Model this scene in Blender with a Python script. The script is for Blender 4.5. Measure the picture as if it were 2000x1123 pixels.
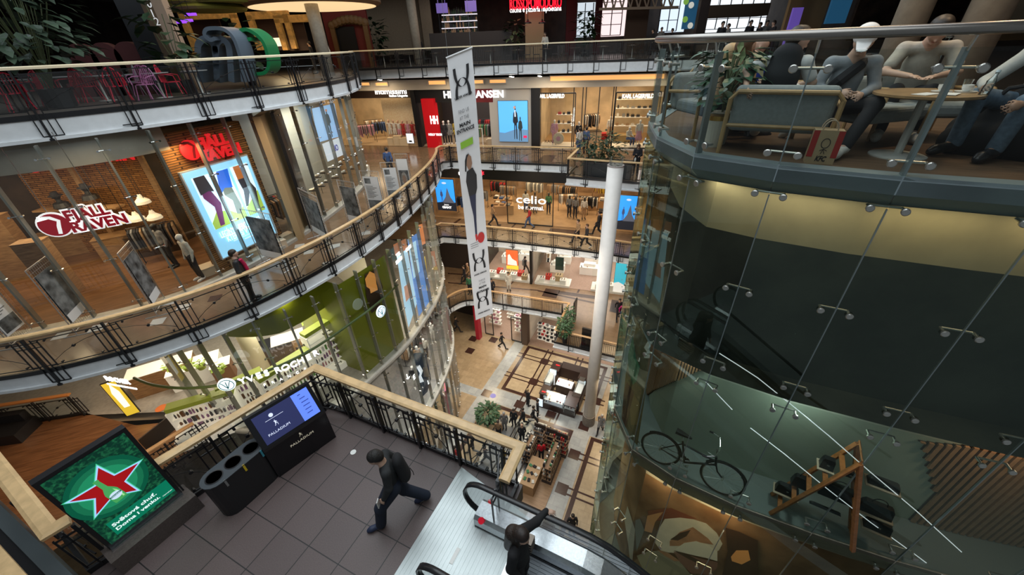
import bpy,math,random
import numpy as np
from mathutils import Vector,Matrix
random.seed(7)
S=bpy.context.scene
COL=S.collection
for o in list(bpy.data.objects):bpy.data.objects.remove(o)
# ---------- camera, sky, light, exposure
CAMZ=1.15
FPX=750.0
_d=(50.0,1188.5);_D=math.hypot(*_d)
ROLL=math.atan2(-_d[0],_d[1])
F_=math.sqrt(_D*(561.5-84.0)*math.cos(ROLL))
TH=math.atan2(F_,_D)
cr,sr,ct,st=math.cos(ROLL),math.sin(ROLL),math.cos(TH),math.sin(TH)
cam=bpy.data.cameras.new('camera');camo=bpy.data.objects.new('camera',cam);COL.objects.link(camo)
cam.sensor_width=36.0;cam.lens=36.0*F_/2000.0;cam.clip_start=0.05;cam.clip_end=300
def _axis(x,y):
 xr=x*cr+y*sr;yd=-x*sr+y*cr
 up=-yd
 return Vector((xr,up*st,up*ct))
_fw=Vector((0,ct,-st));_rt=_axis(1,0);_up=_axis(0,-1)
camo.matrix_world=Matrix(((_rt.x,_up.x,-_fw.x,0),(_rt.y,_up.y,-_fw.y,0),(_rt.z,_up.z,-_fw.z,CAMZ),(0,0,0,1)))
S.camera=camo
S.view_settings.view_transform='Standard';S.view_settings.look='None'
S.view_settings.gamma=1.0;S.view_settings.use_curve_mapping=False
S.view_settings.exposure=0.0
S.cycles.max_bounces=7;S.cycles.diffuse_bounces=3;S.cycles.glossy_bounces=3
S.cycles.transparent_max_bounces=24;S.cycles.transmission_bounces=4
S.cycles.sample_clamp_indirect=4.0;S.cycles.caustics_reflective=False;S.cycles.caustics_refractive=False
S.cycles.use_denoising=True
W=bpy.data.worlds.new('sky');S.world=W;W.use_nodes=True
W.node_tree.nodes['Background'].inputs[0].default_value=(0.74,0.82,0.86,1)
W.node_tree.nodes['Background'].inputs[1].default_value=0.2
Z4,Z3,Z2,Z1,Z0=0.0,-5.4,-10.6,-15.8,-21.0
def ray(px,py):
 d=_axis((px-1000)/F_,(py-561.5)/F_)
 return d+_fw
def at(px,py,z):
 r=ray(px,py);t=(z-CAMZ)/r.z
 return Vector((r.x*t,r.y*t,z))
def lamp(name,loc,size,power,col=(1,.8,.55),rot=(0,0,0),sy=None,spread=None):
 l=bpy.data.lights.new(name,'AREA');l.energy=power;l.color=col;l.size=size
 if sy:l.shape='RECTANGLE';l.size_y=sy
 if spread:l.spread=spread
 o=bpy.data.objects.new(name,l);COL.objects.link(o);o.location=loc;o.rotation_euler=rot
 return o
AX=math.radians(-26)
U=Vector((math.cos(AX),math.sin(AX),0));V=Vector((-math.sin(AX),math.cos(AX),0));Zv=Vector((0,0,1))
WARM=(1,.74,.45);WHITE=(1,.93,.84);DAY=(.88,.96,1)
lamp('skylight',(0.0,12.5,9.0),16,2700,DAY,sy=20)
lamp('skylight_near',(-1.0,-1.0,9.0),9,480,DAY,sy=8)
# ---------- materials
MAT={}
def mat(name,col=(.5,.5,.5),rough=.6,metal=0.0,emit=0.0,ecol=None,noise=0.0,scale=8.0,spec=.5,bump=0.0,col2=None):
 if name in MAT:return MAT[name]
 m=bpy.data.materials.new(name);m.use_nodes=True;nt=m.node_tree;b=nt.nodes['Principled BSDF']
 b.inputs['Base Color'].default_value=(*col,1);b.inputs['Roughness'].default_value=rough
 b.inputs['Metallic'].default_value=metal;b.inputs['Specular IOR Level'].default_value=spec
 if emit:b.inputs['Emission Color'].default_value=(*(ecol or col),1);b.inputs['Emission Strength'].default_value=emit
 if noise or col2 or bump:
  tc=nt.nodes.new('ShaderNodeTexCoord');n=nt.nodes.new('ShaderNodeTexNoise');n.inputs['Scale'].default_value=scale
  n.inputs['Detail'].default_value=6
  nt.links.new(tc.outputs['Object'],n.inputs['Vector'])
  if noise or col2:
   r=nt.nodes.new('ShaderNodeValToRGB');nt.links.new(n.outputs['Fac'],r.inputs[0])
   c2=col2 or tuple(max(0,c*(1-noise))for c in col)
   r.color_ramp.elements[0].position=.35;r.color_ramp.elements[1].position=.65
   r.color_ramp.elements[0].color=(*c2,1);r.color_ramp.elements[1].color=(*col,1)
   nt.links.new(r.outputs[0],b.inputs['Base Color'])
  if bump:
   bp=nt.nodes.new('ShaderNodeBump');bp.inputs['Strength'].default_value=bump;bp.inputs['Distance'].default_value=.02
   nt.links.new(n.outputs['Fac'],bp.inputs['Height']);nt.links.new(bp.outputs[0],b.inputs['Normal'])
 MAT[name]=m;return m
def emis(name,col=None,s=1.0):
 return MAT[name]if col is None else mat(name,col,.5,emit=s)
def glass(name,tint=(.93,.96,.95),refl=.1,rough=.02,gc=(1,1,1)):
 if name in MAT:return MAT[name]
 m=bpy.data.materials.new(name);m.use_nodes=True;nt=m.node_tree;nt.nodes.clear()
 out=nt.nodes.new('ShaderNodeOutputMaterial');mx=nt.nodes.new('ShaderNodeMixShader')
 t=nt.nodes.new('ShaderNodeBsdfTransparent');g=nt.nodes.new('ShaderNodeBsdfGlossy')
 t.inputs[0].default_value=(*tint,1);g.inputs[0].default_value=(*gc,1);g.inputs['Roughness'].default_value=rough
 lw=nt.nodes.new('ShaderNodeLayerWeight');lw.inputs[0].default_value=.32
 mr=nt.nodes.new('ShaderNodeMapRange');mr.inputs['To Min'].default_value=refl*.5;mr.inputs['To Max'].default_value=min(1,refl*6)
 nt.links.new(lw.outputs['Fresnel'],mr.inputs['Value']);nt.links.new(mr.outputs[0],mx.inputs[0])
 nt.links.new(t.outputs[0],mx.inputs[1]);nt.links.new(g.outputs[0],mx.inputs[2]);nt.links.new(mx.outputs[0],out.inputs[0])
 MAT[name]=m;return m
def tiles(name,c1,c2,mortar,bw=.6,bh=.6,rough=.25,off=.5,msize=.004,rot=AX,noise=.25,ns=3.0):
 if name in MAT:return MAT[name]
 m=bpy.data.materials.new(name);m.use_nodes=True;nt=m.node_tree;b=nt.nodes['Principled BSDF']
 tc=nt.nodes.new('ShaderNodeTexCoord');mp=nt.nodes.new('ShaderNodeMapping');mp.inputs['Rotation'].default_value[2]=-rot
 br=nt.nodes.new('ShaderNodeTexBrick');br.inputs['Scale'].default_value=1;br.inputs['Brick Width'].default_value=bw
 br.inputs['Row Height'].default_value=bh;br.inputs['Mortar Size'].default_value=msize;br.offset=off
 br.inputs['Color1'].default_value=(*c1,1);br.inputs['Color2'].default_value=(*c2,1);br.inputs['Mortar'].default_value=(*mortar,1)
 nt.links.new(tc.outputs['Object'],mp.inputs[0]);nt.links.new(mp.outputs[0],br.inputs[0])
 n=nt.nodes.new('ShaderNodeTexNoise');n.inputs['Scale'].default_value=ns;n.inputs['Detail'].default_value=8
 nt.links.new(mp.outputs[0],n.inputs[0])
 mr=nt.nodes.new('ShaderNodeMapRange');mr.inputs['To Min'].default_value=1-noise;mr.inputs['To Max'].default_value=1+noise
 nt.links.new(n.outputs['Fac'],mr.inputs[0])
 mu=nt.nodes.new('ShaderNodeVectorMath');mu.operation='SCALE'
 nt.links.new(br.outputs[0],mu.inputs[0]);nt.links.new(mr.outputs[0],mu.inputs['Scale'])
 nt.links.new(mu.outputs[0],b.inputs['Base Color']);b.inputs['Roughness'].default_value=rough
 MAT[name]=m;return m
def wood(name,c1,c2,rough=.4,rot=AX,stretch=(1,14,14),scale=1.6):
 if name in MAT:return MAT[name]
 m=bpy.data.materials.new(name);m.use_nodes=True;nt=m.node_tree;b=nt.nodes['Principled BSDF']
 tc=nt.nodes.new('ShaderNodeTexCoord');mp=nt.nodes.new('ShaderNodeMapping');mp.inputs['Rotation'].default_value[2]=-rot
 m2=nt.nodes.new('ShaderNodeMapping');m2 .inputs['Scale'].default_value=stretch
 n=nt.nodes.new('ShaderNodeTexNoise');n.inputs['Scale'].default_value=scale;n.inputs['Detail'].default_value=5
 r=nt.nodes.new('ShaderNodeValToRGB');r.color_ramp.elements[0].position=.3;r.color_ramp.elements[1].position=.7
 r.color_ramp.elements[0].color=(*c1,1);r.color_ramp.elements[1].color=(*c2,1)
 nt.links.new(tc.outputs['Object'],mp.inputs[0]);nt.links.new(mp.outputs[0],m2 .inputs[0]);nt.links.new(m2 .outputs[0],n.inputs[0])
 nt.links.new(n.outputs['Fac'],r.inputs[0]);nt.links.new(r.outputs[0],b.inputs['Base Color']);b.inputs['Roughness'].default_value=rough
 MAT[name]=m;return m
BLACK=mat('black_steel',(.012,.012,.014),.35)
WHITEP=mat('white_plaster',(.78,.8,.82),.6,noise=.08,scale=5)
OAK=wood('pale_oak',(.42,.29,.15),(.62,.47,.28))
OAKC=mat('oak_rail',(.72,.49,.25),.35,noise=.22,scale=6)
STEEL=mat('brushed_steel',(.62,.65,.68),.25,1.0,noise=.15,scale=30)
CHROME=mat('chrome',(.8,.8,.8),.12,1.0)
GLS=glass('clear_glass');GLSF=glass('facade_glass',(.93,.96,.94),.09)
DARK=mat('dark_void',(.02,.018,.016),.8)
# ---------- mesh helpers
LOC={}
class MB:
 def __init__(s):s.v=[];s.f=[];s.m=[];s.mi=0
 def add(s,vs,fs):
  n=len(s.v);s.v+=[tuple(x)for x in vs];s.f+=[tuple(i+n for i in f)for f in fs];s.m+=[s.mi]*len(fs)
  return s
 def box(s,c,size,rz=0.0,ax=None):
  hx,hy,hz=size[0]/2,size[1]/2,size[2]/2;c=Vector(c)
  if ax:X,Y,Z=ax
  else:X=Vector((math.cos(rz),math.sin(rz),0));Y=Vector((-math.sin(rz),math.cos(rz),0));Z=Zv
  vs=[c+X*(a*hx)+Y*(b*hy)+Z*(d*hz)for a,b,d in((-1,-1,-1),(1,-1,-1),(1,1,-1),(-1,1,-1),(-1,-1,1),(1,-1,1),(1,1,1),(-1,1,1))]
  return s.add(vs,[(3,2,1,0),(4,5,6,7),(0,1,5,4),(1,2,6,5),(2,3,7,6),(3,0,4,7)])
 def quad(s,a,b,c,d):return s.add([a,b,c,d],[(0,1,2,3)])
 def poly(s,pts):return s.add(pts,[tuple(range(len(pts)))])
 def prism(s,pts,z0,z1):
  n=len(pts);vs=[(p[0],p[1],z0)for p in pts]+[(p[0],p[1],z1)for p in pts]
  return s.add(vs,[tuple(range(n))[::-1],tuple(range(n,2*n))]+[(i,(i+1)%n,n+(i+1)%n,n+i)for i in range(n)])
 def rod(s,a,b,r,n=8,r2=None,cap=True):
  a=Vector(a);b=Vector(b);d=(b-a)
  if d.length<1e-6:return s
  d.normalize();X=d.orthogonal().normalized();Y=d.cross(X);r2=r if r2 is None else r2
  vs=[]
  for p,q in((a,r),(b,r2)):
   for i in range(n):t=2*math.pi*i/n;vs.append(p+X*(q*math.cos(t))+Y*(q*math.sin(t)))
  fs=[(i,(i+1)%n,n+(i+1)%n,n+i)for i in range(n)]
  if cap:fs+=[tuple(range(n))[::-1],tuple(range(n,2*n))]
  return s.add(vs,fs)
 def tube(s,pts,r,n=8,closed=False):
  pts=[Vector(p)for p in pts];m=len(pts);rings=[];X=None
  for i,p in enumerate(pts):
   t=((pts[(i+1)%m]if closed or i<m-1 else p)-(pts[i-1]if closed or i>0 else p)).normalized()
   if X is None:X=t.orthogonal().normalized()
   else:X=(X-t*X.dot(t)).normalized()
   Y=t.cross(X);rr=r[i]if isinstance(r,(list,tuple))else r
   rings.append([p+X*(rr*math.cos(2*math.pi*k/n))+Y*(rr*math.sin(2*math.pi*k/n))for k in range(n)])
  vs=[v for rg in rings for v in rg];fs=[]
  for i in range(m if closed else m-1):
   j=(i+1)%m
   fs+=[(i*n+k,i*n+(k+1)%n,j*n+(k+1)%n,j*n+k)for k in range(n)]
  if not closed:fs+=[tuple(range(n))[::-1],tuple(range((m-1)*n,m*n))]
  return s.add(vs,fs)
 def sweep(s,pts,prof,closed=False):
  pts=[Vector(p)for p in pts];m=len(pts);n=len(prof);vs=[]
  for i,p in enumerate(pts):
   a=(p-pts[i-1])if(i>0 or closed)else None;b=(pts[(i+1)%m]-p)if(i<m-1 or closed)else None
   ts=[q.to_2d().normalized()for q in(a,b)if q is not None and q.length>1e-6]
   t=(ts[0]+ts[-1]).normalized();nn=Vector((t.y,-t.x,0));k=1/max(.4,nn.to_2d().dot(Vector((ts[0].y,-ts[0].x))))
   vs+=[p+nn*(o*k)+Zv*h for o,h in prof]
  fs=[]
  for i in range(m if closed else m-1):
   j=(i+1)%m
   fs+=[(i*n+k,i*n+(k+1)%n,j*n+(k+1)%n,j*n+k)for k in range(n)]
  if not closed:fs+=[tuple(range(n)),tuple(range((m-1)*n,m*n))[::-1]]
  return s.add(vs,fs)
 def lathe(s,c,prof,n=20,ax=None):
  c=Vector(c);X,Y,Z=ax or(Vector((1,0,0)),Vector((0,1,0)),Zv);m=len(prof);vs=[]
  for r,h in prof:
   for i in range(n):t=2*math.pi*i/n;vs.append(c+X*(r*math.cos(t))+Y*(r*math.sin(t))+Z*h)
  fs=[(j*n+i,j*n+(i+1)%n,(j+1)*n+(i+1)%n,(j+1)*n+i)for j in range(m-1)for i in range(n)]
  fs+=[tuple(range(n))[::-1],tuple(range((m-1)*n,m*n))]
  return s.add(vs,fs)
 def ball(s,c,r,n=10,sc=(1,1,1)):
  prof=[(max(.001,math.sin(math.pi*i/n)),-math.cos(math.pi*i/n))for i in range(n+1)]
  return s.lathe(c,[(q*r*sc[0],h*r*sc[2])for q,h in prof],n*2)
 def strip(s,a,b):
  n=len(a);return s.add(list(a)+list(b),[(i,i+1,n+i+1,n+i)for i in range(n-1)])
 def build(s,name,m,parent=None,smooth=False,label=None,cat=None,group=None,kind=None):
  if parent is not None:off=LOC.get(parent.name,Vector((0,0,0)))
  elif kind=='structure' or not s.v:off=Vector((0,0,0))
  else:
   A=np.array([tuple(x)for x in s.v]);off=Vector(((A[:,0].min()+A[:,0].max())/2,(A[:,1].min()+A[:,1].max())/2,A[:,2].min()))
  me=bpy.data.meshes.new(name)
  me.from_pydata([(x[0]-off.x,x[1]-off.y,x[2]-off.z)for x in s.v],[],s.f)
  for q in(m if isinstance(m,(list,tuple))else[m]):me.materials.append(q)
  if any(s.m):me.polygons.foreach_set('material_index',s.m)
  if smooth:me.polygons.foreach_set('use_smooth',[True]*len(me.polygons))
  me.update()
  o=bpy.data.objects.new(name,me);COL.objects.link(o)
  if parent is not None:o.parent=parent;LOC[o.name]=off
  else:o.location=off;LOC[o.name]=off
  tag(o,label,cat,group,kind);return o
def sh(s,n=10):
 w=s.split()[:n]
 while w[-1]in('next','to','the','of','and','with','a','in','on','by','at','beside','along','before','behind','under','three','black'):w.pop()
 return ' '.join(w).rstrip(',')
def tag(o,label=None,cat=None,group=None,kind=None):
 if label:o['label']=label
 if cat:o['category']=cat
 if group:o['group']=group
 if kind:o['kind']=kind
 return o
def thing(name,label,cat,loc=(0,0,0),group=None):
 o=bpy.data.objects.new(name,None);COL.objects.link(o);o.location=Vector(loc);o.empty_display_size=.2
 LOC[o.name]=Vector(loc);return tag(o,label,cat,group)
def dup(o,loc,rz=0.0,sc=1.0,label=None,group=None,mats=None):
 def cp(x,par):
  c=x.copy();COL.objects.link(c)
  if par is not None:c.parent=par
  for ch in KIDS.get(x.name,())or[k for k in x.children]:cp(ch,c)
  if mats and c.type=='MESH':
   for i,sl in enumerate(c.material_slots):
    q=sl.material
    if q and q.name in mats:sl.link='OBJECT';sl.material=mats[q.name]
  return c
 c=cp(o,None);c.location=Vector(loc);c.rotation_euler=(0,0,rz);c.scale=(sc,sc,sc)
 if label:c['label']=label
 if group:c['group']=group
 return c
KIDS={}
def smoothpath(pts,k=6):
 P=[Vector((p[0],p[1]))for p in pts];out=[]
 for i in range(len(P)-1):
  p0=P[max(0,i-1)];p1=P[i];p2=P[i+1];p3=P[min(len(P)-1,i+2)]
  for j in range(k):
   t=j/k
   q=.5*((2*p1)+(p2-p0)*t+(2*p0-5*p1+4*p2-p3)*t*t+(3*p1-p0-3*p2+p3)*t**3)
   out.append(q)
 out.append(P[-1]);return out
def off2(path,d):
 out=[]
 for i,p in enumerate(path):
  t=(path[min(i+1,len(path)-1)]-path[max(i-1,0)]).normalized();out.append(p+Vector((t.y,-t.x))*d)
 return out
def v3(p,z):return Vector((p[0],p[1],z))
def walk(path,step,start=0.0):
 out=[];need=start;acc=0.0
 for i in range(len(path)-1):
  a,b=path[i],path[i+1];L=(b-a).length
  while need<=acc+L+1e-9 and L>0:
   t=(need-acc)/L;out.append((a.lerp(b,t),(b-a).normalized()));need+=step
  acc+=L
 return out
def resample(path,step):
 L=sum((path[i+1]-path[i]).length for i in range(len(path)-1));n=max(1,round(L/step))
 return walk(path,L/n-1e-7)
class Wall:
 def __init__(s,p0,p1,z=0.0):
  s.o=Vector((p0[0],p0[1],z));d=Vector((p1[0]-p0[0],p1[1]-p0[1],0));s.L=d.length;s.u=d.normalized()
  s.n=Vector((s.u.y,-s.u.x,0))
  if s.n.dot(s.o)>0:s.n=-s.n
 def pt(s,u,v,n=0.0):return s.o+s.u*u+Zv*v+s.n*n
 def px(s,x,y,n=0.0):
  r=ray(x,y);o=s.o+s.n*n-Vector((0,0,CAMZ));t=o.dot(s.n)/r.dot(s.n);p=r*t+Vector((0,0,CAMZ))-s.o
  return p.dot(s.u),p.z
 def box(s,mb,u0,u1,v0,v1,n0,n1):
  c=s.pt((u0+u1)/2,(v0+v1)/2,(n0+n1)/2)
  return mb.box(c,(abs(u1-u0),abs(n1-n0),abs(v1-v0)),ax=(s.u,s.n,Zv))
 def quad(s,mb,u0,u1,v0,v1,n=0.0):return mb.quad(s.pt(u0,v0,n),s.pt(u1,v0,n),s.pt(u1,v1,n),s.pt(u0,v1,n))
 def poly(s,mb,pts,n=0.0):return mb.poly([s.pt(a,b,n)for a,b in pts])
def struct(name,mb,m,**k):return mb.build(name,m,kind='structure',**k)
_FONT={}
def text(s,size,name,m,parent=None,o=None,X=None,Y=None,depth=.02,align='CENTER',bold=0.0,width=None,label=None,cat=None,space=1.0,shear=0.0):
 c=bpy.data.curves.new(name,'FONT');c.body=s;c.size=size;c.align_x=align;c.align_y='CENTER';c.extrude=depth/2
 c.offset=bold;c.space_character=space;c.resolution_u=3;c.shear=shear
 t=bpy.data.objects.new(name,c);COL.objects.link(t)
 dg=bpy.context.evaluated_depsgraph_get();me=bpy.data.meshes.new_from_object(t.evaluated_get(dg))
 bpy.data.objects.remove(t)
 n=len(me.vertices);co=np.empty(n*3);me.vertices.foreach_get('co',co);co=co.reshape(-1,3)
 if width and n:k=width/(co[:,0].max()-co[:,0].min());co[:,0]*=k
 X=Vector(X).normalized();Y=Vector(Y).normalized();N=X.cross(Y)
 off=LOC.get(parent.name,Vector((0,0,0)))if parent is not None else Vector(o)
 w=co@np.array([X,Y,N])+np.array(Vector(o)-off)
 me.vertices.foreach_set('co',w.ravel());me.materials.clear();me.materials.append(m);me.update()
 ob=bpy.data.objects.new(name,me);COL.objects.link(ob)
 if parent is not None:ob.parent=parent
 else:ob.location=off
 LOC[ob.name]=off;return tag(ob,label,cat)
# ---------- smooth bodies: one continuous skin over tapered limbs
def skin_mesh(els,res,k=.03):
 P=[]
 for e in els:
  if e[0]=='c':a,b,ra,rb=e[1:5];r=max(ra,rb);P+=[(a[i]-r,a[i]+r)for i in range(3)],[(b[i]-r,b[i]+r)for i in range(3)]
  else:P+=[(e[1][i]-max(e[2]),e[1][i]+max(e[2]))for i in range(3)],
 A=np.array(P);lo=A[:,:,0].min(0)-3*res-k;hi=A[:,:,1].max(0)+3*res+k
 n=np.ceil((hi-lo)/res).astype(int)+1;D=np.full(n,9.0,np.float32)
 for e in els:
  kk=k
  if e[0]=='c':
   a,b=np.array(e[1],float),np.array(e[2],float);ra,rb=e[3],e[4];r=max(ra,rb)
   mn=np.minimum(a,b)-r;mx=np.maximum(a,b)+r
   if len(e)>6:kk=e[6]
  else:a=np.array(e[1],float);rr=np.array(e[2],float);mn=a-rr.max();mx=a+rr.max();kk=e[3]if len(e)>3 and e[3]else k
  i0=np.maximum(0,((mn-kk-2*res-lo)/res).astype(int));i1=np.minimum(n,((mx+kk+2*res-lo)/res).astype(int)+2)
  g=[lo[i]+res*np.arange(i0[i],i1[i])for i in range(3)]
  X,Y,Z=np.meshgrid(*g,indexing='ij')
  if e[0]=='c':
   ba=b-a;L=max(1e-9,ba@ba);px,py,pz=X-a[0],Y-a[1],Z-a[2]
   t=np.clip((px*ba[0]+py*ba[1]+pz*ba[2])/L,0,1)
   qx,qy,qz=px-t*ba[0],py-t*ba[1],pz-t*ba[2]
   if len(e)>5 and e[5]:
    f,sc=np.array(e[5][0],float),e[5][1];f/=np.linalg.norm(f);q=qx*f[0]+qy*f[1]+qz*f[2]
    qx,qy,qz=qx+f[0]*q*(sc-1),qy+f[1]*q*(sc-1),qz+f[2]*q*(sc-1)
   d=np.sqrt(qx*qx+qy*qy+qz*qz)-(ra+(rb-ra)*t)
  else:
   q=np.sqrt(((X-a[0])/rr[0])**2+((Y-a[1])/rr[1])**2+((Z-a[2])/rr[2])**2);d=(q-1)*rr.min()
  sl=tuple(slice(i0[i],i1[i])for i in range(3));C=D[sl]
  h=np.clip(.5+.5*(C-d)/kk,0,1);D[sl]=C*(1-h)+d*h-kk*h*(1-h)
 I=D<0;c8=[I[i:n[0]-1+i,j:n[1]-1+j,q:n[2]-1+q]for i in(0,1)for j in(0,1)for q in(0,1)]
 s=sum(c.astype(np.int8)for c in c8);mixed=(s>0)&(s<8);idx=-np.ones(mixed.shape,int);cells=np.argwhere(mixed)
 idx[mixed]=np.arange(len(cells));acc=np.zeros((len(cells),3));cnt=np.zeros(len(cells))
 cor=[(i,j,q)for i in(0,1)for j in(0,1)for q in(0,1)]
 for p in cor:
  for ax in range(3):
   if p[ax]:continue
   q=list(p);q[ax]=1
   d0=D[tuple((cells+p).T)];d1=D[tuple((cells+q).T)];m=(d0<0)!=(d1<0)
   t=np.where(m,d0/np.where(m,d0-d1,1),0);pos=np.tile(np.array(p,float),(len(cells),1));pos[:,ax]=t
   acc[m]+=pos[m];cnt[m]+=1
 vs=lo+res*(cells+acc/cnt[:,None]);fs=[]
 for ax in range(3):
  a1,a2=[(1,2),(2,0),(0,1)][ax]
  sl0=[slice(None)]*3;sl1=[slice(None)]*3;sl0[ax]=slice(0,-1);sl1[ax]=slice(1,None)
  e=np.argwhere(I[tuple(sl0)]!=I[tuple(sl1)]);ok=(e[:,a1]>0)&(e[:,a2]>0)&(e[:,a1]<n[a1]-1)&(e[:,a2]<n[a2]-1);e=e[ok]
  ins=I[tuple(e.T)]
  def cell(o1,o2):c=e.copy();c[:,a1]-=o1;c[:,a2]-=o2;return idx[tuple(c.T)]
  q=np.stack([cell(1,1),cell(0,1),cell(0,0),cell(1,0)],1);q[~ins]=q[~ins][:,::-1];fs.append(q)
 return vs,np.concatenate(fs)
def skin_obj(name,els,m,parent,T,res,k=.03):
 vs,fs=skin_mesh(els,res,k);T3=np.array(T.to_3x3());off=np.array(T.translation)-np.array(LOC[parent.name])
 vs=vs@T3 .T+off;me=bpy.data.meshes.new(name);me.from_pydata(vs.tolist(),[],fs.tolist());me.materials.append(m)
 me.polygons.foreach_set('use_smooth',[True]*len(me.polygons));me.update()
 o=bpy.data.objects.new(name,me);COL.objects.link(o);o.parent=parent;LOC[o.name]=LOC[parent.name];return o
J0=dict(pelvis=(0,0,.95),chest=(0,0,1.27),neck=(0,0,1.47),head=(0,.02,1.62),face=(0,1,0),sR=(.17,0,1.41),sL=(-.17,0,1.41),eR=(.235,-.02,1.13),eL=(-.235,-.02,1.13),wR=(.235,.06,.88),wL=(-.235,.06,.88),hR=(.09,0,.92),hL=(-.09,0,.92),kR=(.1,.02,.5),kL=(-.1,.02,.5),aR=(.1,-.02,.09),aL=(-.1,-.02,.09),tR=(.12,.14,.04),tL=(-.12,.14,.04),fR=None,fL=None)
POSE=dict(stand={},walk=dict(kR=(.1,.22,.53),aR=(.1,.33,.11),tR=(.11,.5,.07),kL=(-.1,-.02,.48),aL=(-.1,-.36,.16),tL=(-.11,-.22,.04),pelvis=(0,0,.93),eR=(.24,-.14,1.15),wR=(.23,-.1,.9),eL=(-.24,.02,1.14),wL=(-.22,.22,.95)),phone=dict(eR=(.22,.04,1.14),wR=(.08,.28,1.22),eL=(-.22,.02,1.13),wL=(-.1,.24,1.1),head=(0,.06,1.6),face=(0,1,-.5)),bag=dict(eR=(.24,.02,1.13),wR=(.2,.22,1.05)),sit=dict(pelvis=(0,0,.5),chest=(0,.0,.82),neck=(0,.02,1.02),head=(0,.05,1.17),sR=(.18,.01,.96),sL=(-.18,.01,.96),eR=(.24,.08,.7),wR=(.16,.3,.66),eL=(-.24,.08,.7),wL=(-.16,.3,.66),hR=(.1,0,.5),hL=(-.1,0,.5),kR=(.13,.42,.52),kL=(-.13,.42,.52),aR=(.13,.42,.1),aL=(-.13,.42,.1),tR=(.14,.58,.04),tL=(-.14,.58,.04)))
def mirror(p):
 q={}
 for k_,v in p.items():
  kk=k_[:-1]+('L' if k_[-1]=='R' else 'R')if k_[-1]in 'RL' and k_ not in()and len(k_)==2 else k_
  q[kk]=(-v[0],v[1],v[2])
 return q
SKIN=mat('skin',(.52,.33,.24),.55);SKIN_D=mat('skin_deep',(.3,.17,.11),.55)
HAIR=mat('dark_hair',(.02,.014,.01),.5);HAIR_B=mat('brown_hair',(.1,.05,.025),.5);HAIR_G=mat('grey_hair',(.35,.34,.33),.6);HAIR_Y=mat('fair_hair',(.4,.28,.14),.5)
def vadd(a,b,k=1.0):return tuple(a[i]+b[i]*k for i in range(3))
def vsub(a,b):return tuple(a[i]-b[i]for i in range(3))
def unit(a):
 l=math.sqrt(sum(x*x for x in a))or 1;return tuple(x/l for x in a)
def cross(a,b):return(a[1]*b[2]-a[2]*b[1],a[2]*b[0]-a[0]*b[2],a[0]*b[1]-a[1]*b[0])
def lerp(a,b,t):return tuple(a[i]+(b[i]-a[i])*t for i in range(3))
def hand(w,d,up,side,curl=.35,s=1.0):
 """palm and five fingers from the wrist w along d; up = back of the hand; side=+1 right hand"""
 d=unit(d);up=unit(vsub(up,tuple(d[i]*sum(up[j]*d[j]for j in range(3))for i in range(3))));x=cross(d,up);x=tuple(q*side for q in x)
 P=lambda a,b,c:tuple(w[i]+s*(x[i]*a+d[i]*b+up[i]*c)for i in range(3));E=[]
 E.append(('c',P(0,.01,0),P(0,.075,0),.024*s,.034*s,(up,1.8),.012));E.append(('c',P(-.018,.06,0),P(.018,.06,0),.022*s,.022*s,(up,1.6),.012))
 for i,(fx,L)in enumerate(((-.03,.066),(-.01,.078),(.01,.072),(.029,.055))):
  c1,c2=curl*.8,curl*1.7;a=P(fx,.085,0);b=P(fx*1.15,.085+L*.5*math.cos(c1),-L*.5*math.sin(c1))
  c=P(fx*1.2,.085+L*.5*math.cos(c1)+L*.5*math.cos(c2),-L*.5*math.sin(c1)-L*.5*math.sin(c2))
  E+=[('c',a,b,.0095*s,.0088*s,None,.004),('c',b,c,.0088*s,.0072*s,None,.004)]
 a=P(-.024,.03,-.006);b=P(-.05,.06,-.014);c=P(-.055,.09,-.022)
 E+=[('c',a,b,.013*s,.011*s,None,.008),('c',b,c,.011*s,.009*s,None,.004)]
 return E
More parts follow.
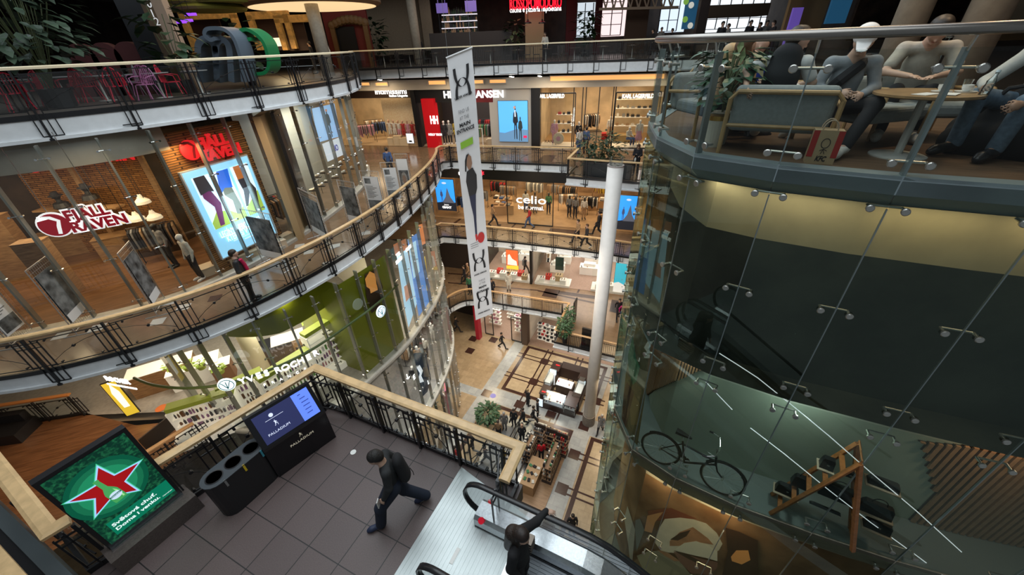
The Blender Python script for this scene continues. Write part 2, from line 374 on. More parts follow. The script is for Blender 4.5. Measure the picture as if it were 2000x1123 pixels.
def person(label,foot,yaw,pose='walk',flip=False,top=None,legs=None,hair=HAIR,shoe=None,skin=SKIN,res=.028,H=1.72,J=None,sleeve='long',long_hair=False,hat=None,bag=None,group=None,loose=1.0,fine=False,coat=0.0,name='person',skirt=None,shorts=False,extra=None,build=1.0):
 p=dict(J0);q=dict(POSE[pose]);q=mirror(q)if flip else q;p.update(q);p.update(J or{});s=H/1.75
 T=Matrix.Translation(Vector(foot))@Matrix.Rotation(yaw,4,'Z')@Matrix.Scale(s,4)
 r=thing(name,label,'person' if name=='person' else 'mannequin',foot,group)
 top=top or BLACK;legs=legs or BLACK;shoe=shoe or BLACK;B=build
 f=unit(p['face']);hd=p['head'];sd=unit(cross(f,(0,0,1)));upv=cross(sd,f);M=lambda a,b,c:tuple(hd[i]+sd[i]*a+f[i]*b+upv[i]*c for i in range(3))
 sp=unit(vsub(p['neck'],p['pelvis']));side=unit(vsub(p['sR'],p['sL']));fr=unit(cross(sp,side));fl=(fr,1.45)
 body=[('c',M(0,-.012,.03),M(0,.02,.01),.092,.086),('c',M(0,.035,-.03),M(0,.045,-.075),.062,.042,None,.02),('c',M(0,-.03,-.06),lerp(p['neck'],p['chest'],.15),.056,.062),('c',M(0,.092,.0),M(0,.112,-.022),.010,.015,None,.012),('c',p['neck'],p['chest'],.075*B,.125*B,fl),('c',p['chest'],p['pelvis'],.13*B,.125*B,fl),('c',p['sL'],p['sR'],.055,.055)]
 if fine:
  body+=[('c',M(-.078,.0,.0),M(-.08,-.008,.025),.014,.016,(sd,1.8),.006),('c',M(.078,.0,.0),M(.08,-.008,.025),.014,.016,(sd,1.8),.006),('c',M(-.04,.085,.028),M(.04,.085,.028),.011,.011,None,.015),('c',M(-.022,.083,-.052),M(.022,.083,-.052),.008,.008,None,.008),('c',M(0,.08,-.085),M(0,.078,-.088),.018,.018,None,.02)]
 for a in 'RL':
  S_,E_,W_=p['s'+a],p['e'+a],p['w'+a];hx=p['h'+a];k_,an,to=p['k'+a],p['a'+a],p['t'+a]
  body+=[('c',S_,E_,.048*B,.04*B),('c',E_,W_,.04*B,.027)]
  hdn=p['f'+a]or unit(vsub(W_,E_))
  if fine:
   upn=p.get('u'+a)or((1 if a=='R' else-1)*.8,.3,.5);body+=hand(W_,hdn,upn,1 if a=='R' else-1,p.get('curl',.45))
  else:body+=[('c',W_,vadd(W_,hdn,.075),.03,.032,None,.015),('c',vadd(W_,hdn,.08),vadd(W_,hdn,.145),.022,.014,None,.012)]
  body+=[('c',hx,k_,.082*B,.055),('c',k_,an,.055,.036),('c',an,to,.038,.026)]
 skin_obj('body',body,skin,r,T,res if fine else res,.03)
 t=[('c',lerp(p['neck'],p['chest'],.22),p['chest'],.085*B,.145*B,fl),('c',p['chest'],lerp(p['chest'],p['pelvis'],.9+coat*.3),.148*B,.142*B*(1+coat*.1),fl),('c',p['sL'],p['sR'],.066,.066)]
 if coat:t+=[('c',p['hR'],lerp(p['hR'],p['kR'],.35+coat*.4),.1,.1),('c',p['hL'],lerp(p['hL'],p['kL'],.35+coat*.4),.1,.1)]
 for a in 'RL':
  S_,E_,W_=p['s'+a],p['e'+a],p['w'+a]
  if sleeve=='long':t+=[('c',S_,E_,.064*B,.055*B),('c',E_,lerp(E_,W_,.93),.055*B,.042)]
  elif sleeve=='short':t+=[('c',S_,lerp(S_,E_,.68),.066*B,.064*B)]
 skin_obj('jacket' if sleeve=='long' else 'shirt',t,top,r,T,res)
 t=[('c',p['hL'],p['hR'],.105*B,.105*B,fl),('c',p['pelvis'],lerp(p['pelvis'],p['chest'],.25),.135*B,.13*B,fl)]
 if skirt:t+=[('c',lerp(p['pelvis'],p['kR'],.1),p['kR'],.12,.17*skirt),('c',lerp(p['pelvis'],p['kL'],.1),p['kL'],.12,.17*skirt)]
 else:
  for a in 'RL':
   hx,k_,an=p['h'+a],p['k'+a],p['a'+a];t+=[('c',hx,k_,.096*B*loose,.072*loose)]
   if not shorts:t+=[('c',k_,lerp(k_,an,1.0 if fine else.95),.07*loose,(.064 if fine else.058)*loose)]
 skin_obj('trousers' if not skirt else 'skirt',t,legs,r,T,res)
 for a in 'RL':
  an,to=p['a'+a],p['t'+a];dr=unit(vsub(to,an));skin_obj('shoe',[('c',vadd(an,(0,0,-.03)),to,.052,.045),('c',to,vadd(to,dr,.05),.045,.036),('c',vadd(an,(0,0,-.03)),vadd(an,dr,-.03),.05,.045)],shoe,r,T,min(res,.02))
 if hair is not None:
  h=[('c',M(0,-.025,.045),M(0,.0,.055),.098,.092),('c',M(0,-.05,.0),M(0,-.045,-.02),.082,.07)]
  if long_hair:h+=[('c',M(0,-.05,0),M(0,-.085,-.28),.085,.05),('c',M(-.07,-.02,.02),M(-.075,.02,-.2),.03,.03),('c',M(.07,-.02,.02),M(.075,.02,-.2),.03,.03)]
  skin_obj('hair',h,hair,r,T,min(res,.02),.02)
 if hat:skin_obj('cap',[('c',M(0,-.01,.06),M(0,.01,.07),.106,.1),('c',M(0,.09,.05),M(0,.17,.035),.07,.055,(upv,5))],hat,r,T,min(res,.015),.01)
 if bag:
  c=lerp(p['chest'],p['pelvis'],.1)
  if bag[1]=='back':skin_obj('backpack',[('c',vadd(vadd(c,fr,-.19),sp,.15),vadd(vadd(c,fr,-.2),sp,-.2),.12,.14,fl)],bag[0],r,T,res)
  else:
   c=vadd(p['wL' if bag[1]=='left' else 'wR'],(0,0,-.3));skin_obj('hand_bag',[('c',vadd(c,(0,-.1,0)),vadd(c,(0,.1,0)),.12,.12,((1,0,0),2.2))],bag[0],r,T,res)
 if fine:
  mb=MB()
  for sx in(-1,1):mb.ball(T@Vector(M(.031*sx,.083,.012)),.009*s,6)
  mb.build('eyes',mat('eye',(.03,.02,.02),.2),r)
  mb=MB();mb.tube([T@Vector(M(-.024,.091,-.052)),T@Vector(M(0,.098,-.053)),T@Vector(M(.024,.091,-.052))],.004,6);mb.build('lips',mat('lips',(.35,.12,.1),.5),r)
 if extra:extra(r,T,p,M)
 return r
# ---------- the building: slabs, edges, facades
FL_BROWN=tiles('brown_marble',(.22,.14,.085),(.17,.11,.065),(.12,.075,.045),1.2,.6,.16)
FL_BEIGE=tiles('beige_marble',(.42,.31,.19),(.34,.25,.15),(.2,.15,.1),.55,.55,.22)
FL_GRAN=tiles('dark_granite',(.12,.088,.085),(.1,.074,.072),(.02,.018,.018),.62,.62,.42,0.0,.008,noise=.35,ns=60)
FL_TOP=tiles('top_floor_stone',(.12,.1,.085),(.1,.085,.07),(.05,.04,.035),.6,.6,.35)
FL_WOOD=wood('wood_planks',(.09,.04,.018),(.2,.095,.045),.3,rot=0.35)
CEIL=mat('ceiling_plaster',(.6,.57,.52),.7)
P3=smoothpath([(-19,7.4),(-15.5,7.0),(-12.6,7.17),(-10.9,7.7),(-9.5,8.5),(-8.2,9.7),(-7.18,11.2),(-6.18,13.2),(-5.35,15.7),(-4.78,18.5),(-4.4,21.3),(-4.28,23.4),(-4.33,24.9)],6)+[Vector((-4.45,25.6)),Vector((-4.3,26.2)),Vector((-3.7,26.35))]
P3b=[Vector(p)for p in((-3.7,26.35),(.4,25.2),(4.36,24.0),(3.42,21.75),(5.95,20.6),(7.4,19.95),(12.5,17.6))]
P4=smoothpath([(-22,5.5),(-17.5,6.6),(-14.4,8.2),(-12.4,9.6),(-11.1,10.7),(-9.95,12.0),(-8.9,13.5),(-8.0,15.1),(-7.25,17.0),(-6.95,19.0),(-7.15,21.2),(-7.9,24.0),(-9.2,27.5)],6)
P4b=[Vector(p)for p in((-9.9,29.5),(.6,28.2),(10.5,25.6),(16,23.6))]
P2=[Vector(p)for p in((-5.2,25.6),(-4.9,25.9),(-2.4,25.2),(.16,24.4),(3.5,23.2),(6.1,22.15),(8.0,21.25),(13.5,18.8))]
P1=smoothpath([(-5.7,22.9),(-4.75,24.3),(-3.95,25.0),(-2.96,25.12),(-1.6,24.7)],5)+[Vector(p)for p in((-.02,24.1),(4.05,22.65),(2.72,19.72),(6.73,17.88),(12,15.5))]
GP=smoothpath([(-21,6.6),(-17,7.6),(-13.6,8.9),(-11.2,10.1),(-10.0,11.5),(-9.15,13.6),(-8.5,16.5),(-8.15,19.9),(-8.3,23.0),(-9.2,26)],6)
GF=smoothpath([(-12.6,10.5),(-11.2,9.7),(-9.4,9.45),(-7.8,9.8),(-6.75,10.85),(-5.95,12.25),(-5.08,13.98),(-4.5,16.0),(-4.15,18.03),(-4.13,20.1),(-4.5,22.0),(-5.4,23.5)],6)
PLAT=[Vector(p)for p in((-6.35,2.95),(-6.05,3.55),(-4.12,5.9),(.04,3.86),(-.22,3.28))]
def slab(name,path,z,floor_m,outer,th=.42,fascia=True,ceil=True,inset=.35):
 pts=[(p.x,p.y)for p in path]+outer
 mb=MB();mb.poly([(x,y,z)for x,y in pts]);struct('floor',mb,floor_m)
 if fascia:
  mb=MB();mb.sweep([v3(p,z)for p in path],[(-.5,-.02),(.06,-.02),(.06,-th+.08),(.12,-th+.08),(.12,-th),(-.5,-th-.05)]);struct('trim_1',mb,WHITEP)
 if ceil:
  ip=off2(path,-.4);mb=MB();mb.poly([(x,y,z-th-.04)for x,y in[(p.x,p.y)for p in ip]+outer][::-1]);struct('ceiling',mb,CEIL)
slab('l4a',P4,Z4,FL_TOP,[(-12,42),(-34,42),(-34,5.5)],.5)
slab('l4b',P4b,Z4,FL_TOP,[(30,23.6),(30,55),(-20,55),(-12,42),(-9.2,28.5)],.55)
slab('l3a',P3+P3b[1:],Z3,FL_BROWN,[(22,17),(22,42),(-30,42),(-30,7.4)])
slab('l2b',P2,Z2,tiles('tan_marble',(.27,.18,.11),(.22,.145,.085),(.1,.07,.045),1.1,.55,.2),[(22,18.8),(22,42),(-12,42),(-12,26)])
slab('l1b',P1,Z1,MAT['tan_marble'],[(22,15.5),(22,42),(-12,42),(-12,23)])
mb=MB();mb.poly([(-26,-8,Z0),(24,-8,Z0),(24,42,Z0),(-26,42,Z0)]);struct('floor',mb,FL_BEIGE)
for z,m in((Z2,mat('shop_floor_grey',(.3,.28,.25),.3,noise=.2)),(Z1,mat('shop_floor_dim',(.2,.19,.18),.3,noise=.2))):
 mb=MB();mb.poly([(p.x,p.y,z)for p in GF]+[(-9,26,z),(-26,26,z),(-26,10.5,z)]);struct('floor',mb,m)
 mb=MB();mb.sweep([v3(p,z)for p in GF],[(-.3,.03),(.06,.03),(.08,-.03),(.06,-.16),(-.3,-.2)]);struct('trim_2',mb,mat('ledge_stone',(.5,.48,.43),.5,noise=.15))
mb=MB();mb.poly([(p.x,p.y,Z1+4.55)for p in off2(GF,-.3)]+[(-9,26,Z1+4.55),(-26,26,Z1+4.55),(-26,10.5,Z1+4.55)]);struct('ceiling',mb,CEIL)
mb=MB();mb.poly([(p.x,p.y,Z0+4.7)for p in off2(GF,-.3)]+[(-9,26,Z0+4.7),(-26,26,Z0+4.7),(-26,10.5,Z0+4.7)]);struct('ceiling',mb,CEIL)
mb=MB();mb.poly([(-30,10.2,Z2),(-30,4,Z2),(-13.6,5.2,Z2),(-12.05,7.85,Z2),(-11.2,9.0,Z2),(-11.9,10.1,Z2),(-14.5,9.9,Z2),(-17,10.6,Z2),(-20,10.2,Z2)][::-1]);mb.build('floor',FL_WOOD,kind='structure')
mb=MB();mb.poly([(-22,-6,Z1),(-22,4.2,Z1),(-13,5.4,Z1),(-9,3,Z1),(-9,-6,Z1)]);mb.build('floor',FL_WOOD,kind='structure')
N_RAIL=[0]
def railing(name,label,path,z,step=1.45,rail_m=OAKC,rw=.075,group=None,bars='cluster',h=1.1,below=.42,pane=True,phase=0):
 root=thing(name,label,'railing',v3(path[0],z),group)
 path=[Vector((p[0],p[1]))for p in path]
 mb=MB();w=rw;mb.sweep([v3(p,z)for p in path],[(w,h-.07),(w*1.05,h-.02),(w*.6,h),(-w*.6,h),(-w*1.05,h-.02),(-w,h-.07)]);mb.build('handrail',rail_m,root)
 mb=MB();mb.sweep([v3(p,z)for p in path],[(.085,-.02),(.085,.1),(.03,.1),(.03,-.02)]);mb.build('kick_plate',BLACK,root)
 L=sum((path[i+1]-path[i]).length for i in range(len(path)-1));n=max(1,round(L/step));pts=walk(path,L/n-1e-6)
 for i,(p,t)in enumerate(pts):
  nn=Vector((t.y,-t.x));T3=Vector((t.x,t.y,0));N3=Vector((nn.x,nn.y,0));ax=(T3,N3,Zv);q=v3(p,z)
  mb=MB();mb.box(q+N3*.1+Zv*((h-.07-below)/2),(.045,.07,h-.07+below),ax=ax)
  if below>.2:mb.box(q+N3*.1+Zv*(-below+.02),(.09,.11,.05),ax=ax)
  post_=mb.build('post',BLACK,root)
  mb=MB()
  b=lambda s_,z0,z1,r=.011:mb.box(q+T3*s_+N3*.1+Zv*((z0+z1)/2),(r*2,r*2,z1-z0),ax=ax)
  hb=lambda s0,s1,zz,r=.011:mb.box(q+T3*((s0+s1)/2)+N3*.1+Zv*zz,(abs(s1-s0),r*2,r*2),ax=ax)
  if bars=='cluster':
   lo=-below+.1
   for s_ in(-.12,.12):b(s_,lo+(.0 if s_<0 else.0),h-.12)
   b(-.24,.16,h-.16);b(.24,.16,h-.16)
   if i%2 and below>.2:b(.26,lo,.1);hb(-.12,.26,lo)
   elif below>.2:hb(-.12,.12,lo-.0);hb(-.3,.12,lo+.05)
   hb(-.24,.24,h-.2);hb(-.24,.24,h-.34);hb(-.24,.24,.2)
  if i<len(pts)-1:
   p2=pts[i+1][0];d=(p2-p).length;tt=(p2-p).normalized();T3=Vector((tt.x,tt.y,0));N3=Vector((tt.y,-tt.x,0));ax=(T3,N3,Zv)
   hb(.1,d-.1,h-.16);hb(.1,d-.1,.17);
   if below>.2:hb(0,d,-below+.04,.008)
   if bars=='grid':
    k=int(d/.11)
    for j in range(1,k):b(j*d/k,.12,h-.08,.009)
    if below>.2:
     hb(.0,.3,-below+.12);b(.3,-below+.12,.05)
   else:
    kk=.36 if i%2 else.64;A=q+T3*.24+N3*.1+Zv*(.3 if i%2 else.75);B=q+T3*(d-.24)+N3*.1+Zv*(.75 if i%2 else.3);C=A.lerp(B,.5)+Zv*.07
    mb.tube([A,A.lerp(C,.5)+Zv*.02,C,C.lerp(B,.5)+Zv*.02,B],.007,4);mb.rod(C-N3*.02,C+N3*.03,.035,8)
    for s_ in(.34,d-.34):mb.rod(q+T3*s_+N3*.07+Zv*(h-.2),q+T3*s_+N3*.13+Zv*(h-.2),.025,6);mb.rod(q+T3*s_+N3*.07+Zv*.22,q+T3*s_+N3*.13+Zv*.22,.025,6)
   if pane:
    g=MB();g.quad(q+T3*.06+N3*.06+Zv*.1,q+T3*(d-.06)+N3*.06+Zv*.1,q+T3*(d-.06)+N3*.06+Zv*(h-.14),q+T3*.06+N3*.06+Zv*(h-.14));g.build('glass_pane',GLS,root)
  mb.build('lattice_bar',BLACK,post_)
 return root
RAIL_PALE=mat('pale_rail',(.92,.78,.54),.35)
railing('balcony_railing','long curved railing with pale wood handrail along the promenade before the outdoor clothing shop',P3,Z3)
railing('balcony_railing','railing of the gallery before the white-lettered ski wear shop, with a projecting planter corner',P3b,Z3)
railing('balcony_railing','curved top-floor railing with cream handrail before the red wire chairs',P4,Z4,rail_m=RAIL_PALE,bars='cluster',below=.5,step=1.7)
railing('balcony_railing','straight top-floor railing before the dark restaurant tables and the red neon sign',P4b,Z4,rail_m=RAIL_PALE,bars='grid',below=.55,step=1.6)
railing('balcony_railing','railing of the gallery before the white-lit clothing shop with passers-by',P2,Z2)
railing('balcony_railing','lowest gallery railing, curved at one end, before the shoe shop displays',P1,Z1,bars='grid',rail_m=mat('orange_oak',(.62,.38,.18),.35,noise=.2),step=1.5)
OR=mat('orange_oak')
mb=MB();mb.prism([(-30,42),(30,42),(30,42.3),(-30,42.3)],Z0,Z4-.5);struct('wall_far',mb,mat('wall_beige',(.4,.34,.26),.7,noise=.1))
mb=MB();mb.prism([(22,-8),(22.3,-8),(22.3,42),(22,42)],Z0,Z4-.5);struct('wall_right',mb,mat('wall_beige'))
mb=MB();mb.prism([(-30.3,-8),(-30,-8),(-30,42),(-30.3,42)],Z0,Z4-.5);struct('wall_left',mb,mat('wall_beige'))
SPIDER=[0]
def facade(name,label,path,z0,z1,step=1.0,depth=.16,gm=GLSF,base=True,fins=STEEL,clamp=True,rows=None):
 root=tag(thing(name,label,'glass wall',v3(path[0],z0)),kind='structure')
 L=sum((path[i+1]-path[i]).length for i in range(len(path)-1));n=max(1,round(L/step));pts=walk(path,L/n-1e-6)
 for i,(p,t)in enumerate(pts):
  N3=Vector((t.y,-t.x,0));T3=Vector((t.x,t.y,0));q=v3(p,z0);mb=MB()
  mb.box(q-N3*(depth/2+.03)+Zv*((z1-z0)/2),(.05,depth,z1-z0),ax=(T3,N3,Zv))
  ml=mb.build('mullion',fins,root);mb=MB()
  if clamp:
   for zz in(rows or(.35,(z1-z0)*.36,(z1-z0)*.68,z1-z0-.3)):
    c=q+Zv*zz-N3*.02
    for a in(-.12,.12):
     mb.rod(c,c+T3*a,.014,5);mb.rod(c+T3*a-N3*.02,c+T3*a+N3*.05,.028,8)
   mb.build('glass_clamp',CHROME,ml)
  if i<len(pts)-1:
   b=pts[i+1][0];g=MB();A=v3(p.lerp(b,.006),z0);B=v3(p.lerp(b,.994),z0);h=z1-z0
   g.quad(A+Zv*.03,B+Zv*.03,B+Zv*(h-.03),A+Zv*(h-.03));g.build('glass_pane',gm,root)
 return root
FIN=mat('grey_fin',(.33,.33,.3),.4,.6)
facade('window_1','tall curved glass shop front of the promenade on grey steel fins',GP,Z3,Z4-.55,1.15,fins=FIN)
mb=MB();mb.sweep([v3(p,Z3)for p in GP],[(.12,0),(.12,.12),(-.25,.12),(-.25,0)]);struct('trim_3',mb,mat('ledge_stone'))
facade('window_2','curved glass wall under the promenade with the olive green shop',GF,Z2+.06,Z3-.43,.95,fins=FIN)
facade('window_3','curved glass wall of the level above the marble hall',GF,Z1+.06,Z2-.28,.95,fins=FIN)
facade('window_4','curved glass wall standing on the marble floor',GF[18:],Z0,Z1-.28,.95,fins=FIN)
# ---------- the platform with the escalators
mb=MB();E1=Vector((.893,-.45,0));E2=Vector((-.45,-.893,0));N1=Vector((-.88,3.45,Z3))
def ep(a,b,h=0.0):return N1+E1*a+E2*b+Zv*h
pf=[(-6.5,2.82),(-6.42,3.0),(-5.9,3.75),(-4.12,5.9),(.04,3.86),(-.22,3.28)]+[tuple(ep(.72,-.28)[:2]),tuple(ep(.72,6)[:2]),(-7.6,-3.5),(-8.3,-.8)]
mb.prism(pf[::-1],Z3-.42,Z3);struct('floor',mb,FL_GRAN)
RP=[Vector(p)for p in((-9.9,4.75),(-6.56,2.86),(-6.42,3.02))]
OAKW=mat('oak_rail')
railing('platform_railing','broad oak handrail and black bars around the granite platform, cornering above the green shop',[Vector((-5.95,3.7)),Vector((-4.12,5.9)),Vector((.02,3.87)),Vector((-.24,3.3))],Z3,step=.9,rail_m=OAKW,rw=.085,below=.05)
railing('platform_railing','railing with broad oak handrail ending behind the beer advertising screen',RP,Z3,step=1.2,rail_m=OAKW,rw=.1,below=.05)
mb=MB();mb.sweep([v3(p,Z3)for p in[Vector((-6.42,3.02)),Vector((-5.95,3.7)),Vector((-4.12,5.9)),Vector((.04,3.88)),Vector((-.22,3.3))]][::-1],[(-.12,-.03),(-.2,-.03),(-.2,-.42),(-.12,-.42)]);struct('trim_4',mb,WHITEP)
PLATE=mat('ribbed_aluminium',(.42,.46,.46),.38,.8,noise=.12,scale=3);mb=MB()
mb.prism([tuple(ep(*q)[:2])for q in((-.52,-.62),(1.0,-.3),(1.0,4.4),(-.52,4.4))][::-1],Z3+.002,Z3+.02)
pl=mb.build('landing_plate',PLATE,label='wide bare metal landing plate on the granite floor before the escalators',cat='floor plate')
mb=MB()
for i in range(22):a=-.48+i*.066;mb.prism([tuple(ep(a,-.5+.18*max(0,(a+.5)))[:2]),tuple(ep(a+.022,-.5+.18*max(0,(a+.5)))[:2]),tuple(ep(a+.022,4.3)[:2]),tuple(ep(a,4.3)[:2])][::-1],Z3+.02,Z3+.0235)
mb.build('tread_rib',PLATE,pl)
mb=MB();mb.prism([tuple(ep(*q)[:2])for q in((.13,.55),(.19,.55),(.19,.78),(.13,.78))][::-1],Z3+.024,Z3+.028);mb.build('white_strip',mat('white_mark',(.85,.85,.82),.5),pl)
mb=MB();mb.prism([tuple(ep(*q)[:2])for q in((-.52,1.42),(1.0,1.42),(1.0,1.435),(-.52,1.435))][::-1],Z3+.024,Z3+.027);mb.build('seam',mat('seam_dark',(.05,.05,.05),.5),pl)
RUB=mat('black_rubber',(.015,.015,.017),.28)
def incl(a,a0=1.9,r=1.1,sl=math.tan(math.radians(30))):
 if a<a0:return 0.0
 x=a-a0;lim=r*math.sin(math.radians(30))
 if x<lim:return-(r-math.sqrt(r*r-x*x))
 return-(r-r*math.cos(math.radians(30)))-(x-lim)*sl
def balustrade(root,b,far=8.5,side=1,stop=False):
 hr=[]
 for i in range(13):t=math.pi*(1-i/12)+math.pi/2;hr.append((.36+.38*math.cos(t+0)*1.0,.56+.38*math.sin(t)))
 hr=[(.36-.36*math.sin(math.pi*i/12),.56-.39*math.cos(math.pi*i/12))for i in range(13)]
 top=[(a,.95+incl(a))for a in[.5+.25*i for i in range(int(far/.25))]]
 P=[ep(a,b,h)for a,h in[(.9,.17)]+hr+top]
 mb=MB();n=len(P);rings=[]
 for i,p in enumerate(P):
  t=(P[min(i+1,n-1)]-P[max(i-1,0)]).normalized();up=t.cross(E2).normalized()
  rings.append([p+E2*x+up*y for x,y in((-.04,-.018),(-.042,.006),(-.028,.02),(.028,.02),(.042,.006),(.04,-.018))])
 mb.add([v for r in rings for v in r],[(i*6+k,i*6+(k+1)%6,(i+1)*6+(k+1)%6,(i+1)*6+k)for i in range(n-1)for k in range(6)]);mb.build('rubber_handrail',RUB,root,smooth=True)
 g=MB();q=[(a,h-.03)for a,h in hr[2:]+top];A=[ep(a+(.02 if h<.9 else 0),b,h)for a,h in q];B=[ep(a,b,.2+incl(a)if a>.3 else.2)for a,h in q];B=[ep(max(a,.1),b,.22+incl(a))for a,h in q]
 g.strip(A,B);g.build('glass_side',glass('escalator_glass',(.86,.9,.9),.12),root)
 xs=[.22+.25*i for i in range(int(far/.25))];mb=MB()
 sec=[(-.17,-.12),(-.17,.26),(-.12,.3),(-.03,.3),(.0,.3),(.12,.3),(.17,.24),(.17,-.12)]
 mb.add([ep(a,b+x*side,h+incl(a))for a in xs for x,h in sec],[(i*8+k,i*8+(k+1)%8,(i+1)*8+(k+1)%8,(i+1)*8+k)for i in range(len(xs)-1)for k in range(8)]+[tuple(range(8))]);mb.build('side_housing',STEEL,root)
 mb=MB();mb.strip([ep(a,b-.175*side,.16+incl(a))for a in xs],[ep(a,b-.175*side,.11+incl(a))for a in xs]);mb.build('trim_groove',BLACK,root)
 mb=MB();mb.strip([ep(a,b+.176*side,.05+incl(a))for a in xs],[ep(a,b+.176*side,.0+incl(a))for a in xs]);mb.build('skirt_brush',BLACK,root)
 if stop:
  c=ep(.36,b+.15,.275);mb=MB();mb.rod(c,c+Zv*.022+E2*.02,.05,20);o=mb.build('stop_button',mat('red_button',(.7,.01,.03),.3,emit=.25),root)
def escal(label,b0,b1,stop):
 root=thing('escalator',label,'escalator',ep(.5,(b0+b1)/2));balustrade(root,b0,stop=stop);balustrade(root,b1,side=-1)
 c=(b0+b1)/2;w=b1-b0-.36;mb=MB();a=.98
 for i in range(20):
  h=incl(a+.2,1.9);h=round(h/.2)*.2 if False else h
  mb.box(ep(a+.2,c,h-.12),(.398,w,.24),ax=(E1,E2,Zv))
  for j in range(int(w/.05)):mb.box(ep(a+.2,c-w/2+.025+j*.05,h+.006),(.38,.02,.012),ax=(E1,E2,Zv))
  a+=.4
 mb.build('stair_step',mat('step_metal',(.22,.24,.26),.4,.8),root)
 mb=MB();mb.box(ep(.99,c,.012),(.16,w,.03),ax=(E1,E2,Zv));mb.build('comb_plate',STEEL,root)
 mb=MB();xs=[.9+.4*i for i in range(19)]
 mb.add([ep(x,b0+s_,h+incl(x))for x in xs for s_,h in((-.12,-.12),(b1-b0+.12,-.12),(b1-b0+.12,-.95),(-.12,-.95))],[(i*4+k,i*4+(k+1)%4,(i+1)*4+(k+1)%4,(i+1)*4+k)for i in range(len(xs)-1)for k in range(4)]);mb.build('truss_cladding',mat('truss_grey',(.3,.31,.33),.5,.4),root)
escal('descending escalator with a red stop button, the long-haired person standing on it',0,1.2,True)
escal('second escalator, only its black handrail loop showing at the platform edge',1.42,2.62,False)
def frame3(A,B,n_to=Vector((0,0,0))):
 u=(B-A);L=u.length;u.normalize();n=Vector((u.y,-u.x,0));return A,u,n,L
A,u_,n_,L_=frame3(at(552,928,Z3),at(653,856,Z3))
def kp(a,d,h):return A+u_*a-n_*d+Zv*h
r=thing('information_terminal','black digital information terminal with a tilted screen by the oak railing corner','information screen',A+u_*L_/2)
prof=[(0,0),(0,.72),(-.02,.8),(.3,1.34),(.36,1.34),(.42,.9),(.42,0)]
mb=MB();k=len(prof);w0,w1=-.06,L_+.04
mb.add([kp(w0,d,h)for d,h in prof]+[kp(w1,d,h)for d,h in prof],[tuple(range(k)),tuple(range(k,2*k))[::-1]]+[(i,k+i,k+(i+1)%k,(i+1)%k)for i in range(k)])
mb.build('terminal_body',mat('gloss_black',(.008,.008,.01),.25),r)
SU=u_;SV=(kp(0,.3,1.34)-kp(0,-.02,.8)).normalized();SN=SU.cross(SV)
def sp_(a,b,o=.006):return kp(0,-.02,.8)+SU*a+SV*b+SN*o
SL=.62
mb=MB();mb.quad(sp_(.03,.04),sp_(L_*.7,.04),sp_(L_*.7,.58),sp_(.03,.58));sc_=mb.build('screen',emis('navy_screen',(.016,.02,.07),1.0),r)
mb=MB();mb.quad(sp_(L_*.68,.04,.008),sp_(L_-.03,.04,.008),sp_(L_-.03,.58,.008),sp_(L_*.68,.58,.008));mb.build('menu_panel',emis('blue_panel',(.1,.19,.72),1.0),r)
LW=emis('screen_white',(.55,.6,.75),1.0)
def runner(mb,c,X,Y,s):
 F=lambda a,b:c+X*(a*s)+Y*(b*s)
 mb.poly([F(-.05,1),F(.1,1.15),F(.16,.95),F(.05,.85)]);mb.poly([F(-.3,.75),F(.1,.9),F(.32,.5),F(.1,.0),F(-.12,.1),F(-.05,.5)])
 mb.poly([F(-.12,.1),F(.1,.1),F(-.1,-.4),F(-.4,-.7),F(-.45,-.6),F(-.2,-.3)]);mb.poly([F(.0,.1),F(.15,.0),F(.45,-.1),F(.4,-.7),F(.5,-.75),F(.55,0),F(.2,.25)]);mb.poly([F(.15,.8),F(.55,.45),F(.5,.35),F(.15,.6)])
mb=MB();runner(mb,sp_(.3,.3,.012),SU,SV,.06);mb.rod(sp_(.3,.47,.009),sp_(.3,.47,.011),.035,16);mb.box(sp_(.33,.41,.01),(.3,.006,.002),ax=(SU,SV,SN));mb.build('screen_logo',LW,r)
text('PALLADIUM',.06,'screen_lettering',LW,r,sp_(.3,.17,.012),SU,SV,.002,width=.36)
mb=MB()
for i,w in enumerate((.05,.1,.13,.12,.11,.1)):mb.box(sp_(L_*.78+w/2,.52-i*.075,.012),(w,.014,.002),ax=(SU,SV,SN))
mb.build('menu_line',emis('navy_ink',(.02,.04,.2),1),r)
GOLD=mat('pale_gold',(.75,.68,.52),.35,emit=.3)
mb=MB();runner(mb,kp(L_*.52,-.008,.62),SU,Zv,.055);mb.build('front_logo',GOLD,r)
text('PALLADIUM',.07,'front_lettering',GOLD,r,kp(L_*.52,-.008,.5),SU,Zv,.004,width=.42)
for x,y,s_,lb in((690,883,.055,'round white sticker on the granite floor before the striding person'),(772,890,.04,'small white scrap on the granite floor behind the backpack')):c=at(x,y,Z3+.002);mb=MB();mb.lathe(c,[(0,.001),(s_,.001),(s_,.003),(0,.004)],6 if s_<.05 else 20);mb.build('floor_sticker',mat('white_mark'),None,label=lb,cat='sticker')
A2=at(398,950,Z3+.8);B2=at(508,862,Z3+.8);A2 .z=B2 .z=Z3;_,ub,nb,Lb=frame3(A2,B2)
r=thing('recycling_bin','long rounded black recycling bin with three round openings beside the information terminal','bin',A2+ub*Lb/2)
cx=A2+ub*(Lb/2)-nb*.0;hw=Lb/2+.03
def oval(c,hw,hd,n=8):
 pts=[]
 for i in range(n+1):t=-math.pi/2+math.pi*i/n;pts.append(c+ub*(hw-hd+hd*math.cos(t))-nb*(hd*math.sin(t)))
 for i in range(n+1):t=math.pi/2+math.pi*i/n;pts.append(c+ub*(-(hw-hd)+hd*math.cos(t))-nb*(hd*math.sin(t)))
 return pts
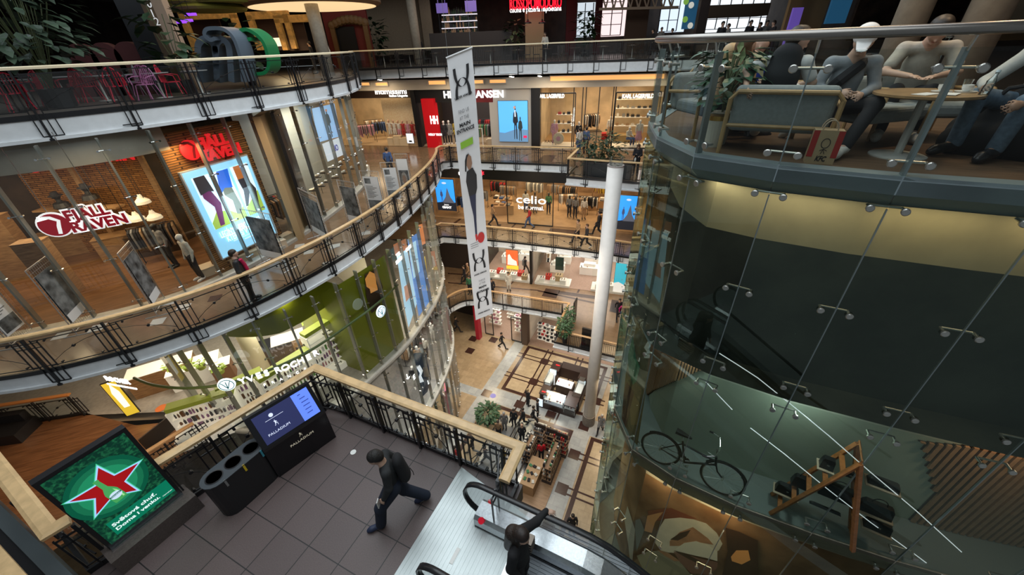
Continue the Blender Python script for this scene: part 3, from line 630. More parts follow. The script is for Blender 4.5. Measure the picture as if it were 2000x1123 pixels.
o1=oval(cx,hw,.2);mb=MB();mb.prism([(p.x,p.y)for p in o1],Z3,Z3+.8);mb.build('bin_body',mat('bin_black',(.012,.013,.015),.4),r)
mb=MB();mb.prism([(p.x,p.y)for p in oval(cx,hw+.01,.21)],Z3+.8,Z3+.815);mb.build('bin_top',mat('bin_top',(.045,.055,.065),.45),r)
for i in(-1,0,1):
 c=cx+ub*(i*.3)+Zv*.817;mb=MB();mb.lathe(c,[(.125,0),(.13,.004),(.115,.006),(.11,-.001)],28);mb.build('opening_ring',BLACK,r)
 mb=MB();mb.lathe(c,[(.0,.0015),(.112,.0015)],28);mb.build('opening',mat('hole_black',(.003,.003,.003),.9),r)
 mb=MB();mb.box(cx+ub*(i*.3+.05)+nb*.205+Zv*.74,(.03,.008,.16),ax=(ub,nb,Zv));mb.build('colour_strip',mat(('strip_grey','strip_yellow','strip_blue')[i+1],((.2,.2,.2),(.7,.5,.02),(.05,.3,.4))[i+1],.5),r)
HA=Vector((-6.2,2.95,Z3));HB=Vector((-5.73,3.77,Z3));hu=(HB-HA).normalized();hn=Vector((hu.y,-hu.x,0));HL=(HB-HA).length
def hp(a,h,d=0.0):return HA+hu*a+Zv*h+hn*d
r=thing('advertising_screen','tall lit green beer advertising screen with a red star on a grey stone base','advertising screen',HA+hu*HL/2)
mb=MB();mb.box(hp(HL/2,.17,.06),(HL+.2,.42,.34),ax=(hu,hn,Zv));mb.build('stone_base',mat('base_grey',(.1,.08,.072),.5,noise=.3,scale=40),r)
mb=MB();mb.box(hp(HL/2,.2,.02),(HL+.02,.14,.34),ax=(hu,hn,Zv));mb.build('steel_foot',STEEL,r)
mb=MB();mb.box(hp(HL/2,1.2,-.03),(HL+.04,.12,1.68),ax=(hu,hn,Zv));mb.build('screen_case',BLACK,r)
m=bpy.data.materials.new('green_screen');m.use_nodes=True;nt=m.node_tree;b=nt.nodes['Principled BSDF'];b.inputs['Base Color'].default_value=(0,0,0,1)
tc=nt.nodes.new('ShaderNodeTexCoord');n1=nt.nodes.new('ShaderNodeTexNoise');n1 .inputs['Scale'].default_value=22;n1 .inputs['Detail'].default_value=9
rp=nt.nodes.new('ShaderNodeValToRGB');rp.color_ramp.elements[0].position=.45;rp.color_ramp.elements[0].color=(.0,.028,.016,1);rp.color_ramp.elements[1].position=.8;rp.color_ramp.elements[1].color=(.015,.17,.065,1)
nt.links.new(tc.outputs['Object'],n1 .inputs[0]);nt.links.new(n1 .outputs[0],rp.inputs[0]);nt.links.new(rp.outputs[0],b.inputs['Emission Color']);b.inputs['Emission Strength'].default_value=1.0
mb=MB();mb.quad(hp(.03,.42,.035),hp(HL-.03,.42,.035),hp(HL-.03,1.98,.035),hp(.03,1.98,.035));mb.build('screen',m,r)
def star(c,R,d,k=.42,rot=.16,n=5,sx=1.0):
 return[hp(c[0]+R*(1 if i%2==0 else k)*math.sin(rot+math.pi*i/n)*sx,c[1]+R*(1 if i%2==0 else k)*math.cos(rot+math.pi*i/n),d)for i in range(2*n)]
def fan(mb,c,pts):mb.add([c]+pts,[(0,i+1,(i+1)%len(pts)+1)for i in range(len(pts))])
sc0=(.43,1.33)
for q_,(R_g,cg)in enumerate(((.44,(.0,.07,.035)),(.38,(.005,.12,.055)),(.31,(.01,.2,.09)))):mb=MB();mb.poly([hp(sc0[0]+R_g*math.cos(t*.2513),sc0[1]+R_g*1.15*math.sin(t*.2513),.0355+.0004*q_)for t in range(25)]);mb.build('green_glow',emis('green_glow_%d'%q_,cg,1),r)
for R,d,mm,nm in((.47,.037,emis('star_glow_green',(.05,.5,.25),.9),'glow'),(.44,.039,emis('star_halo',(.35,.6,1.0),.9),'halo'),(.39,.041,emis('star_red',(.28,.004,.006),1.0),'red_star')):
 mb=MB();fan(mb,hp(*sc0,d),star(sc0,R,d));mb.build(nm,mm,r)
bt=[(0,0),(.07,0),(.075,.02),(.075,.22),(.06,.27),(.03,.34),(.026,.5),(.032,.51),(.03,.54),(0,.54)]
bt2=[(-x,y)for x,y in bt[::-1]][1:-1];tl=.12;bb=lambda x,y,d=.044:hp(.44+x*math.cos(tl)-y*math.sin(tl),1.02+x*math.sin(tl)+y*math.cos(tl),d)
mb=MB();mb.poly([bb(x,y)for x,y in bt+bt2]);mb.build('bottle_image',emis('bottle_green',(.06,.35,.1),.8),r)
mb=MB();mb.poly([bb(x,y,.046)for x,y in((.035,.03),(.055,.03),(.055,.2),(.035,.26))]);mb.build('bottle_shine',emis('bottle_shine',(.35,.75,.3),.8),r)
mb=MB();mb.poly([bb(.07*math.cos(t/8*math.pi),.13+.07*math.sin(t/8*math.pi),.048)for t in range(16)]);mb.build('bottle_label',emis('label_white',(.6,.75,.9),.8),r)
mb=MB();mb.box(bb(0,.14,.05),(.14,.03,.002),ax=((bb(1,0)-bb(0,0)).normalized(),Vector((hu.x*0-hu.x*math.sin(tl),-hu.y*math.sin(tl),math.cos(tl))),hn));mb.build('label_band',emis('label_dark',(.02,.12,.08),.8),r)
text('Heineken',.03,'label_lettering',emis('label_white',(0,0,0),1),r,bb(0,.14,.053),bb(1,0)-bb(0,0),bb(0,1)-bb(0,0),.001,width=.11)
mb=MB();mb.quad(hp(.14,.5,.037),hp(HL-.03,.5,.037),hp(HL-.03,.8,.037),hp(.14,.8,.037));mb.build('caption_panel',emis('caption_green',(.0,.14,.075),1),r)
WL=emis('caption_white',(.8,.95,.95),.9)
text('Světová chuť.',.085,'caption_lettering',WL,r,hp(.17,.7,.04),hu,Zv,.001,'LEFT',bold=.002,width=.56)
text('Doma i venku.',.085,'caption_lettering',WL,r,hp(.17,.6,.04),hu,Zv,.001,'LEFT',bold=.002,width=.56)
text('Heineken',.03,'caption_lettering',WL,r,hp(.83,.56,.04),hu,Zv,.001,width=.13)
r=thing('rising_escalator_side','grey slanted escalator side with black grooves at the bottom corner below the oak rail','escalator',(-6.6,1.0,Z3))
P0=at(0,985,-4.9);P1_=at(150,1130,-4.9);d=(P1_-P0).normalized();nn=Vector((-d.y,d.x,0))
if nn.y>0:nn=-nn
for k,(a,b,m,z)in enumerate(((0,.16,mat('side_grey',(.09,.11,.12),.45,.3),.0),(.16,.3,BLACK,-.05),(.3,.42,mat('side_grey'),-.02),(.42,.62,BLACK,-.06))):
 mb=MB();q=[P0-d*1.5+nn*a,P1_+d*1.5+nn*a,P1_+d*1.5+nn*b,P0-d*1.5+nn*b];mb.prism([(p.x,p.y)for p in q],-5.0+z-.35,-4.9+z);mb.build('side_panel',m,r)
P0=at(-40,1055,-4.35);P1_=at(70,1180,-4.35);mb=MB();mb.sweep([P0,P1_],[(.09,-.06),(.09,0),(-.09,0),(-.09,-.06)]);mb.build('oak_rail',OAKW,r)
DK=mat('charcoal_cloth',(.022,.024,.026),.85,noise=.3,scale=20);NV=mat('navy_denim',(.012,.018,.035),.85);BKC=mat('black_cloth',(.01,.01,.012),.85)
fm=at(787,1003,Z3);md=(at(750,1015,Z3)-at(825,990,Z3)).normalized();yaw=math.atan2(-md.x,md.y)
NVS=mat('navy_shoe',(.02,.03,.07),.6)
def manx(r,T,p,M):
 mb=MB();w=p['wL'];c=T@Vector((w[0],w[1]+.09,w[2]-.06));mb.box(c,(.015,.075,.15));mb.build('held_phone',mat('phone_white',(.7,.7,.68),.4),r)
 mb=MB();a=T@Vector((.1,-.3,1.0));mb.tube([a,a+Vector((.03,.0,-.1)),a+Vector((.02,.02,-.22))],.006,5);mb.build('dangling_strap',BKC,r)
 for q in('aR','aL'):
  t='t'+q[1];v=Vector(p[q]);tt=Vector(p[t]);dd=(tt-v).normalized();A_=T@Vector((v.x,v.y,v.z-.08));mb=MB();mb.tube([T@(v-dd*.04-Zv*.075),T@(v.lerp(tt,.5)-Zv*.062),T@(tt+dd*.05-Zv*.035)],.028,6);mb.build('white_sole',mat('sole_white',(.75,.73,.68),.6),r)
person('person in black hoodie and dark trousers with a backpack striding across the granite platform',fm,yaw,'walk',flip=True,top=DK,legs=NV,hair=mat('near_black_hair',(.012,.01,.009),.6,noise=.6,scale=60,bump=.5),shoe=NVS,res=.012,fine=True,H=1.72,loose=1.32,build=1.1,bag=(BKC,'back'),J=dict(kL=(-.1,.26,.52),aL=(-.1,.34,.1),tL=(-.11,.5,.05),kR=(.1,-.12,.5),aR=(.1,-.42,.14),tR=(.12,-.28,.045),head=(0,.1,1.6),face=(.1,1,-.55),neck=(0,.04,1.47),eL=(-.23,.02,1.14),wL=(-.22,.14,.9),eR=(.23,-.12,1.14),wR=(.2,.04,.96)),extra=manx)
gh=at(1012,1040,-4.0);gy=math.atan2(-E1 .x,E1 .y);gf=Vector((gh.x,gh.y,-5.56))
def girlx(r,T,p,M):
 skin_obj('long_hair',[('c',M(0,-.04,.03),M(0,-.07,-.1),.1,.1),('c',M(0,-.07,-.1),M(-.02,-.1,-.42),.11,.07,None,.03),('c',(0,-.08,1.58),(0,-.15,1.2),.11,.08),('c',M(.06,.0,.0),M(.09,.05,-.3),.03,.03),('c',M(-.06,.0,.0),M(-.09,.05,-.3),.03,.03)],mat('chestnut_lock',(.03,.015,.009),.5,noise=.8,scale=60,bump=.6),r,T,.012)
 c=T@Vector((-.3,-.1,.78));mb=MB();mb.box(c,(.14,.34,.26),rz=gy);mb.build('striped_bag',mat('bag_cream',(.6,.5,.42),.7),r)
 mb=MB()
 for i in range(4):mb.box(c+Zv*(-.1+i*.065),(.145,.345,.025),rz=gy)
 mb.build('bag_stripe',BKC,r)
hl=T_=None
inv=(Matrix.Translation(gf)@Matrix.Rotation(gy,4,'Z')@Matrix.Scale(1.64/1.75,4)).inverted();hw_=inv@Vector(at(1068,996,-4.42))
person('long-haired person in a black jacket on the escalator, one hand on its handrail',gf,gy,'stand',top=BKC,legs=BKC,hair=mat('chestnut_hair',(.022,.011,.008),.55,noise=.5,scale=50),long_hair=True,shoe=BKC,res=.012,fine=True,H=1.64,coat=.4,build=1.18,J=dict(wL=tuple(hw_),eL=(-.2+(hw_.x+.2)*.5,hw_.y*.5,1.22),face=(.15,1,-.3),head=(0,.05,1.61),wR=(.22,.1,.95),fL=(-.1,1,-.1),uL=(0,.1,1)),extra=girlx)
# ---------- the glass drum with the cafe on top
TG=glass('drum_glass',(.74,.82,.77),.1,.015,(.78,.95,.82))
TGC=glass('drum_glass_clear',(.8,.86,.83),.03,.015)
TP=[Vector(p)for p in((12.5,12.6),(9.0,9.9),(6,9.4),(4.3,8.7),(3.0,7.7),(2.3,6.6),(2.06,5.5),(2.15,4.5),(2.75,3.9),(3.56,3.38),(4.5,2.92),(5.45,2.5),(6.5,2.12),(7.6,1.8),(9.2,1.5),(12,1.2))][::-1]
TP=TP[::-1]
inn=lambda d:off2(TP,d)
s_out=1 if off2(TP,1)[8].length<TP[8].length else-1
def inw(d):return off2(TP,-s_out*d)
GREYF=mat('drum_steel',(.3,.35,.36),.35,.7)
DWOOD=wood('cafe_floor_wood',(.1,.06,.035),(.18,.11,.065),.4)
mb=MB();tpf=[(p.x,p.y)for p in inw(.14)];back=[(24,1.2),(30,24.5),(16,23.7),(13.5,16)]
mb.poly([(x,y,0)for x,y in tpf]+[(24,1.2,0),(30,24.5,0),(16,23.7,0),(13.5,16,0)]);struct('floor',mb,DWOOD)
mb=MB();mb.poly([(x,y,-.3)for x,y in tpf]+[(24,1.2,-.3),(30,24.5,-.3),(16,23.7,-.3),(13.5,16,-.3)]);struct('ceiling',mb,mat('drum_soffit',(.25,.24,.2),.7))
mb=MB();A,B=inw(.16),inw(.0);mb.strip([v3(p,.01)for p in A],[v3(p,.01)for p in B]);mb.strip([v3(p,.01)for p in B],[v3(p,-.16)for p in B]);mb.strip([v3(p,-.16)for p in B],[v3(p,-.3)for p in A]);struct('trim_5',mb,mat('pale_steel',(.36,.44,.47),.35,.5))
for z in(-5.45,-10.6):
 mb=MB();mb.strip([v3(p,z)for p in inw(.12)],[v3(p,z)for p in inw(-.0)]);mb.strip([v3(p,z)for p in inw(0)],[v3(p,z-.08)for p in inw(0)]);mb.strip([v3(p,z-.08)for p in inw(0)],[v3(p,z-.5)for p in inw(.14)]);mb.strip([v3(p,z-.5)for p in inw(.14)],[v3(p,z-.5)for p in inw(3)]);struct('trim_6',mb,mat('slab_beige',(.42,.38,.3),.6,noise=.1))
root=tag(thing('window_5','frameless glass wall of the drum on round steel clamps','glass wall',v3(TP[7],0)),kind='structure')
def clampz(p,t,z,mb):
 N=Vector((t.y,-t.x,0))*s_out;T=Vector((t.x,t.y,0));c=v3(p,z)-N*.1
 mb.rod(c-T*.12,c+T*.12,.012,8)
 for s_ in(-.13,.13):mb.rod(c+T*s_,c+T*s_+N*.125,.014,8);mb.lathe(c+T*s_+N*.1,[(.0,0),(.034,0),(.036,.024),(.028,.03),(.0,.03)],18,ax=(T,Zv,N))
CL=mat('clamp_steel',(.5,.5,.47),.3,.9)
rows=[(1.0,-.02),(-.03,-2.92),(-2.94,-5.44),(-5.46,-8.1),(-8.12,-10.6),(-10.62,-13.2),(-13.22,-15.8),(-15.82,-18.4),(-18.42,-21)]
for i in range(len(TP)):
 p=TP[i];t=(TP[min(i+1,len(TP)-1)]-TP[max(i-1,0)]).normalized()
 mb=MB()
 for z in(.86,.12,-.3,-1.5,-2.72,-3.15,-5.25,-5.75,-7.8,-8.4,-10.3):clampz(p,t,z,mb)
 mb.build('glass_clamp',CL,root,smooth=False)
 mb=MB();N=Vector((t.y,-t.x,0))*s_out;T=Vector((t.x,t.y,0))
 if i%2==1:mb.box(v3(p,.0)-N*.06+Zv*.5,(.06 if i in(6,8)else.03,.08,1.0),ax=(T,N,Zv));mb.box(v3(p,-10.65)-N*.012,(.012,.02,20.7),ax=(T,N,Zv))
 else:mb.box(v3(p,.5)-N*.04,(.012,.03,1.0),ax=(T,N,Zv));mb.box(v3(p,-10.65)-N*.012,(.012,.02,20.7),ax=(T,N,Zv))
 mb.build('support_fin',GREYF,root)
 if i<len(TP)-1:
  b=TP[i+1]
  for k,(z1,z0)in enumerate(rows):
   A=p.lerp(b,.006);B=p.lerp(b,.994);g=MB();g.quad(v3(A,z0),v3(B,z0),v3(B,z1),v3(A,z1));g.build('glass_pane',TGC if k in(0,)else TG,root)
r=thing('steel_handrail','round brushed steel handrail above the glass drum of the cafe','handrail',v3(TP[7],1.12));mb=MB()
hrp=resample(smoothpath([tuple(p)for p in off2(TP,s_out*.03)],4),.3);mb.tube([v3(p,1.12)for p,t in hrp],.042,12);mb.build('rail_tube',mat('handrail_steel',(.3,.28,.26),.3,.9),r,smooth=True)
for i,p in enumerate(TP):
 t=(TP[min(i+1,len(TP)-1)]-TP[max(i-1,0)]).normalized();N=Vector((t.y,-t.x,0))*s_out;mb=MB()
 mb.rod(v3(p,1.1)+N*.03,v3(p,.98)-N*.02,.012,6);mb.build('rail_bracket',CL,r)
def band(name,d,z0,z1,m,i0=0,i1=99,fc=None):
 P=inw(d)[i0:i1];mb=MB();mb.strip([v3(p,z0)for p in P],[v3(p,z1)for p in P]);struct(name,mb,m)
band('wall_inner',.5,-1.0,-.3,mat('drum_beige',(.55,.46,.28),.6,noise=.12,scale=3))
band('wall_inner',.5,-2.95,-1.0,mat('drum_dark',(.05,.055,.042),.5,col2=(.008,.01,.007),scale=1.1))
mb=MB();mb.strip([v3(p,-2.95)for p in inw(.04)],[v3(p,-2.95)for p in inw(1.5)]);struct('ceiling',mb,mat('drum_dark'))
lamp('band_lamp',(3.22,3.95,-.36),.9,2.6,(1,.85,.6),(0,0,-.6),sy=.12);lamp('band_fill_b',(4.15,3.42,-.36),.9,2.4,(1,.8,.5),(0,0,-.45),sy=.12);lamp('band_fill_e',(5.1,3.0,-.36),.9,2,(1,.78,.48),(0,0,-.42),sy=.12);lamp('band_fill_c',(2.6,4.55,-.36),.7,2,(1,.88,.65),(0,0,-1),sy=.12);lamp('band_fill_d',(6.1,2.6,-.36),.9,1.8,(1,.7,.4),(0,0,-.4),sy=.12)  # unseen fills added under the slab to brighten the beige band
PALE=mat('pale_green_wall',(.36,.42,.34),.5,noise=.06,scale=2)
NI=.75;mb=MB();mb.strip([v3(p,-5.44)for p in inw(.02)],[v3(p,-5.44)for p in inw(1.5)]);struct('floor',mb,mat('niche_floor',(.2,.24,.24),.4))
Pn=inw(NI);mb=MB();mb.strip([v3(p,-5.44)for p in Pn],[v3(p,-2.95)for p in Pn]);struct('wall_niche',mb,PALE)
lamp('niche_lamp',(4.0,3.55,-3.0),.25,10,(.85,1,.92));lamp('niche_lamp_b',(2.75,4.6,-3.0),.2,7,(.85,1,.92));lamp('niche_lamp_c',(6.2,2.6,-3.0),.25,6,(1,.7,.45))
SL=mat('slat_oak',(.4,.22,.11),.5,noise=.2);SLD=mat('slat_gap',(.03,.018,.012),.8)
seg=[]
acc=0
for i,p in enumerate(Pn):seg.append(acc);acc+=(Pn[i+1]-p).length if i<len(Pn)-1 else 0
def wallpt(s,z,n=0.0):
 for i in range(len(seg)-1):
  if s<=seg[i+1]or i==len(seg)-2:break
 a,b=Pn[i],Pn[i+1];t=(s-seg[i])/(seg[i+1]-seg[i]);p=a.lerp(b,t);tt=(b-a).normalized();N=Vector((tt.y,-tt.x))*s_out;return v3(p+N*n,z)
def wall_s(px,py):
 r=ray(px,py);best=None
 for i in range(len(Pn)-1):
  a,b=Pn[i],Pn[i+1];d=b-a;den=r.x*d.y-r.y*d.x
  if abs(den)<1e-9:continue
  k=(a.x*d.y-a.y*d.x)/den;u=(r.x*k-a.x)/d.x if abs(d.x)>abs(d.y)else(r.y*k-a.y)/d.y
  miss=max(0,-u,u-1)
  if k>0 and(best is None or(round(miss,4),k)<best[:2]):best=(round(miss,4),k,seg[i]+u*d.length,CAMZ+r.z*k)
 return best[2],best[3]
def slat_panel(label,pts,pitch=.06):
 S=[wall_s(*p)for p in pts];r=thing('slatted_panel',label,'wall panel',wallpt(S[0][0],-5.4))
 mb=MB();mb2=MB();smin=min(s for s,z in S);smax=max(s for s,z in S);s=smin+.01
 while s<smax:
  zs=[]
  for i in range(len(S)):
   (a,z0),(b,z1)=S[i],S[(i+1)%len(S)]
   if(a<=s<b)or(b<=s<a):zs.append(z0+(z1-z0)*(s-a)/(b-a))
  if len(zs)>=2:
   zs=sorted(zs);z0,z1=max(-5.43,zs[0]),min(-2.96,zs[-1]);a=wallpt(s,0,.03);b=wallpt(s+.001,0,.03);t=(b-a).normalized();N=Vector((t.y,-t.x,0))*s_out
   if z1>z0:mb.box(wallpt(s,(z0+z1)/2,.03),(pitch*.6,.03,z1-z0),ax=(t,N,Zv));mb2 .box(wallpt(s,(z0+z1)/2,.008),(pitch*1.05,.012,z1-z0),ax=(t,N,Zv))
  s+=pitch
 mb.build('slat',SL,r);mb2 .build('dark_backing',SLD,r)
slat_panel('triangular oak slat panel above the bicycle display',[(1272,600),(1255,780),(1400,705),(1345,640)],.045)
slat_panel('broad oak slat panel beyond the hanging bags',[(1800,860),(1846,1052),(1705,1088),(1850,1260),(2300,1400),(2400,1000),(2010,880)],.085)
def bicycle():
 a=at(1287,903,-5.43);b=at(1395,957,-5.43);d=(b-a);wb=1.02;d.normalize();c0=a+(b-a)*.5-d*wb/2;n=Vector((-d.y,d.x,0));R=.33
 lean=(n*.12+Zv).normalized();P=lambda x,h,o=0:c0+d*x+lean*h+n*o
 r=thing('bicycle','black city bicycle standing in the pale green window display','bicycle',c0+d*wb/2);K=mat('bike_black',(.015,.015,.017),.3)
 for x in(0,wb):
  c=P(x,R);w=thing('wheel',None,None);w.parent=r;LOC[w.name]=LOC[r.name];mb=MB()
  mb.tube([c+d*(R*math.cos(t*math.pi/16))+lean*(R*math.sin(t*math.pi/16))for t in range(32)],.017,8,closed=True);mb.build('tyre',mat('tyre_black',(.02,.02,.02),.7),w)
  mb=MB();mb.tube([c+d*((R-.025)*math.cos(t*math.pi/16))+lean*((R-.025)*math.sin(t*math.pi/16))for t in range(32)],.009,6,closed=True);mb.build('rim',CHROME,w)
  mb=MB()
  for t in range(24):q=t*math.pi/12;mb.rod(c+n*(.02 if t%2 else-.02),c+d*((R-.03)*math.cos(q))+lean*((R-.03)*math.sin(q)),.0015,4)
  mb.rod(c-n*.04,c+n*.04,.02,10);mb.build('spokes',CHROME,w)
  mb=MB();mb.tube([c+d*((R+.03)*math.cos(t))+lean*((R+.03)*math.sin(t))for t in[(.35 if x else.1)+i*.22 for i in range(11)]],.012,6);mb.build('mudguard',K,r)
 bbk=P(.42,.28);seat=P(.3,.72);hd=P(.83,.72);hl=P(.87,.55);mb=MB()
 for p,q,rr in((bbk,seat,.017),(P(.31,.66),hl+lean*.06,.016),(bbk,hl,.019),(bbk,P(0,R),.011),(P(.31,.66),P(0,R),.01),(hl-lean*.02,hd,.02)):mb.rod(p,q,rr,10)
 mb.build('frame',K,r);mb=MB();mb.tube([hl,P(.92,.42),P(wb,R)],.014,8);mb.build('fork',K,r)
 mb=MB();mb.rod(seat,P(.28,.84),.012,8);mb.build('seat_post',CHROME,r)
 mb=MB();mb.tube([P(.16,.88),P(.24,.87),P(.36,.86),P(.42,.85)],[.055,.05,.03,.015],10);mb.build('saddle',K,r)
 mb=MB();mb.rod(hd,P(.8,.88),.012,8);mb.tube([P(.68,.9,.27),P(.8,.93,.2),P(.84,.89,.05),P(.84,.89,-.05),P(.8,.93,-.2),P(.68,.9,-.27)],.011,8);mb.build('handlebar',CHROME,r)
 for o in(-.27,.27):mb=MB();mb.rod(P(.63,.9,o),P(.72,.9,o*.98),.016,8);mb.build('grip',K,r)
 mb=MB();mb.lathe(bbk+n*.04,[(.0,0),(.09,0),(.09,.006),(0,.006)],20,ax=(d,lean,n));mb.rod(bbk+n*.06,bbk+n*.06-lean*.16+d*.04,.01,6);mb.rod(bbk-n*.06,bbk-n*.06+lean*.16-d*.04,.01,6)
 mb.box(bbk+n*.1-lean*.16+d*.04,(.08,.07,.02),ax=(d,n,lean));mb.build('crankset',CHROME,r)
 mb=MB();mb.tube([P(.0,R+.05,.04),P(.2,R+.02,.045),bbk+n*.045+lean*.09,bbk+n*.045-lean*.09,P(.0,R-.05,.04)],.005,5,closed=True);mb.build('chain',K,r)
bicycle()
LW_=mat('ladder_orange',(.42,.16,.05),.5,noise=.3,scale=15);La,Lb,Lc,Ld=at(1505,1003,-5.43),at(1543,1003,-5.43),at(1665,1076,-5.43),at(1692,1073,-5.43)
Lb=La+Vector((.2,.3,0));Ld=Lc+Vector((.2,.3,0));top=(La+Lc)/2+Zv*1.75;top2=(Lb+Ld)/2+Zv*1.75
r=thing('step_ladder','orange wooden step ladder displaying black bags','ladder',(La+Lc)/2)
for a,b in((La,top),(Lb,top2),(Lc,top),(Ld,top2)):mb=MB();d=(b-a).normalized();mb.rod(a,b,.036,4);mb.build('leg',LW_,r)
rung=MB()
for f,g in((La,Lb),(Lc,Ld)):
 for k in(.12,.3,.48,.66,.84):rung.box((f.lerp(top,k)+g.lerp(top2,k))/2,((g-f).length*.95,.06,.025),rz=math.atan2(.3,.2))
rung.build('rung',LW_,r);mb=MB();mb.tube([top,top+Zv*.06,top2+Zv*.06,top2],.012,6);mb.build('handle',LW_,r)
LE=mat('black_leather',(.012,.012,.014),.4);SHD=mat('pale_shelf',(.5,.4,.3),.5);ldir=(Lc-La).normalized()
specs=[((1617,903),.2,.18,'small black clutch bag near the wall above the step ladder',0),((1566,940),.3,.2,'boxy black handbag with a thin handle, upper end of the ladder display',1),((1538,955),.38,.16,'long black bag lowest on the outer side of the ladder',0),((1635,960),.5,.26,'widest black tote bag with a round handle between the ladder legs',1),((1660,923),.2,.07,'flat black purse under the ladder top',0),((1727,943),.42,.1,'low rounded black pouch on its own shelf beside the ladder',0),((1712,992),.48,.2,'black top-handle bag on the shelf of the ladder leg',1),((1716,1025),.38,.17,'round-cornered black bag on the lowest shelf',0),((1612,992),.5,.04,'closed black umbrella lying below the tote bag',2)]
for k,((x,y),w,h,lb,kd)in enumerate(specs):
 rr=ray(x,y);o=(La+Lb)/2+Vector((.05,.07,0));nn=Vector((ldir.y,-ldir.x,0));nn=nn if nn.dot(o)<0 else-nn;w*=.8;t=(o-Vector((0,0,CAMZ))).dot(nn)/rr.dot(nn);c=rr*t+Vector((0,0,CAMZ));c.z=max(c.z,-5.43+h/2)
 r=thing(('hand_bag','hand_bag','umbrella')[kd],lb,('bag','bag','umbrella')[kd],c-Zv*h/2);mb=MB();D=.13 if kd<2 else.05
 prof=[(-w/2,-h/2),(w/2,-h/2),(w*.46,h*.3),(w*.38,h/2),(-w*.38,h/2),(-w*.46,h*.3)];n=len(prof)
 mb.add([c+ldir*a+Zv*b+nn*(D/2*(1 if b<.1*h else.6))for a,b in prof]+[c+ldir*a+Zv*b-nn*(D/2*(1 if b<.1*h else.6))for a,b in prof],[tuple(range(n)),tuple(range(n,2*n))[::-1]]+[(i,n+i,n+(i+1)%n,(i+1)%n)for i in range(n)]);mb.build('bag_body',LE,r)
 if kd==1:mb=MB();mb.tube([c+ldir*(w*.22*math.cos(q*math.pi/8))+Zv*(h/2+.1*math.sin(q*math.pi/8))for q in range(9)],.007,5);mb.build('handle',LE,r)
 if kd==0:mb=MB();mb.box(c+nn*(D/2+.003)+Zv*.01,(.03,.006,.025),ax=(ldir,nn,Zv));mb.build('clasp',STEEL,r)
 if kd<2 and k not in(1,3,4):mb=MB();mb.box(c-Zv*(h/2+.012),(w+.04,.2,.018),ax=(ldir,nn,Zv));mb.build('shelf_board',SHD,r)
IN8=inw(.1)
def hitp(P,px,py):
 r=ray(px,py);best=None
 for i in range(len(P)-1):
  a,b=P[i],P[i+1];d=b-a;den=r.x*d.y-r.y*d.x
  if abs(den)<1e-9:continue
  k=(a.x*d.y-a.y*d.x)/den;u=((r.x*k-a.x)/d.x)if abs(d.x)>abs(d.y)else((r.y*k-a.y)/d.y);miss=round(max(0,-u,u-1),4)
  if k>0 and(best is None or(miss,k)<best):best=(miss,k)
 k=best[1];return Vector((r.x*k,r.y*k,CAMZ+r.z*k))
REFL=emis('reflection_line',(.75,.8,.85),.75)  # glowing tubes put in for reflections on the glass, no lamps there
for lb,q in(('long thin white modelled reflection slanting over the drum glass towards the slats',((1405,690),(1440,712),(1480,738),(1545,790),(1620,852),(1700,922),(1790,998),(1878,1078))),('lower thin white modelled reflection slanting over the drum glass across the ladder display',((1466,836),(1530,885),(1620,958),(1700,1020),(1790,1085),(1850,1130))),('short thin white modelled reflection on the drum glass near the oak triangle',((1378,745),(1405,774),(1430,800)))):
 r=thing('reflection_line',lb,'reflection',hitp(IN8,*q[0]));mb=MB();mb.tube([hitp(IN8,*p)for p in q],.0065,5);mb.build('tube',REFL,r)
IM=inw(.55)
band('wall_inner',.55,-10.6,-6.6,mat('poster_brown',(.16,.075,.03),.5,col2=(.35,.2,.1),scale=1.2));band('wall_inner',.55,-6.6,-5.95,mat('slab_beige'))
band('wall_inner',1.2,-21,-10.6,mat('drum_stone',(.4,.34,.24),.5,noise=.2,scale=1.5))
def img_s(px,py,n=0.0):
 r=ray(px,py);best=None;P=off2(TP,-s_out*(.55-n))
 for i in range(len(P)-1):
  a,b=P[i],P[i+1];d=b-a;den=r.x*d.y-r.y*d.x
  if abs(den)<1e-9:continue
  k=(a.x*d.y-a.y*d.x)/den;u=((r.x*k-a.x)/d.x)if abs(d.x)>abs(d.y)else((r.y*k-a.y)/d.y)
  miss=round(max(0,-u,u-1),4)
  if k>0 and(best is None or(miss,k)<best):best=(miss,k)
 best=best[1];return Vector((r.x*best,r.y*best,CAMZ+r.z*best))
def img_poly(name,pts,m,parent,n):
 c=(sum(p[0]for p in pts)/len(pts),sum(p[1]for p in pts)/len(pts));dense=[]
 for i in range(len(pts)):
  a,b=pts[i],pts[(i+1)%len(pts)]
  for k in range(6):dense.append((a[0]+(b[0]-a[0])*k/6,a[1]+(b[1]-a[1])*k/6))
 vs=[];fs=[];m_=len(dense);R=6
 for j in range(1,R+1):
  for q in dense:vs.append(img_s(c[0]+(q[0]-c[0])*j/R,c[1]+(q[1]-c[1])*j/R,n))
 vs.append(img_s(*c,n))
 for j in range(R-1):fs+=[(j*m_+i,j*m_+(i+1)%m_,(j+1)*m_+(i+1)%m_,(j+1)*m_+i)for i in range(m_)]
 fs+=[(m_*R,i,(i+1)%m_)for i in range(m_)]
 mb=MB();mb.add(vs,fs);return mb.build(name,m,parent)
r=thing('wall_poster','huge lit photograph of a hooded face on the curved shop wall below the bicycle','poster',img_s(1380,1050))
CRM=mat('hood_cream',(.62,.55,.38),.6,emit=.12,noise=.2,scale=3);FACE=mat('face_warm',(.45,.22,.1),.6,emit=.08,noise=.4,scale=3);DKB=mat('image_dark',(.06,.025,.012),.6,emit=.02)
ZP=lambda*q:[(1180+x/4.727,950+y/4.727)for x,y in q]
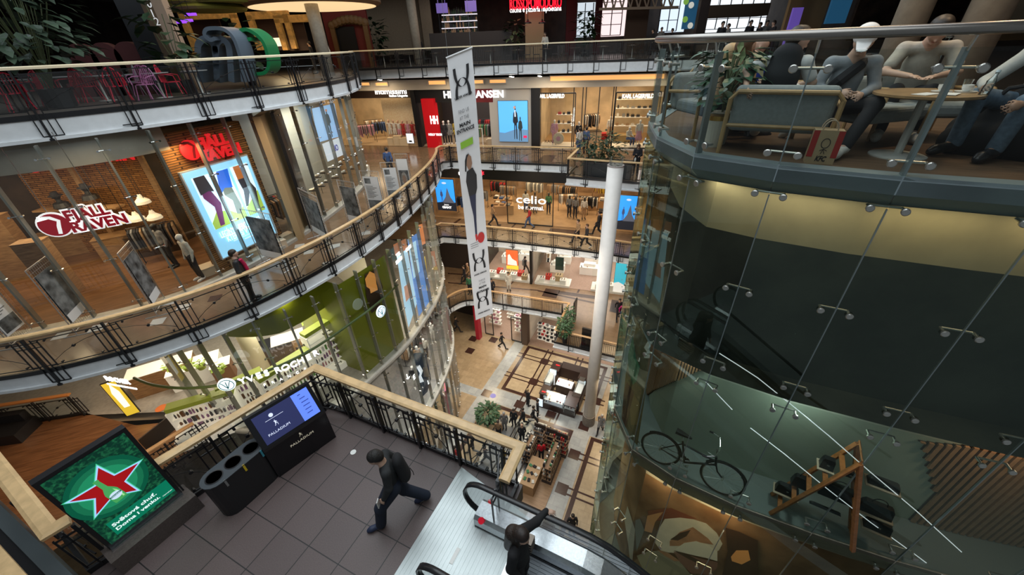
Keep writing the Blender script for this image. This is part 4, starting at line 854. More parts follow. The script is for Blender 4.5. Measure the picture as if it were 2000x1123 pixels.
OLJ=mat('collar_olive',(.36,.33,.2),.6,emit=.05);RBR=mat('image_rust_brown',(.2,.05,.02),.6,emit=.04);STN=mat('image_stone_pale',(.5,.46,.36),.6,emit=.04)
for k,(nm,m,q)in enumerate((('image_backdrop',RBR,((400,225),(620,200),(860,300),(600,300),(430,330))),('image_backdrop',mat('glow_orange',(.5,.24,.09),.6,emit=.1),((400,270),(545,235),(470,330),(440,430),(370,410))),('image_facade',STN,((185,290),(215,180),(285,400),(250,818),(225,560))),('image_facade',mat('image_grey_stone',(.3,.3,.26),.6),((290,310),(330,300),(372,400),(300,600),(285,400))),('image_jacket',OLJ,((400,600),(560,590),(700,690),(800,818),(380,818),(300,640))),('image_hood',CRM,((560,300),(700,288),(820,303),(940,340),(1040,430),(1092,530),(1060,590),(960,640),(760,620),(590,610),(520,590),(470,520),(500,400))),('image_face',FACE,((605,505),(700,420),(820,375),(960,480),(1010,540),(900,520),(780,530),(690,550),(605,550))),('image_shadow',DKB,((610,490),(700,430),(800,400),(760,460),(680,500))),('image_cap_band',mat('band_cream',(.66,.6,.42),.6,emit=.12),((655,580),(740,522),(850,505),(960,545),(1045,600),(1045,690),(940,660),(800,630),(690,600))),('image_face',mat('face_dusk',(.3,.14,.09),.6,emit=.04),((640,600),(800,640),(900,670),(1050,700),(1040,760),(960,818),(800,800),(700,700))),('image_strap',DKB,((640,590),(760,620),(900,700),(880,720),(760,660))),('image_hand',FACE,((480,580),(600,620),(700,690),(650,690),(560,640))),('image_night',DKB,((1120,380),(1250,420),(1418,500),(1418,818),(1090,818),(1140,600))),('image_glow',mat('glow_amber',(.7,.3,.08),.6,emit=.18),((1170,650),(1220,590),(1330,590),(1350,680),(1270,720),(1180,690))))):img_poly(nm,ZP(*q),m,r,.02+.003*k)
lamp('drum_poster_lamp',(3.6,3.6,-6.25),.6,16,WARM);lamp('drum_poster_lamp_b',(2.75,4.4,-6.25),.4,9,WARM)
r=thing('light_strip','bright warm strip light under the slab edge above the hooded photograph','ceiling light',img_s(1370,1000));mb=MB();a,b=img_s(1335,988,.06),img_s(1425,1022,.06);a.z=b.z=-6.05;mb.tube([a,a.lerp(b,.5),b],.035,6);mb.build('strip_tube',emis('strip_warm',(1,.72,.4),4),r)
r=thing('wall_poster','tall picture of green leaves above brown earth on the edge of the drum','poster',img_s(1235,760)or(2.3,5,-4))
def facet_pt(x,y,n=.03):
 a,b=TP[[i for i in range(len(TP))if abs(TP[i].x-2.06)<.01][0]],TP[[i for i in range(len(TP))if abs(TP[i].x-2.15)<.01][0]]
 d=(b-a).normalized();nn=Vector((d.y,-d.x));nn=-nn if nn.dot(a)>0 else nn;o=a-nn*n;rr=ray(x,y);t=o.dot(nn)/(rr.x*nn.x+rr.y*nn.y);return Vector((rr.x*t,rr.y*t,CAMZ+rr.z*t))
for nm,pts,m,n in(('image_ground',[(1245,625),(1268,672),(1262,760),(1245,870),(1212,835),(1222,730)],mat('image_ochre',(.25,.2,.09),.6,noise=.4,scale=6),.06),('image_leaf',[(1236,655),(1242,700),(1250,715),(1243,745),(1236,752),(1228,725),(1226,695)],mat('image_leaf',(.12,.38,.2),.5,noise=.5,scale=12),.05),('image_earth',[(1224,745),(1238,765),(1232,800),(1222,835),(1214,820),(1218,770)],mat('image_earth',(.12,.045,.03),.6),.05),('image_stone',[(1238,770),(1250,790),(1244,830),(1233,830),(1230,800)],mat('image_stone',(.35,.25,.1),.6),.045)):
 mb=MB();mb.poly([facet_pt(x,y,n)for x,y in pts]);mb.build(nm,m,r)
# ---------- shops across the hall
def person_at(label,px,py,z,heading,pose='walk',**k):
 """heading: degrees on the floor plan, 0 = away from the camera, 90 = to the picture's left"""
 k.setdefault('res',.035);p=at(px,py,z);return person(label,p,math.radians(heading),pose,**k)
MANW=mat('mannequin_white',(.75,.72,.68),.4);MANB=mat('mannequin_black',(.02,.02,.02),.4)
def mannequin(label,p,yaw,top,legs,sk=MANW,pose='stand',group=None,**k):
 k.setdefault('res',.045);return person(label,p,yaw,pose,top=top,legs=legs,skin=sk,hair=None,shoe=sk,name='mannequin',group=group,**k)
def shop(W,u0,u1,z,h,depth,wallm,floorm,lampw,ceilm=None,col=WARM,sides=True):
 O=lambda u,v,n:W.pt(u,v,-n)
 mb=MB();mb.quad(O(u0,.015,0),O(u1,.015,0),O(u1,.015,depth),O(u0,.015,depth));struct('floor',mb,floorm)
 mb=MB();mb.quad(O(u0,0,depth),O(u1,0,depth),O(u1,h,depth),O(u0,h,depth));struct('wall_shop_back',mb,wallm)
 if sides:
  for u in(u0,u1):mb=MB();mb.quad(O(u,0,0),O(u,0,depth),O(u,h,depth),O(u,h,0));struct('wall_shop_side',mb,wallm)
 mb=MB();mb.quad(O(u0,h,0),O(u1,h,0),O(u1,h,depth),O(u0,h,depth));struct('ceiling',mb,ceilm or CEIL)
 c=O((u0+u1)/2,h-.05,depth*.45);lamp('shop_lamp',c,(u1-u0)*.7,lampw,col,(0,0,math.atan2(W.u.y,W.u.x)),sy=depth*.6)
def pane(W,u0,u1,v0,v1,n=0.0,frame=None,name='shop_window',label=None):
 r=tag(thing('window_6',label,'glass pane',W.pt(u0,v0,n)),kind='structure');mb=MB();W.quad(mb,u0,u1,v0,v1,n);mb.build('glass_pane',GLSF,r)
 if frame:
  mb=MB()
  for a,b,c,d in((u0-.03,u0+.03,v0,v1),(u1-.03,u1+.03,v0,v1),(u0,u1,v1-.04,v1+.04),(u0,u1,v0-.02,v0+.05)):W.box(mb,a,b,c,d,n-.04,n+.04)
  mb.build('window_frame',frame,r)
 return r
def fr(W,px0,px1,y):return W.px(px0,y)[0],W.px(px1,y)[0]
def panel(name,label,cat,W,pts,m,n=.05,t=.06,group=None,px=True):
 """flat upright board given by two opposite corners in the photograph"""
 (u0,v0),(u1,v1)=[W.px(*p)if px else p for p in pts];mb=MB();W.box(mb,u0,u1,v0,v1,n-t,n);r=thing(name,label,cat,W.pt((u0+u1)/2,min(v0,v1),n),group)
 mb.build('board',BLACK if px!='x' else m,r);mb=MB();W.quad(mb,u0+.02,u1-.02,min(v0,v1)+.02,max(v0,v1)-.02,n+.004);mb.build('picture',m,r)
 return r,(min(u0,u1),max(u0,u1),min(v0,v1),max(v0,v1),n+.006)
def art(r,W,R,shapes):
 """shapes: (name, material, [(x, y) in 0..1 of the board])"""
 u0,u1,v0,v1,n=R
 for i,(nm,m,pts)in enumerate(shapes):
  mb=MB();W.poly(mb,[(u0+(u1-u0)*x,v0+(v1-v0)*y)for x,y in pts],n+.003*(i+1));mb.build(nm,m,r)
def fig(x,y,h,w=.5,wide=1.0):
 P=[(-.16,0),(-.1,.02),(-.05,.4),(-.02,.45),(.02,.4),(.06,.02),(.14,0),(.16,.03),(.14,.48),(.2,.52),(.24,.5),(.27,.55),(.2,.78),(.12,.83),(.05,.85),(.06,.9),(.07,.95),(.03,1),(-.03,1),(-.07,.95),(-.06,.9),(-.05,.85),(-.12,.83),(-.2,.78),(-.27,.55),(-.22,.5),(-.14,.48),(-.17,.1)]
 return[(x+a*h*w*wide,y+b*h)for a,b in P]
def oval2(x,y,a,b,n=14):return[(x+a*math.cos(2*math.pi*i/n),y+b*math.sin(2*math.pi*i/n))for i in range(n)]
def clothes_rail(label,p,yaw,L,cols,h=1.4,group=None,name='clothes_rail'):
 r=thing(name,label,'clothes rack',p,group);X=Vector((math.cos(yaw),math.sin(yaw),0));Y=Vector((-X.y,X.x,0));p=Vector(p)
 mb=MB();mb.rod(p-X*L/2+Zv*h,p+X*L/2+Zv*h,.018,6)
 for s_ in(-1,1):mb.rod(p+X*(s_*L/2),p+X*(s_*L/2)+Zv*h,.018,6);mb.rod(p+X*(s_*L/2)-Y*.22,p+X*(s_*L/2)+Y*.22,.018,6)
 mb.build('rack_frame',BLACK,r);n=int(L/.085);rg=random.Random(len(label))
 for i in range(n):
  c=p+X*(-L/2+.06+i*(L-.12)/max(1,n-1));m=rg.choice(cols);l=rg.uniform(.65,.95);a=rg.uniform(-.15,.15);w=.2;mb=MB()
  Yr=(Y+X*a).normalized();prof=[(0,h-.04),(w,h-.12),(w*1.15,h-.3),(w,h-l),(-w,h-l),(-w*1.15,h-.3),(-w,h-.12)];k=len(prof)
  mb.add([c+Yr*q+Zv*z+X*.03 for q,z in prof]+[c+Yr*q+Zv*z-X*.03 for q,z in prof],[tuple(range(k)),tuple(range(k,2*k))[::-1]]+[(j,k+j,k+(j+1)%k,(j+1)%k)for j in range(k)]);mb.build('garment',m,r)
 return r
def cloth(nm,c):return mat('cloth_'+nm,c,.85,noise=.2,scale=12)
CG,CB,CW,CR,CY,CK,CT,CP=cloth('grey',(.22,.22,.22)),cloth('blue',(.05,.1,.25)),cloth('white',(.7,.68,.62)),cloth('red',(.45,.03,.03)),cloth('mustard',(.5,.36,.05)),cloth('black',(.02,.02,.025)),cloth('tan',(.35,.22,.12)),cloth('pink',(.6,.3,.38))
CGR=cloth('green',(.06,.22,.1))
def box_thing(name,label,cat,c,size,m,rz=0,group=None,top=None):
 r=thing(name,label,cat,c,group);mb=MB();mb.box(Vector(c)+Zv*size[2]/2,size,rz);mb.build('body',m,r)
 mb=MB();mb.box(Vector(c)+Zv*(size[2]+.012),(size[0]+.03,size[1]+.03,.025),rz);mb.build('top_plate',top or m,r);return r
W3=Wall((-12.5,32.9),(9.85,27.2),Z3);W3a=W3
SHW=mat('shop_wall_cream',(.62,.5,.34),.6,noise=.35,scale=.8);SHF=mat('shop_floor_tan',(.5,.36,.22),.3,noise=.15,scale=2);SGN=emis('sign_white',(1,1,1),1.15);FASC=mat('fascia_brown',(.03,.018,.014),.5)
def sign(W,s,size,px,py,m=SGN,parent=None,width_px=None,n=.12,bold=.01,label=None,depth=.04,cat='sign',align='CENTER'):
 u,v=W.px(px,py,n);w=None
 if width_px:w=abs(W.px(px+width_px/2,py,n)[0]-W.px(px-width_px/2,py,n)[0])
 return text(s,size,'lettering' if parent else 'shop_sign',m,parent,W.pt(u,v,n),W.u,Zv,depth,align,bold,w,label,cat if label else None)
uA,uB,uC,uD,uE=[W3 .px(x,290)[0]for x in(640,824,1040,1052,1290)]
shop(W3,uA,uB,Z3,3.9,5,SHW,SHF,230);shop(W3,uB,uC,Z3,3.9,5,mat('shop_wall_dark',(.06,.05,.05),.6),SHF,170,col=WHITE);shop(W3,uD,uE,Z3,3.95,6,SHW,mat('shop_floor_honey',(.42,.26,.13),.3,noise=.2),330)
mb=MB();W3 .box(mb,uA-3,uE+.4,3.95,4.6,-.3,.2);struct('wall_front',mb,CEIL)
mb=MB();W3 .box(mb,uA-2,uB-.1,W3 .px(760,191)[1],4.0,-.1,.12);struct('trim_7',mb,FASC)
mb=MB();W3 .box(mb,uB-.2,uB+.12,0,4,-.3,.15);W3 .box(mb,uC-.05,uD+.12,0,4,-.3,.15);W3 .box(mb,uE-.35,uE+.2,0,4,-.3,.15);struct('trim_8',mb,BLACK)
mb=MB();W3 .box(mb,uB,W3 .px(960,185)[0],W3 .px(900,200)[1],4.0,-.3,-.05);struct('trim_9',mb,BLACK)
mb=MB();W3 .box(mb,W3 .px(925,190)[0],W3 .px(962,185)[0],W3 .px(930,200)[1],4.0,-.04,.0);struct('trim_9',mb,mat('maroon',(.16,.01,.015),.5))
sign(W3,'intimissimi',.5,763,179,width_px=62,label='white lit lettering intimissimi on the dark brown shop fascia');sign(W3,'Italian Lingerie',.2,778,187,width_px=36,label='small white words Italian Lingerie below the larger brand lettering')
sign(W3,'HELLY HANSEN',.62,924,185,width_px=117,bold=.02,label='big bold white lit lettering HELLY HANSEN across the ski wear shop')
r,R=panel('shop_poster','tall bright blue poster of two dark-clad figures between ski wear and designer shops','poster',W3,((976,276),(1031,196)),emis('poster_sky',(.1,.42,.85),.9))
sea=emis('poster_sea',(.12,.25,.42),.8);dkm=emis('poster_dark',(.012,.014,.02),1)
art(r,W3,R,[('image_water',sea,[(0,0),(1,0),(1,.3),(.6,.32),(.2,.22),(0,.24)]),('image_figure',dkm,fig(.58,.06,.82,.5,.8)),('image_figure',emis('poster_dark2',(.02,.03,.03),1),fig(.74,.02,.6,.5,.95)),('image_face',emis('poster_skin',(.45,.25,.18),.9),oval2(.56,.84,.04,.035)),('image_shirt',emis('poster_shirt',(.5,.6,.7),.9),[(.55,.62),(.6,.62),(.59,.78),(.55,.78)]),('image_tag',emis('poster_red',(.7,.02,.1),.9),[(.84,.1),(.96,.1),(.96,.16),(.84,.16)])])
mb=MB();W3 .box(mb,W3 .px(960,280)[0],uC,0,4,-.3,-.02);struct('wall_front',mb,mat('light_render',(.55,.52,.48),.6))
c0=W3 .pt(W3 .px(843,278)[0],0,.25);r=thing('red_column','glossy red square column with white double H letters before the ski wear shop','column',c0)
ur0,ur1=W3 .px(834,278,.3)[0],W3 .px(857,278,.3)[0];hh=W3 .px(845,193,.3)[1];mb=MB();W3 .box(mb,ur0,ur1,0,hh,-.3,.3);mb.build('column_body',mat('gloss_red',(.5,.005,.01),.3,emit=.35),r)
sign(W3,'HH',.75,848,235,parent=r,width_px=15,n=.31,bold=.03);sign(W3,'HELLY TECH',.2,850,263,parent=r,width_px=26,n=.31)
for i,(x,y,cols,lb,dn)in enumerate(((874,275,(CG,CK),'mannequin in a grey-green coat in the ski wear window',-.6),(866,276,(CK,CK),'mannequin in a black parka beside the red column',-.4),(885,274,(CY,CK),'mannequin in a mustard jacket partly behind the hanging banner',-.8),(895,272,(CR,CK),'mannequin in red jacket farther inside the ski wear shop',-2))):
 u=W3 .px(x,y)[0];mannequin(lb,W3 .pt(u,.1,dn),math.pi,cols[0],cols[1],coat=.4)
for i,(x,d,cols,lb)in enumerate(((940,1.5,[CK,CG,CGR,CT],'rack of dark and green jackets in the ski wear shop'),(925,3.6,[CR,CK],'far wall rack of red and black jackets'),(945,3.9,[CK,CG],'rack of black trousers high at the back of the ski wear shop'))):
 u=W3 .px(x,250)[0];clothes_rail(lb,W3 .pt(u,.02,-d),math.atan2(W3 .u.y,W3 .u.x),1.6,cols)
r=thing('security_gate','white anti-theft gate at the ski wear shop entrance','security gate',W3 .pt(W3 .px(938,275)[0],0,-.1));a=W3 .px(938,275)[0];mb=MB();mb.tube([W3 .pt(a-.2,0,0),W3 .pt(a-.2,1.35,0),W3 .pt(a+.2,1.35,0),W3 .pt(a+.2,0,0)],.04,6);mb.build('gate_frame',MANW,r)
for i,(x,s_,m)in enumerate(((958,.55,mat('crate_tan',(.5,.38,.25),.7)),(952,.4,mat('crate_tan')),(966,.7,mat('crate_tan')))):box_thing('display_box',('tan display box with a red folded item on top','lower tan box before the display stack','tallest tan box beside the blue poster')[i],'display box',W3 .pt(W3 .px(x,275)[0],0,-.5-.4*i),(.7,.6,s_),m)
mannequin('child mannequin in red ski jacket behind the window edge',W3 .pt(W3 .px(969,270)[0],.5,-.8),math.pi,CR,CB,H=1.3)
for i,(x,d)in enumerate(((700,1),(716,2.4),(690,3.2),(736,3.8))):
 u=W3 .px(x,260)[0];clothes_rail(('rack of grey and pink nightwear by the lingerie shop corner','rack of dark underwear sets mid lingerie shop','rack of white tops deep in the lingerie shop','rack of blue pyjamas at the back of the lingerie shop')[i],W3 .pt(u,.02,-d),.3,1.5,[[CG,CP],[CK,CB],[CW,CT],[CB,CG]][i])
mb=MB();W3 .box(mb,W3 .px(744,280)[0],W3 .px(820,280)[0],0,3.4,-1.3,-1.22);struct('wall_display',mb,mat('panel_gold',(.75,.58,.36),.6,noise=.3,scale=14,col2=(.85,.75,.55)))
for i in range(7):
 u=W3 .px(752+i*9,250)[0];mannequin('headless bust figure wearing %s lingerie, %s in the row'%(('white','cream','white','red','rose','red','wine')[i],('first','second','third','fourth','fifth','sixth','last')[i]),W3 .pt(u,.35-.02*i,-.7),math.pi,(CW,CW,CW,CR,CP,CR,CR)[i],(CW,CW,CP,CR,CP,CR,CP)[i],sk=mat('mannequin_skin',(.6,.36,.25),.5),sleeve='none',H=1.5,shorts=True)
for i in range(3):box_thing('drawer_cabinet','cream drawer cabinet with gold trim, %s one under the lingerie figures'%('outer','middle','inner')[i],'cabinet',W3 .pt(W3 .px(762+i*12,278)[0],0,-.35),(.62,.5,.55+.15*(i==1)),mat('cabinet_cream',(.7,.55,.35),.5))
r,R=panel('notice_stand','small white notice board standing on the promenade before the lingerie shop','sign',Wall(W3 .pt(0,0,1.0).xy,W3 .pt(10,0,1.0).xy,Z3),((796,280),(807,260)),emis('notice_white',(.8,.82,.85),.8));art(r,Wall(W3 .pt(0,0,1.0).xy,W3 .pt(10,0,1.0).xy,Z3),R,[('code_mark',BLACK,[(.3,.15),(.7,.15),(.7,.3),(.3,.3)])])
for a,b in((1053,1120),(1194,1276)):
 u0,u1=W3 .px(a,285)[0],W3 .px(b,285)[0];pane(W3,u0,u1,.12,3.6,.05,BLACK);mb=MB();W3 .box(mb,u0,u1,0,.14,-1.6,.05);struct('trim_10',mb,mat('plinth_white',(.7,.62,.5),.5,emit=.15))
for x in(1118,1135,1141,1166,1192,1196):u=W3 .px(x,250)[0];mb=MB();W3 .box(mb,u-.03,u+.03,0,3.95,-.06,.06);struct('trim_11',mb,BLACK)
sign(W3,'KARL LAGERFELD',.33,1076,188,width_px=52,label='white lit lettering KARL LAGERFELD over the narrower designer window');sign(W3,'KARL LAGERFELD',.33,1246,188,width_px=62,label='white lit lettering KARL LAGERFELD over the wider designer window')
text('KARL',.3,'floor_lettering',BLACK,None,W3 .pt(W3 .px(1074,272)[0],.5,.08),W3 .u,Zv,.01,label='black lettering KARL low on the narrow designer window',cat='sign')
text('KARL',.3,'floor_lettering',BLACK,None,W3 .pt(W3 .px(1230,276)[0],.5,.08),W3 .u,Zv,.01,label='black lettering KARL low on the wide designer window',cat='sign')
for i,(x,t,l,lb,ps,v)in enumerate(((1080,CP,CP,'pale mannequin in a pink trouser suit beside the round woven bag','stand',.14),(1228,CW,CB,'mannequin in white top and blue skirt seated on a low block','sit',.14),(1248,CW,CP,'standing mannequin in white blouse and pink skirt','stand',.14),(1190,CW,CT,'mannequin in cream dress deeper in the designer shop','stand',.1),(1128,CK,CB,'mannequin in black by the designer shop door frame','stand',.02))):
 mannequin(lb,W3 .pt(W3 .px(x,270)[0],v,-.7 if i not in(3,)else-2.5),math.pi+(.5 if ps=='sit' else 0),t,l,pose=ps,skirt=1.0 if i in(2,3)else None)
def shelf_unit(label,W,u0,u1,n,levels,m,goods,rg=1,name='display_shelf',gn='bag',glow=None):
 r=thing(name,label,'shelf',W.pt((u0+u1)/2,levels[0],n))
 for v in levels:mb=MB();W.box(mb,u0,u1,v-.03,v,n,n+.35);mb.build('shelf_board',m,r)
 R=random.Random(rg)
 if goods:
  for v in levels:
   mb=MB();u=u0+.1;k=0
   while u<u1-.15:
    w,h=R.uniform(.12,.26),R.uniform(.1,.3);g=R.choice(goods);o=thing(gn,'%s %s on the %s'%(R.choice(('small','neat','boxy','soft','rounded')),gn.replace('_',' '),label),gn.replace('_',' '),W.pt(u+w/2,v,n+.17),group=gn.replace('_',' ')+'s on the '+label)
    o['label']='%s standing on the %s'%(gn.replace('_',' '),sh(label));q=MB();W.box(q,u,u+w,v,v+h*.75,n+.08,n+.26);q.build('body',g,o)
    if gn=='bag':q=MB();q.tube([W.pt(u+w*.25,v+h*.75,n+.17),W.pt(u+w*.3,v+h*1.1,n+.17),W.pt(u+w*.7,v+h*1.1,n+.17),W.pt(u+w*.75,v+h*.75,n+.17)],.008,4);q.build('handle',g,o)
    u+=w+R.uniform(.1,.25)
 return r
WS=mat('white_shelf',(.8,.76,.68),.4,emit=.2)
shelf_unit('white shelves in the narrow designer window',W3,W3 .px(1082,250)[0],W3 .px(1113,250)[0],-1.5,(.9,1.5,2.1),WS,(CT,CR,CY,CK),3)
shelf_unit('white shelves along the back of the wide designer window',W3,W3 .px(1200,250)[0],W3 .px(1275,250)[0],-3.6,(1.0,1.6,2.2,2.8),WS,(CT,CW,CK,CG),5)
box_thing('low_table','gold-edged low display table with bags in the designer shop','table',W3 .pt(W3 .px(1222,262)[0],0,-2),(1.8,.7,.6),mat('table_gold',(.3,.2,.08),.4));box_thing('wine_pouf','wine red velvet pouf at the designer shop entrance','seat',W3 .pt(W3 .px(1172,240)[0],.0,-3),(1.0,.6,.5),CR)
r=thing('woven_bag','round cream woven bag at the foot of the pink suit','bag',W3 .pt(W3 .px(1090,260)[0],.2,-.3));mb=MB();mb.lathe(W3 .pt(W3 .px(1090,260)[0],.65,-.35),[(0,0),(.38,.0),(.4,.06),(.38,.12),(0,.12)],24,ax=(W3 .u,Zv,W3 .n));mb.build('bag_body',mat('woven_cream',(.75,.62,.45),.7,noise=.4,scale=30),r);mb=MB();mb.lathe(W3 .pt(W3 .px(1090,260)[0],.65,-.22),[(0,0),(.16,0),(.16,.01),(0,.01)],20,ax=(W3 .u,Zv,W3 .n));mb.build('round_emblem',CP,r)
clothes_rail('round rack of black and cream coats in the designer shop doorway',W3 .pt(W3 .px(1151,255)[0],.6,-2.2),.3,1.2,[CK,CW,CT]);box_thing('oval_plinth','dark-topped plinth under the black coats','plinth',W3 .pt(W3 .px(1150,265)[0],0,-2.2),(1.5,.8,.8),mat('plinth_tan',(.5,.38,.24),.5),top=BLACK)
for i,(x0,x1,y0,y1)in enumerate(((690,722,161,167),(735,757,161,167),(838,870,157,165),(918,944,156,163),(957,988,155,162),(1075,1298,144,158))):
 (ga,gb),(gc,gd)=W3 .px(x0,y1,.22),W3 .px(x1,y0,.22);r=thing('ceiling_cove','recessed warm light cove under the top gallery, %s from the lingerie shop end'%('first','second','third','fourth','fifth','longest and last')[i],'ceiling light',W3 .pt(ga,gb,.2))
 mb=MB();W3 .quad(mb,ga,gc,gb,gd,.215);mb.build('glow_panel',emis('cove_glow',(1,.5,.17),.8),r);mb=MB()
 for q in((ga-.05,gc+.05,gb-.06,gb),(ga-.05,gc+.05,gd,gd+.05),(ga-.06,ga,gb,gd),(gc,gc+.06,gb,gd)):W3 .box(mb,*q,.2,.32)
 mb.build('cove_rim',CEIL,r)
for i,x in enumerate((1006,1012,1057,1061,768,777)):
 r=thing('spotlight','small bright ceiling spot, %s along the gallery before the shops'%('third','fourth','fifth','sixth','first','second')[i],'ceiling light',W3 .pt(W3 .px(x,240)[0],4.7,.9+.4*(i%2)));mb=MB();mb.lathe(W3 .pt(W3 .px(x,240)[0],4.68,.9+.4*(i%2)),[(0,0),(.08,0),(.1,.03)],12);mb.build('lamp_face',emis('spot_white',(1,.95,.85),12),r)
for x,p in((760,220),(900,220),(1080,260),(1250,200)):lamp('gallery_lamp',W3 .pt(W3 .px(x,240)[0],4.55,1.6),2.2,p*.35,WARM,sy=.8)
W2=Wall((-6.6,30.0),(9.2,25.1),Z2);a0,a1=W2 .px(846,430)[0],W2 .px(1290,460)[0]
SHF2=mat('shop_floor_light',(.46,.31,.18),.25,noise=.15,scale=2);shop(W2,a0,a1,Z2,4.0,8,mat('shop_wall_warm',(.4,.26,.15),.6,noise=.5,scale=1.2),SHF2,620)
mb=MB();W2 .box(mb,a0-1,a1+1,W2 .px(1000,351)[1],4.8,-.2,.25);struct('trim_12',mb,BLACK)
sign(W2,'celio',.75,918,338,width_px=46,label='white lit word celio with red star high on the black fascia, crossed by the banner',n=.3);text('*',.8,'star_sign',emis('star_sign_red',(1,.02,.05),2),None,W2 .pt(W2 .px(944,336)[0],W2 .px(944,336)[1]-.15,.3),W2 .u,Zv,.03,label='small red star after the high white word on the fascia',cat='sign')
ug0,ug1=W2 .px(993,436)[0],W2 .px(1080,440)[0];vg=W2 .px(1036,353)[1];r=pane(W2,ug0,ug1,.03,vg,.12,BLACK,label=None)
sign(W2,'celio',.85,1037,391,width_px=58,n=.2,bold=.0,label='large white lit word celio on the central shop glass');sign(W2,'be normal.',.45,1037,406,width_px=50,n=.2,bold=.0,label='white lit words be normal. under the large shop name')
bs=emis('poster_blue',(.03,.3,.9),1.0)
for(p,q,lb,tx)in(((857,409),(886,350),'narrow blue poster of a man in jeans with white words, beside the curved railing',1),((1202,446),(1250,382),'wide blue poster of a figure on a rock beside the white column',0)):
 r,R=panel('shop_poster',lb,'poster',W2,(p,q),bs,n=.1)
 art(r,W2,R,[('image_ground',dkm,[(0,0),(1,0),(1,.28+.05*(1-tx)),(.5,.3),(0,.25)]),('image_rock',emis('poster_rock',(.08,.09,.12),1),[(.3,.26),(.95,.26),(.75,.45),(.62,.75),(.5,.45)]),('image_figure',emis('poster_jeans',(.04,.06,.14),1),fig(.3,.26,.42,.5,1.3)),('image_cloud',emis('poster_cloud',(.5,.6,.8),.9),oval2(.5,.88,.12,.03))])
 if tx:text('jeans',.2,'poster_words',emis('sign_white',(1,1,1),1),r,W2 .pt((R[0]+R[1])/2,R[2]+.5,.13),W2 .u,Zv,.004);text('GIANT',.26,'poster_words',emis('sign_white',(1,1,1),1),r,W2 .pt((R[0]+R[1])/2,R[2]+.27,.13),W2 .u,Zv,.004,bold=.01)
rails2=[(900,1.2,[CK,CB,CG],'rack of dark jeans by the narrow blue poster'),(912,3.0,[CK,CG],'second rack of dark jeans behind the banner'),(960,4.6,[CG,CT],'grey jacket rack under the wooden shelf'),(1010,5.8,[CW,CG],'rack of pale shirts behind the central glass'),(1058,5.6,[CT,CG],'rack of tan coats behind the central glass'),(1095,3.4,[CG,CT,CW],'front rack of grey and tan suit jackets'),(1120,2.8,[CG,CT],'second front rack of grey jackets beside the mannequins'),(1088,5.2,[CK,CT],'rear rack of black coats right of the glass'),(1140,3.0,[CW,CK],'short rack of white shirts behind the walkers'),(1160,6.5,[CT,CY],'far rack of mustard knitwear'),(932,5.5,[CR,CK],'far rack of red sweaters')]
for x,d,c,lb in rails2:clothes_rail(lb.replace('right of','beyond'),W2 .pt(W2 .px(x,420)[0]*1.0,.02,-d),math.atan2(W2 .u.y,W2 .u.x)+(.2 if x%2 else-.1),1.5,c)
for i,(x,d,lb)in enumerate(((972,1.8,'wooden step table of folded dark clothes by the banner'),(960,3.2,'wide wooden table of stacked shirts, middle of the shop'),(1155,4.2,'low wooden table of folded beige knitwear'),(1186,1.6,'white display table with shoes beside the white column'),(1025,3.0,'wooden table behind the central glass'))):
 b=box_thing('display_table',lb,'table',W2 .pt(W2 .px(x,430)[0],0,-d),(1.5,.9,.75),mat('table_oak',(.42,.26,.13),.5))
 R=random.Random(i)
 for k in range(6):
  c=W2 .pt(W2 .px(x,430)[0]-.6+(k%3)*.5,.79,-d+(.2 if k<3 else-.2));mb=MB();mb.box(c+Zv*.05,(.32,.3,.1+.03*(k%2)),math.atan2(W2 .u.y,W2 .u.x));mb.build('folded_clothes',R.choice((CG,CK,CW,CT,CB)),None,label='folded garment on the '+sh(lb),cat='clothes',group='folded clothes on the '+lb)
for i,(x,t,l,d)in enumerate(((1104,CG,CK,1.9),(1117,CG,CK,1.7),(1135,CW,CT,1.6),(1032,CT,CG,2.2),(1012,CW,CB,2.4),(1060,CGR,CK,2.2))):mannequin('headless suit figure in %s, number'.replace(', number','')%('grey jacket by the front rack','grey jacket nearer the walkers','white long shirt at the end','tan coat behind the central glass','white shirt behind the central glass','green coat behind the central glass')[i],W2 .pt(W2 .px(x,430)[0],.1,-d),math.pi,t,l,sk=MANB)
for lb,x,y,h,ps,kw in(('person in a red jacket walking past the central shop glass',1034,446,90,'walk',dict(top=CR,legs=mat('jeans_blue',(.06,.1,.2),.8))),('person in a brown patterned top walking behind the banner',964,441,-80,'walk',dict(top=CT,legs=CK)),('large person in a black coat striding beside the white column',1167,460,80,'walk',dict(top=CK,legs=CK,H=1.85,coat=.5)),('person in a beige coat with a white bag walking in a pair',1127,474,110,'walk',dict(top=CT,legs=CK,bag=(CW,'side'))),('person in black top with yellow collar, hair up, walking in a pair',1144,484,100,'walk',dict(top=CK,legs=CK,shoe=MANW,hair=HAIR_B))):person_at(lb,x,y,Z2,h,ps,**kw)
for x,p in((900,160),(1040,160),(1180,160)):lamp('gallery_lamp',W2 .pt(W2 .px(x,430)[0],4.3,1.8),2,p*.4,WARM,sy=.8)
W1=Wall((-6.6,29.9),(9.5,24.7),Z1);b0,b1,b2=W1 .px(938,535)[0],W1 .px(1037,545)[0],W1 .px(1290,590)[0];WF=mat('shop_floor_pale',(.38,.26,.2),.3,noise=.15)
shop(W1,b0,b1,Z1,3.9,5,mat('shop_wall_white',(.62,.55,.46),.6,noise=.35,scale=.7),WF,240,col=WHITE);shop(W1,b1,b2,Z1,3.9,7,mat('shop_wall_white'),WF,380,col=WHITE)
mb=MB();W1 .box(mb,-4,b0,0,4.3,-5,-1);struct('wall_front',mb,mat('shop_wall_black',(.04,.03,.025),.5));mb=MB();W1 .box(mb,b0-4,b2+1,3.8,4.8,-.2,.15);struct('trim_13',mb,CEIL)
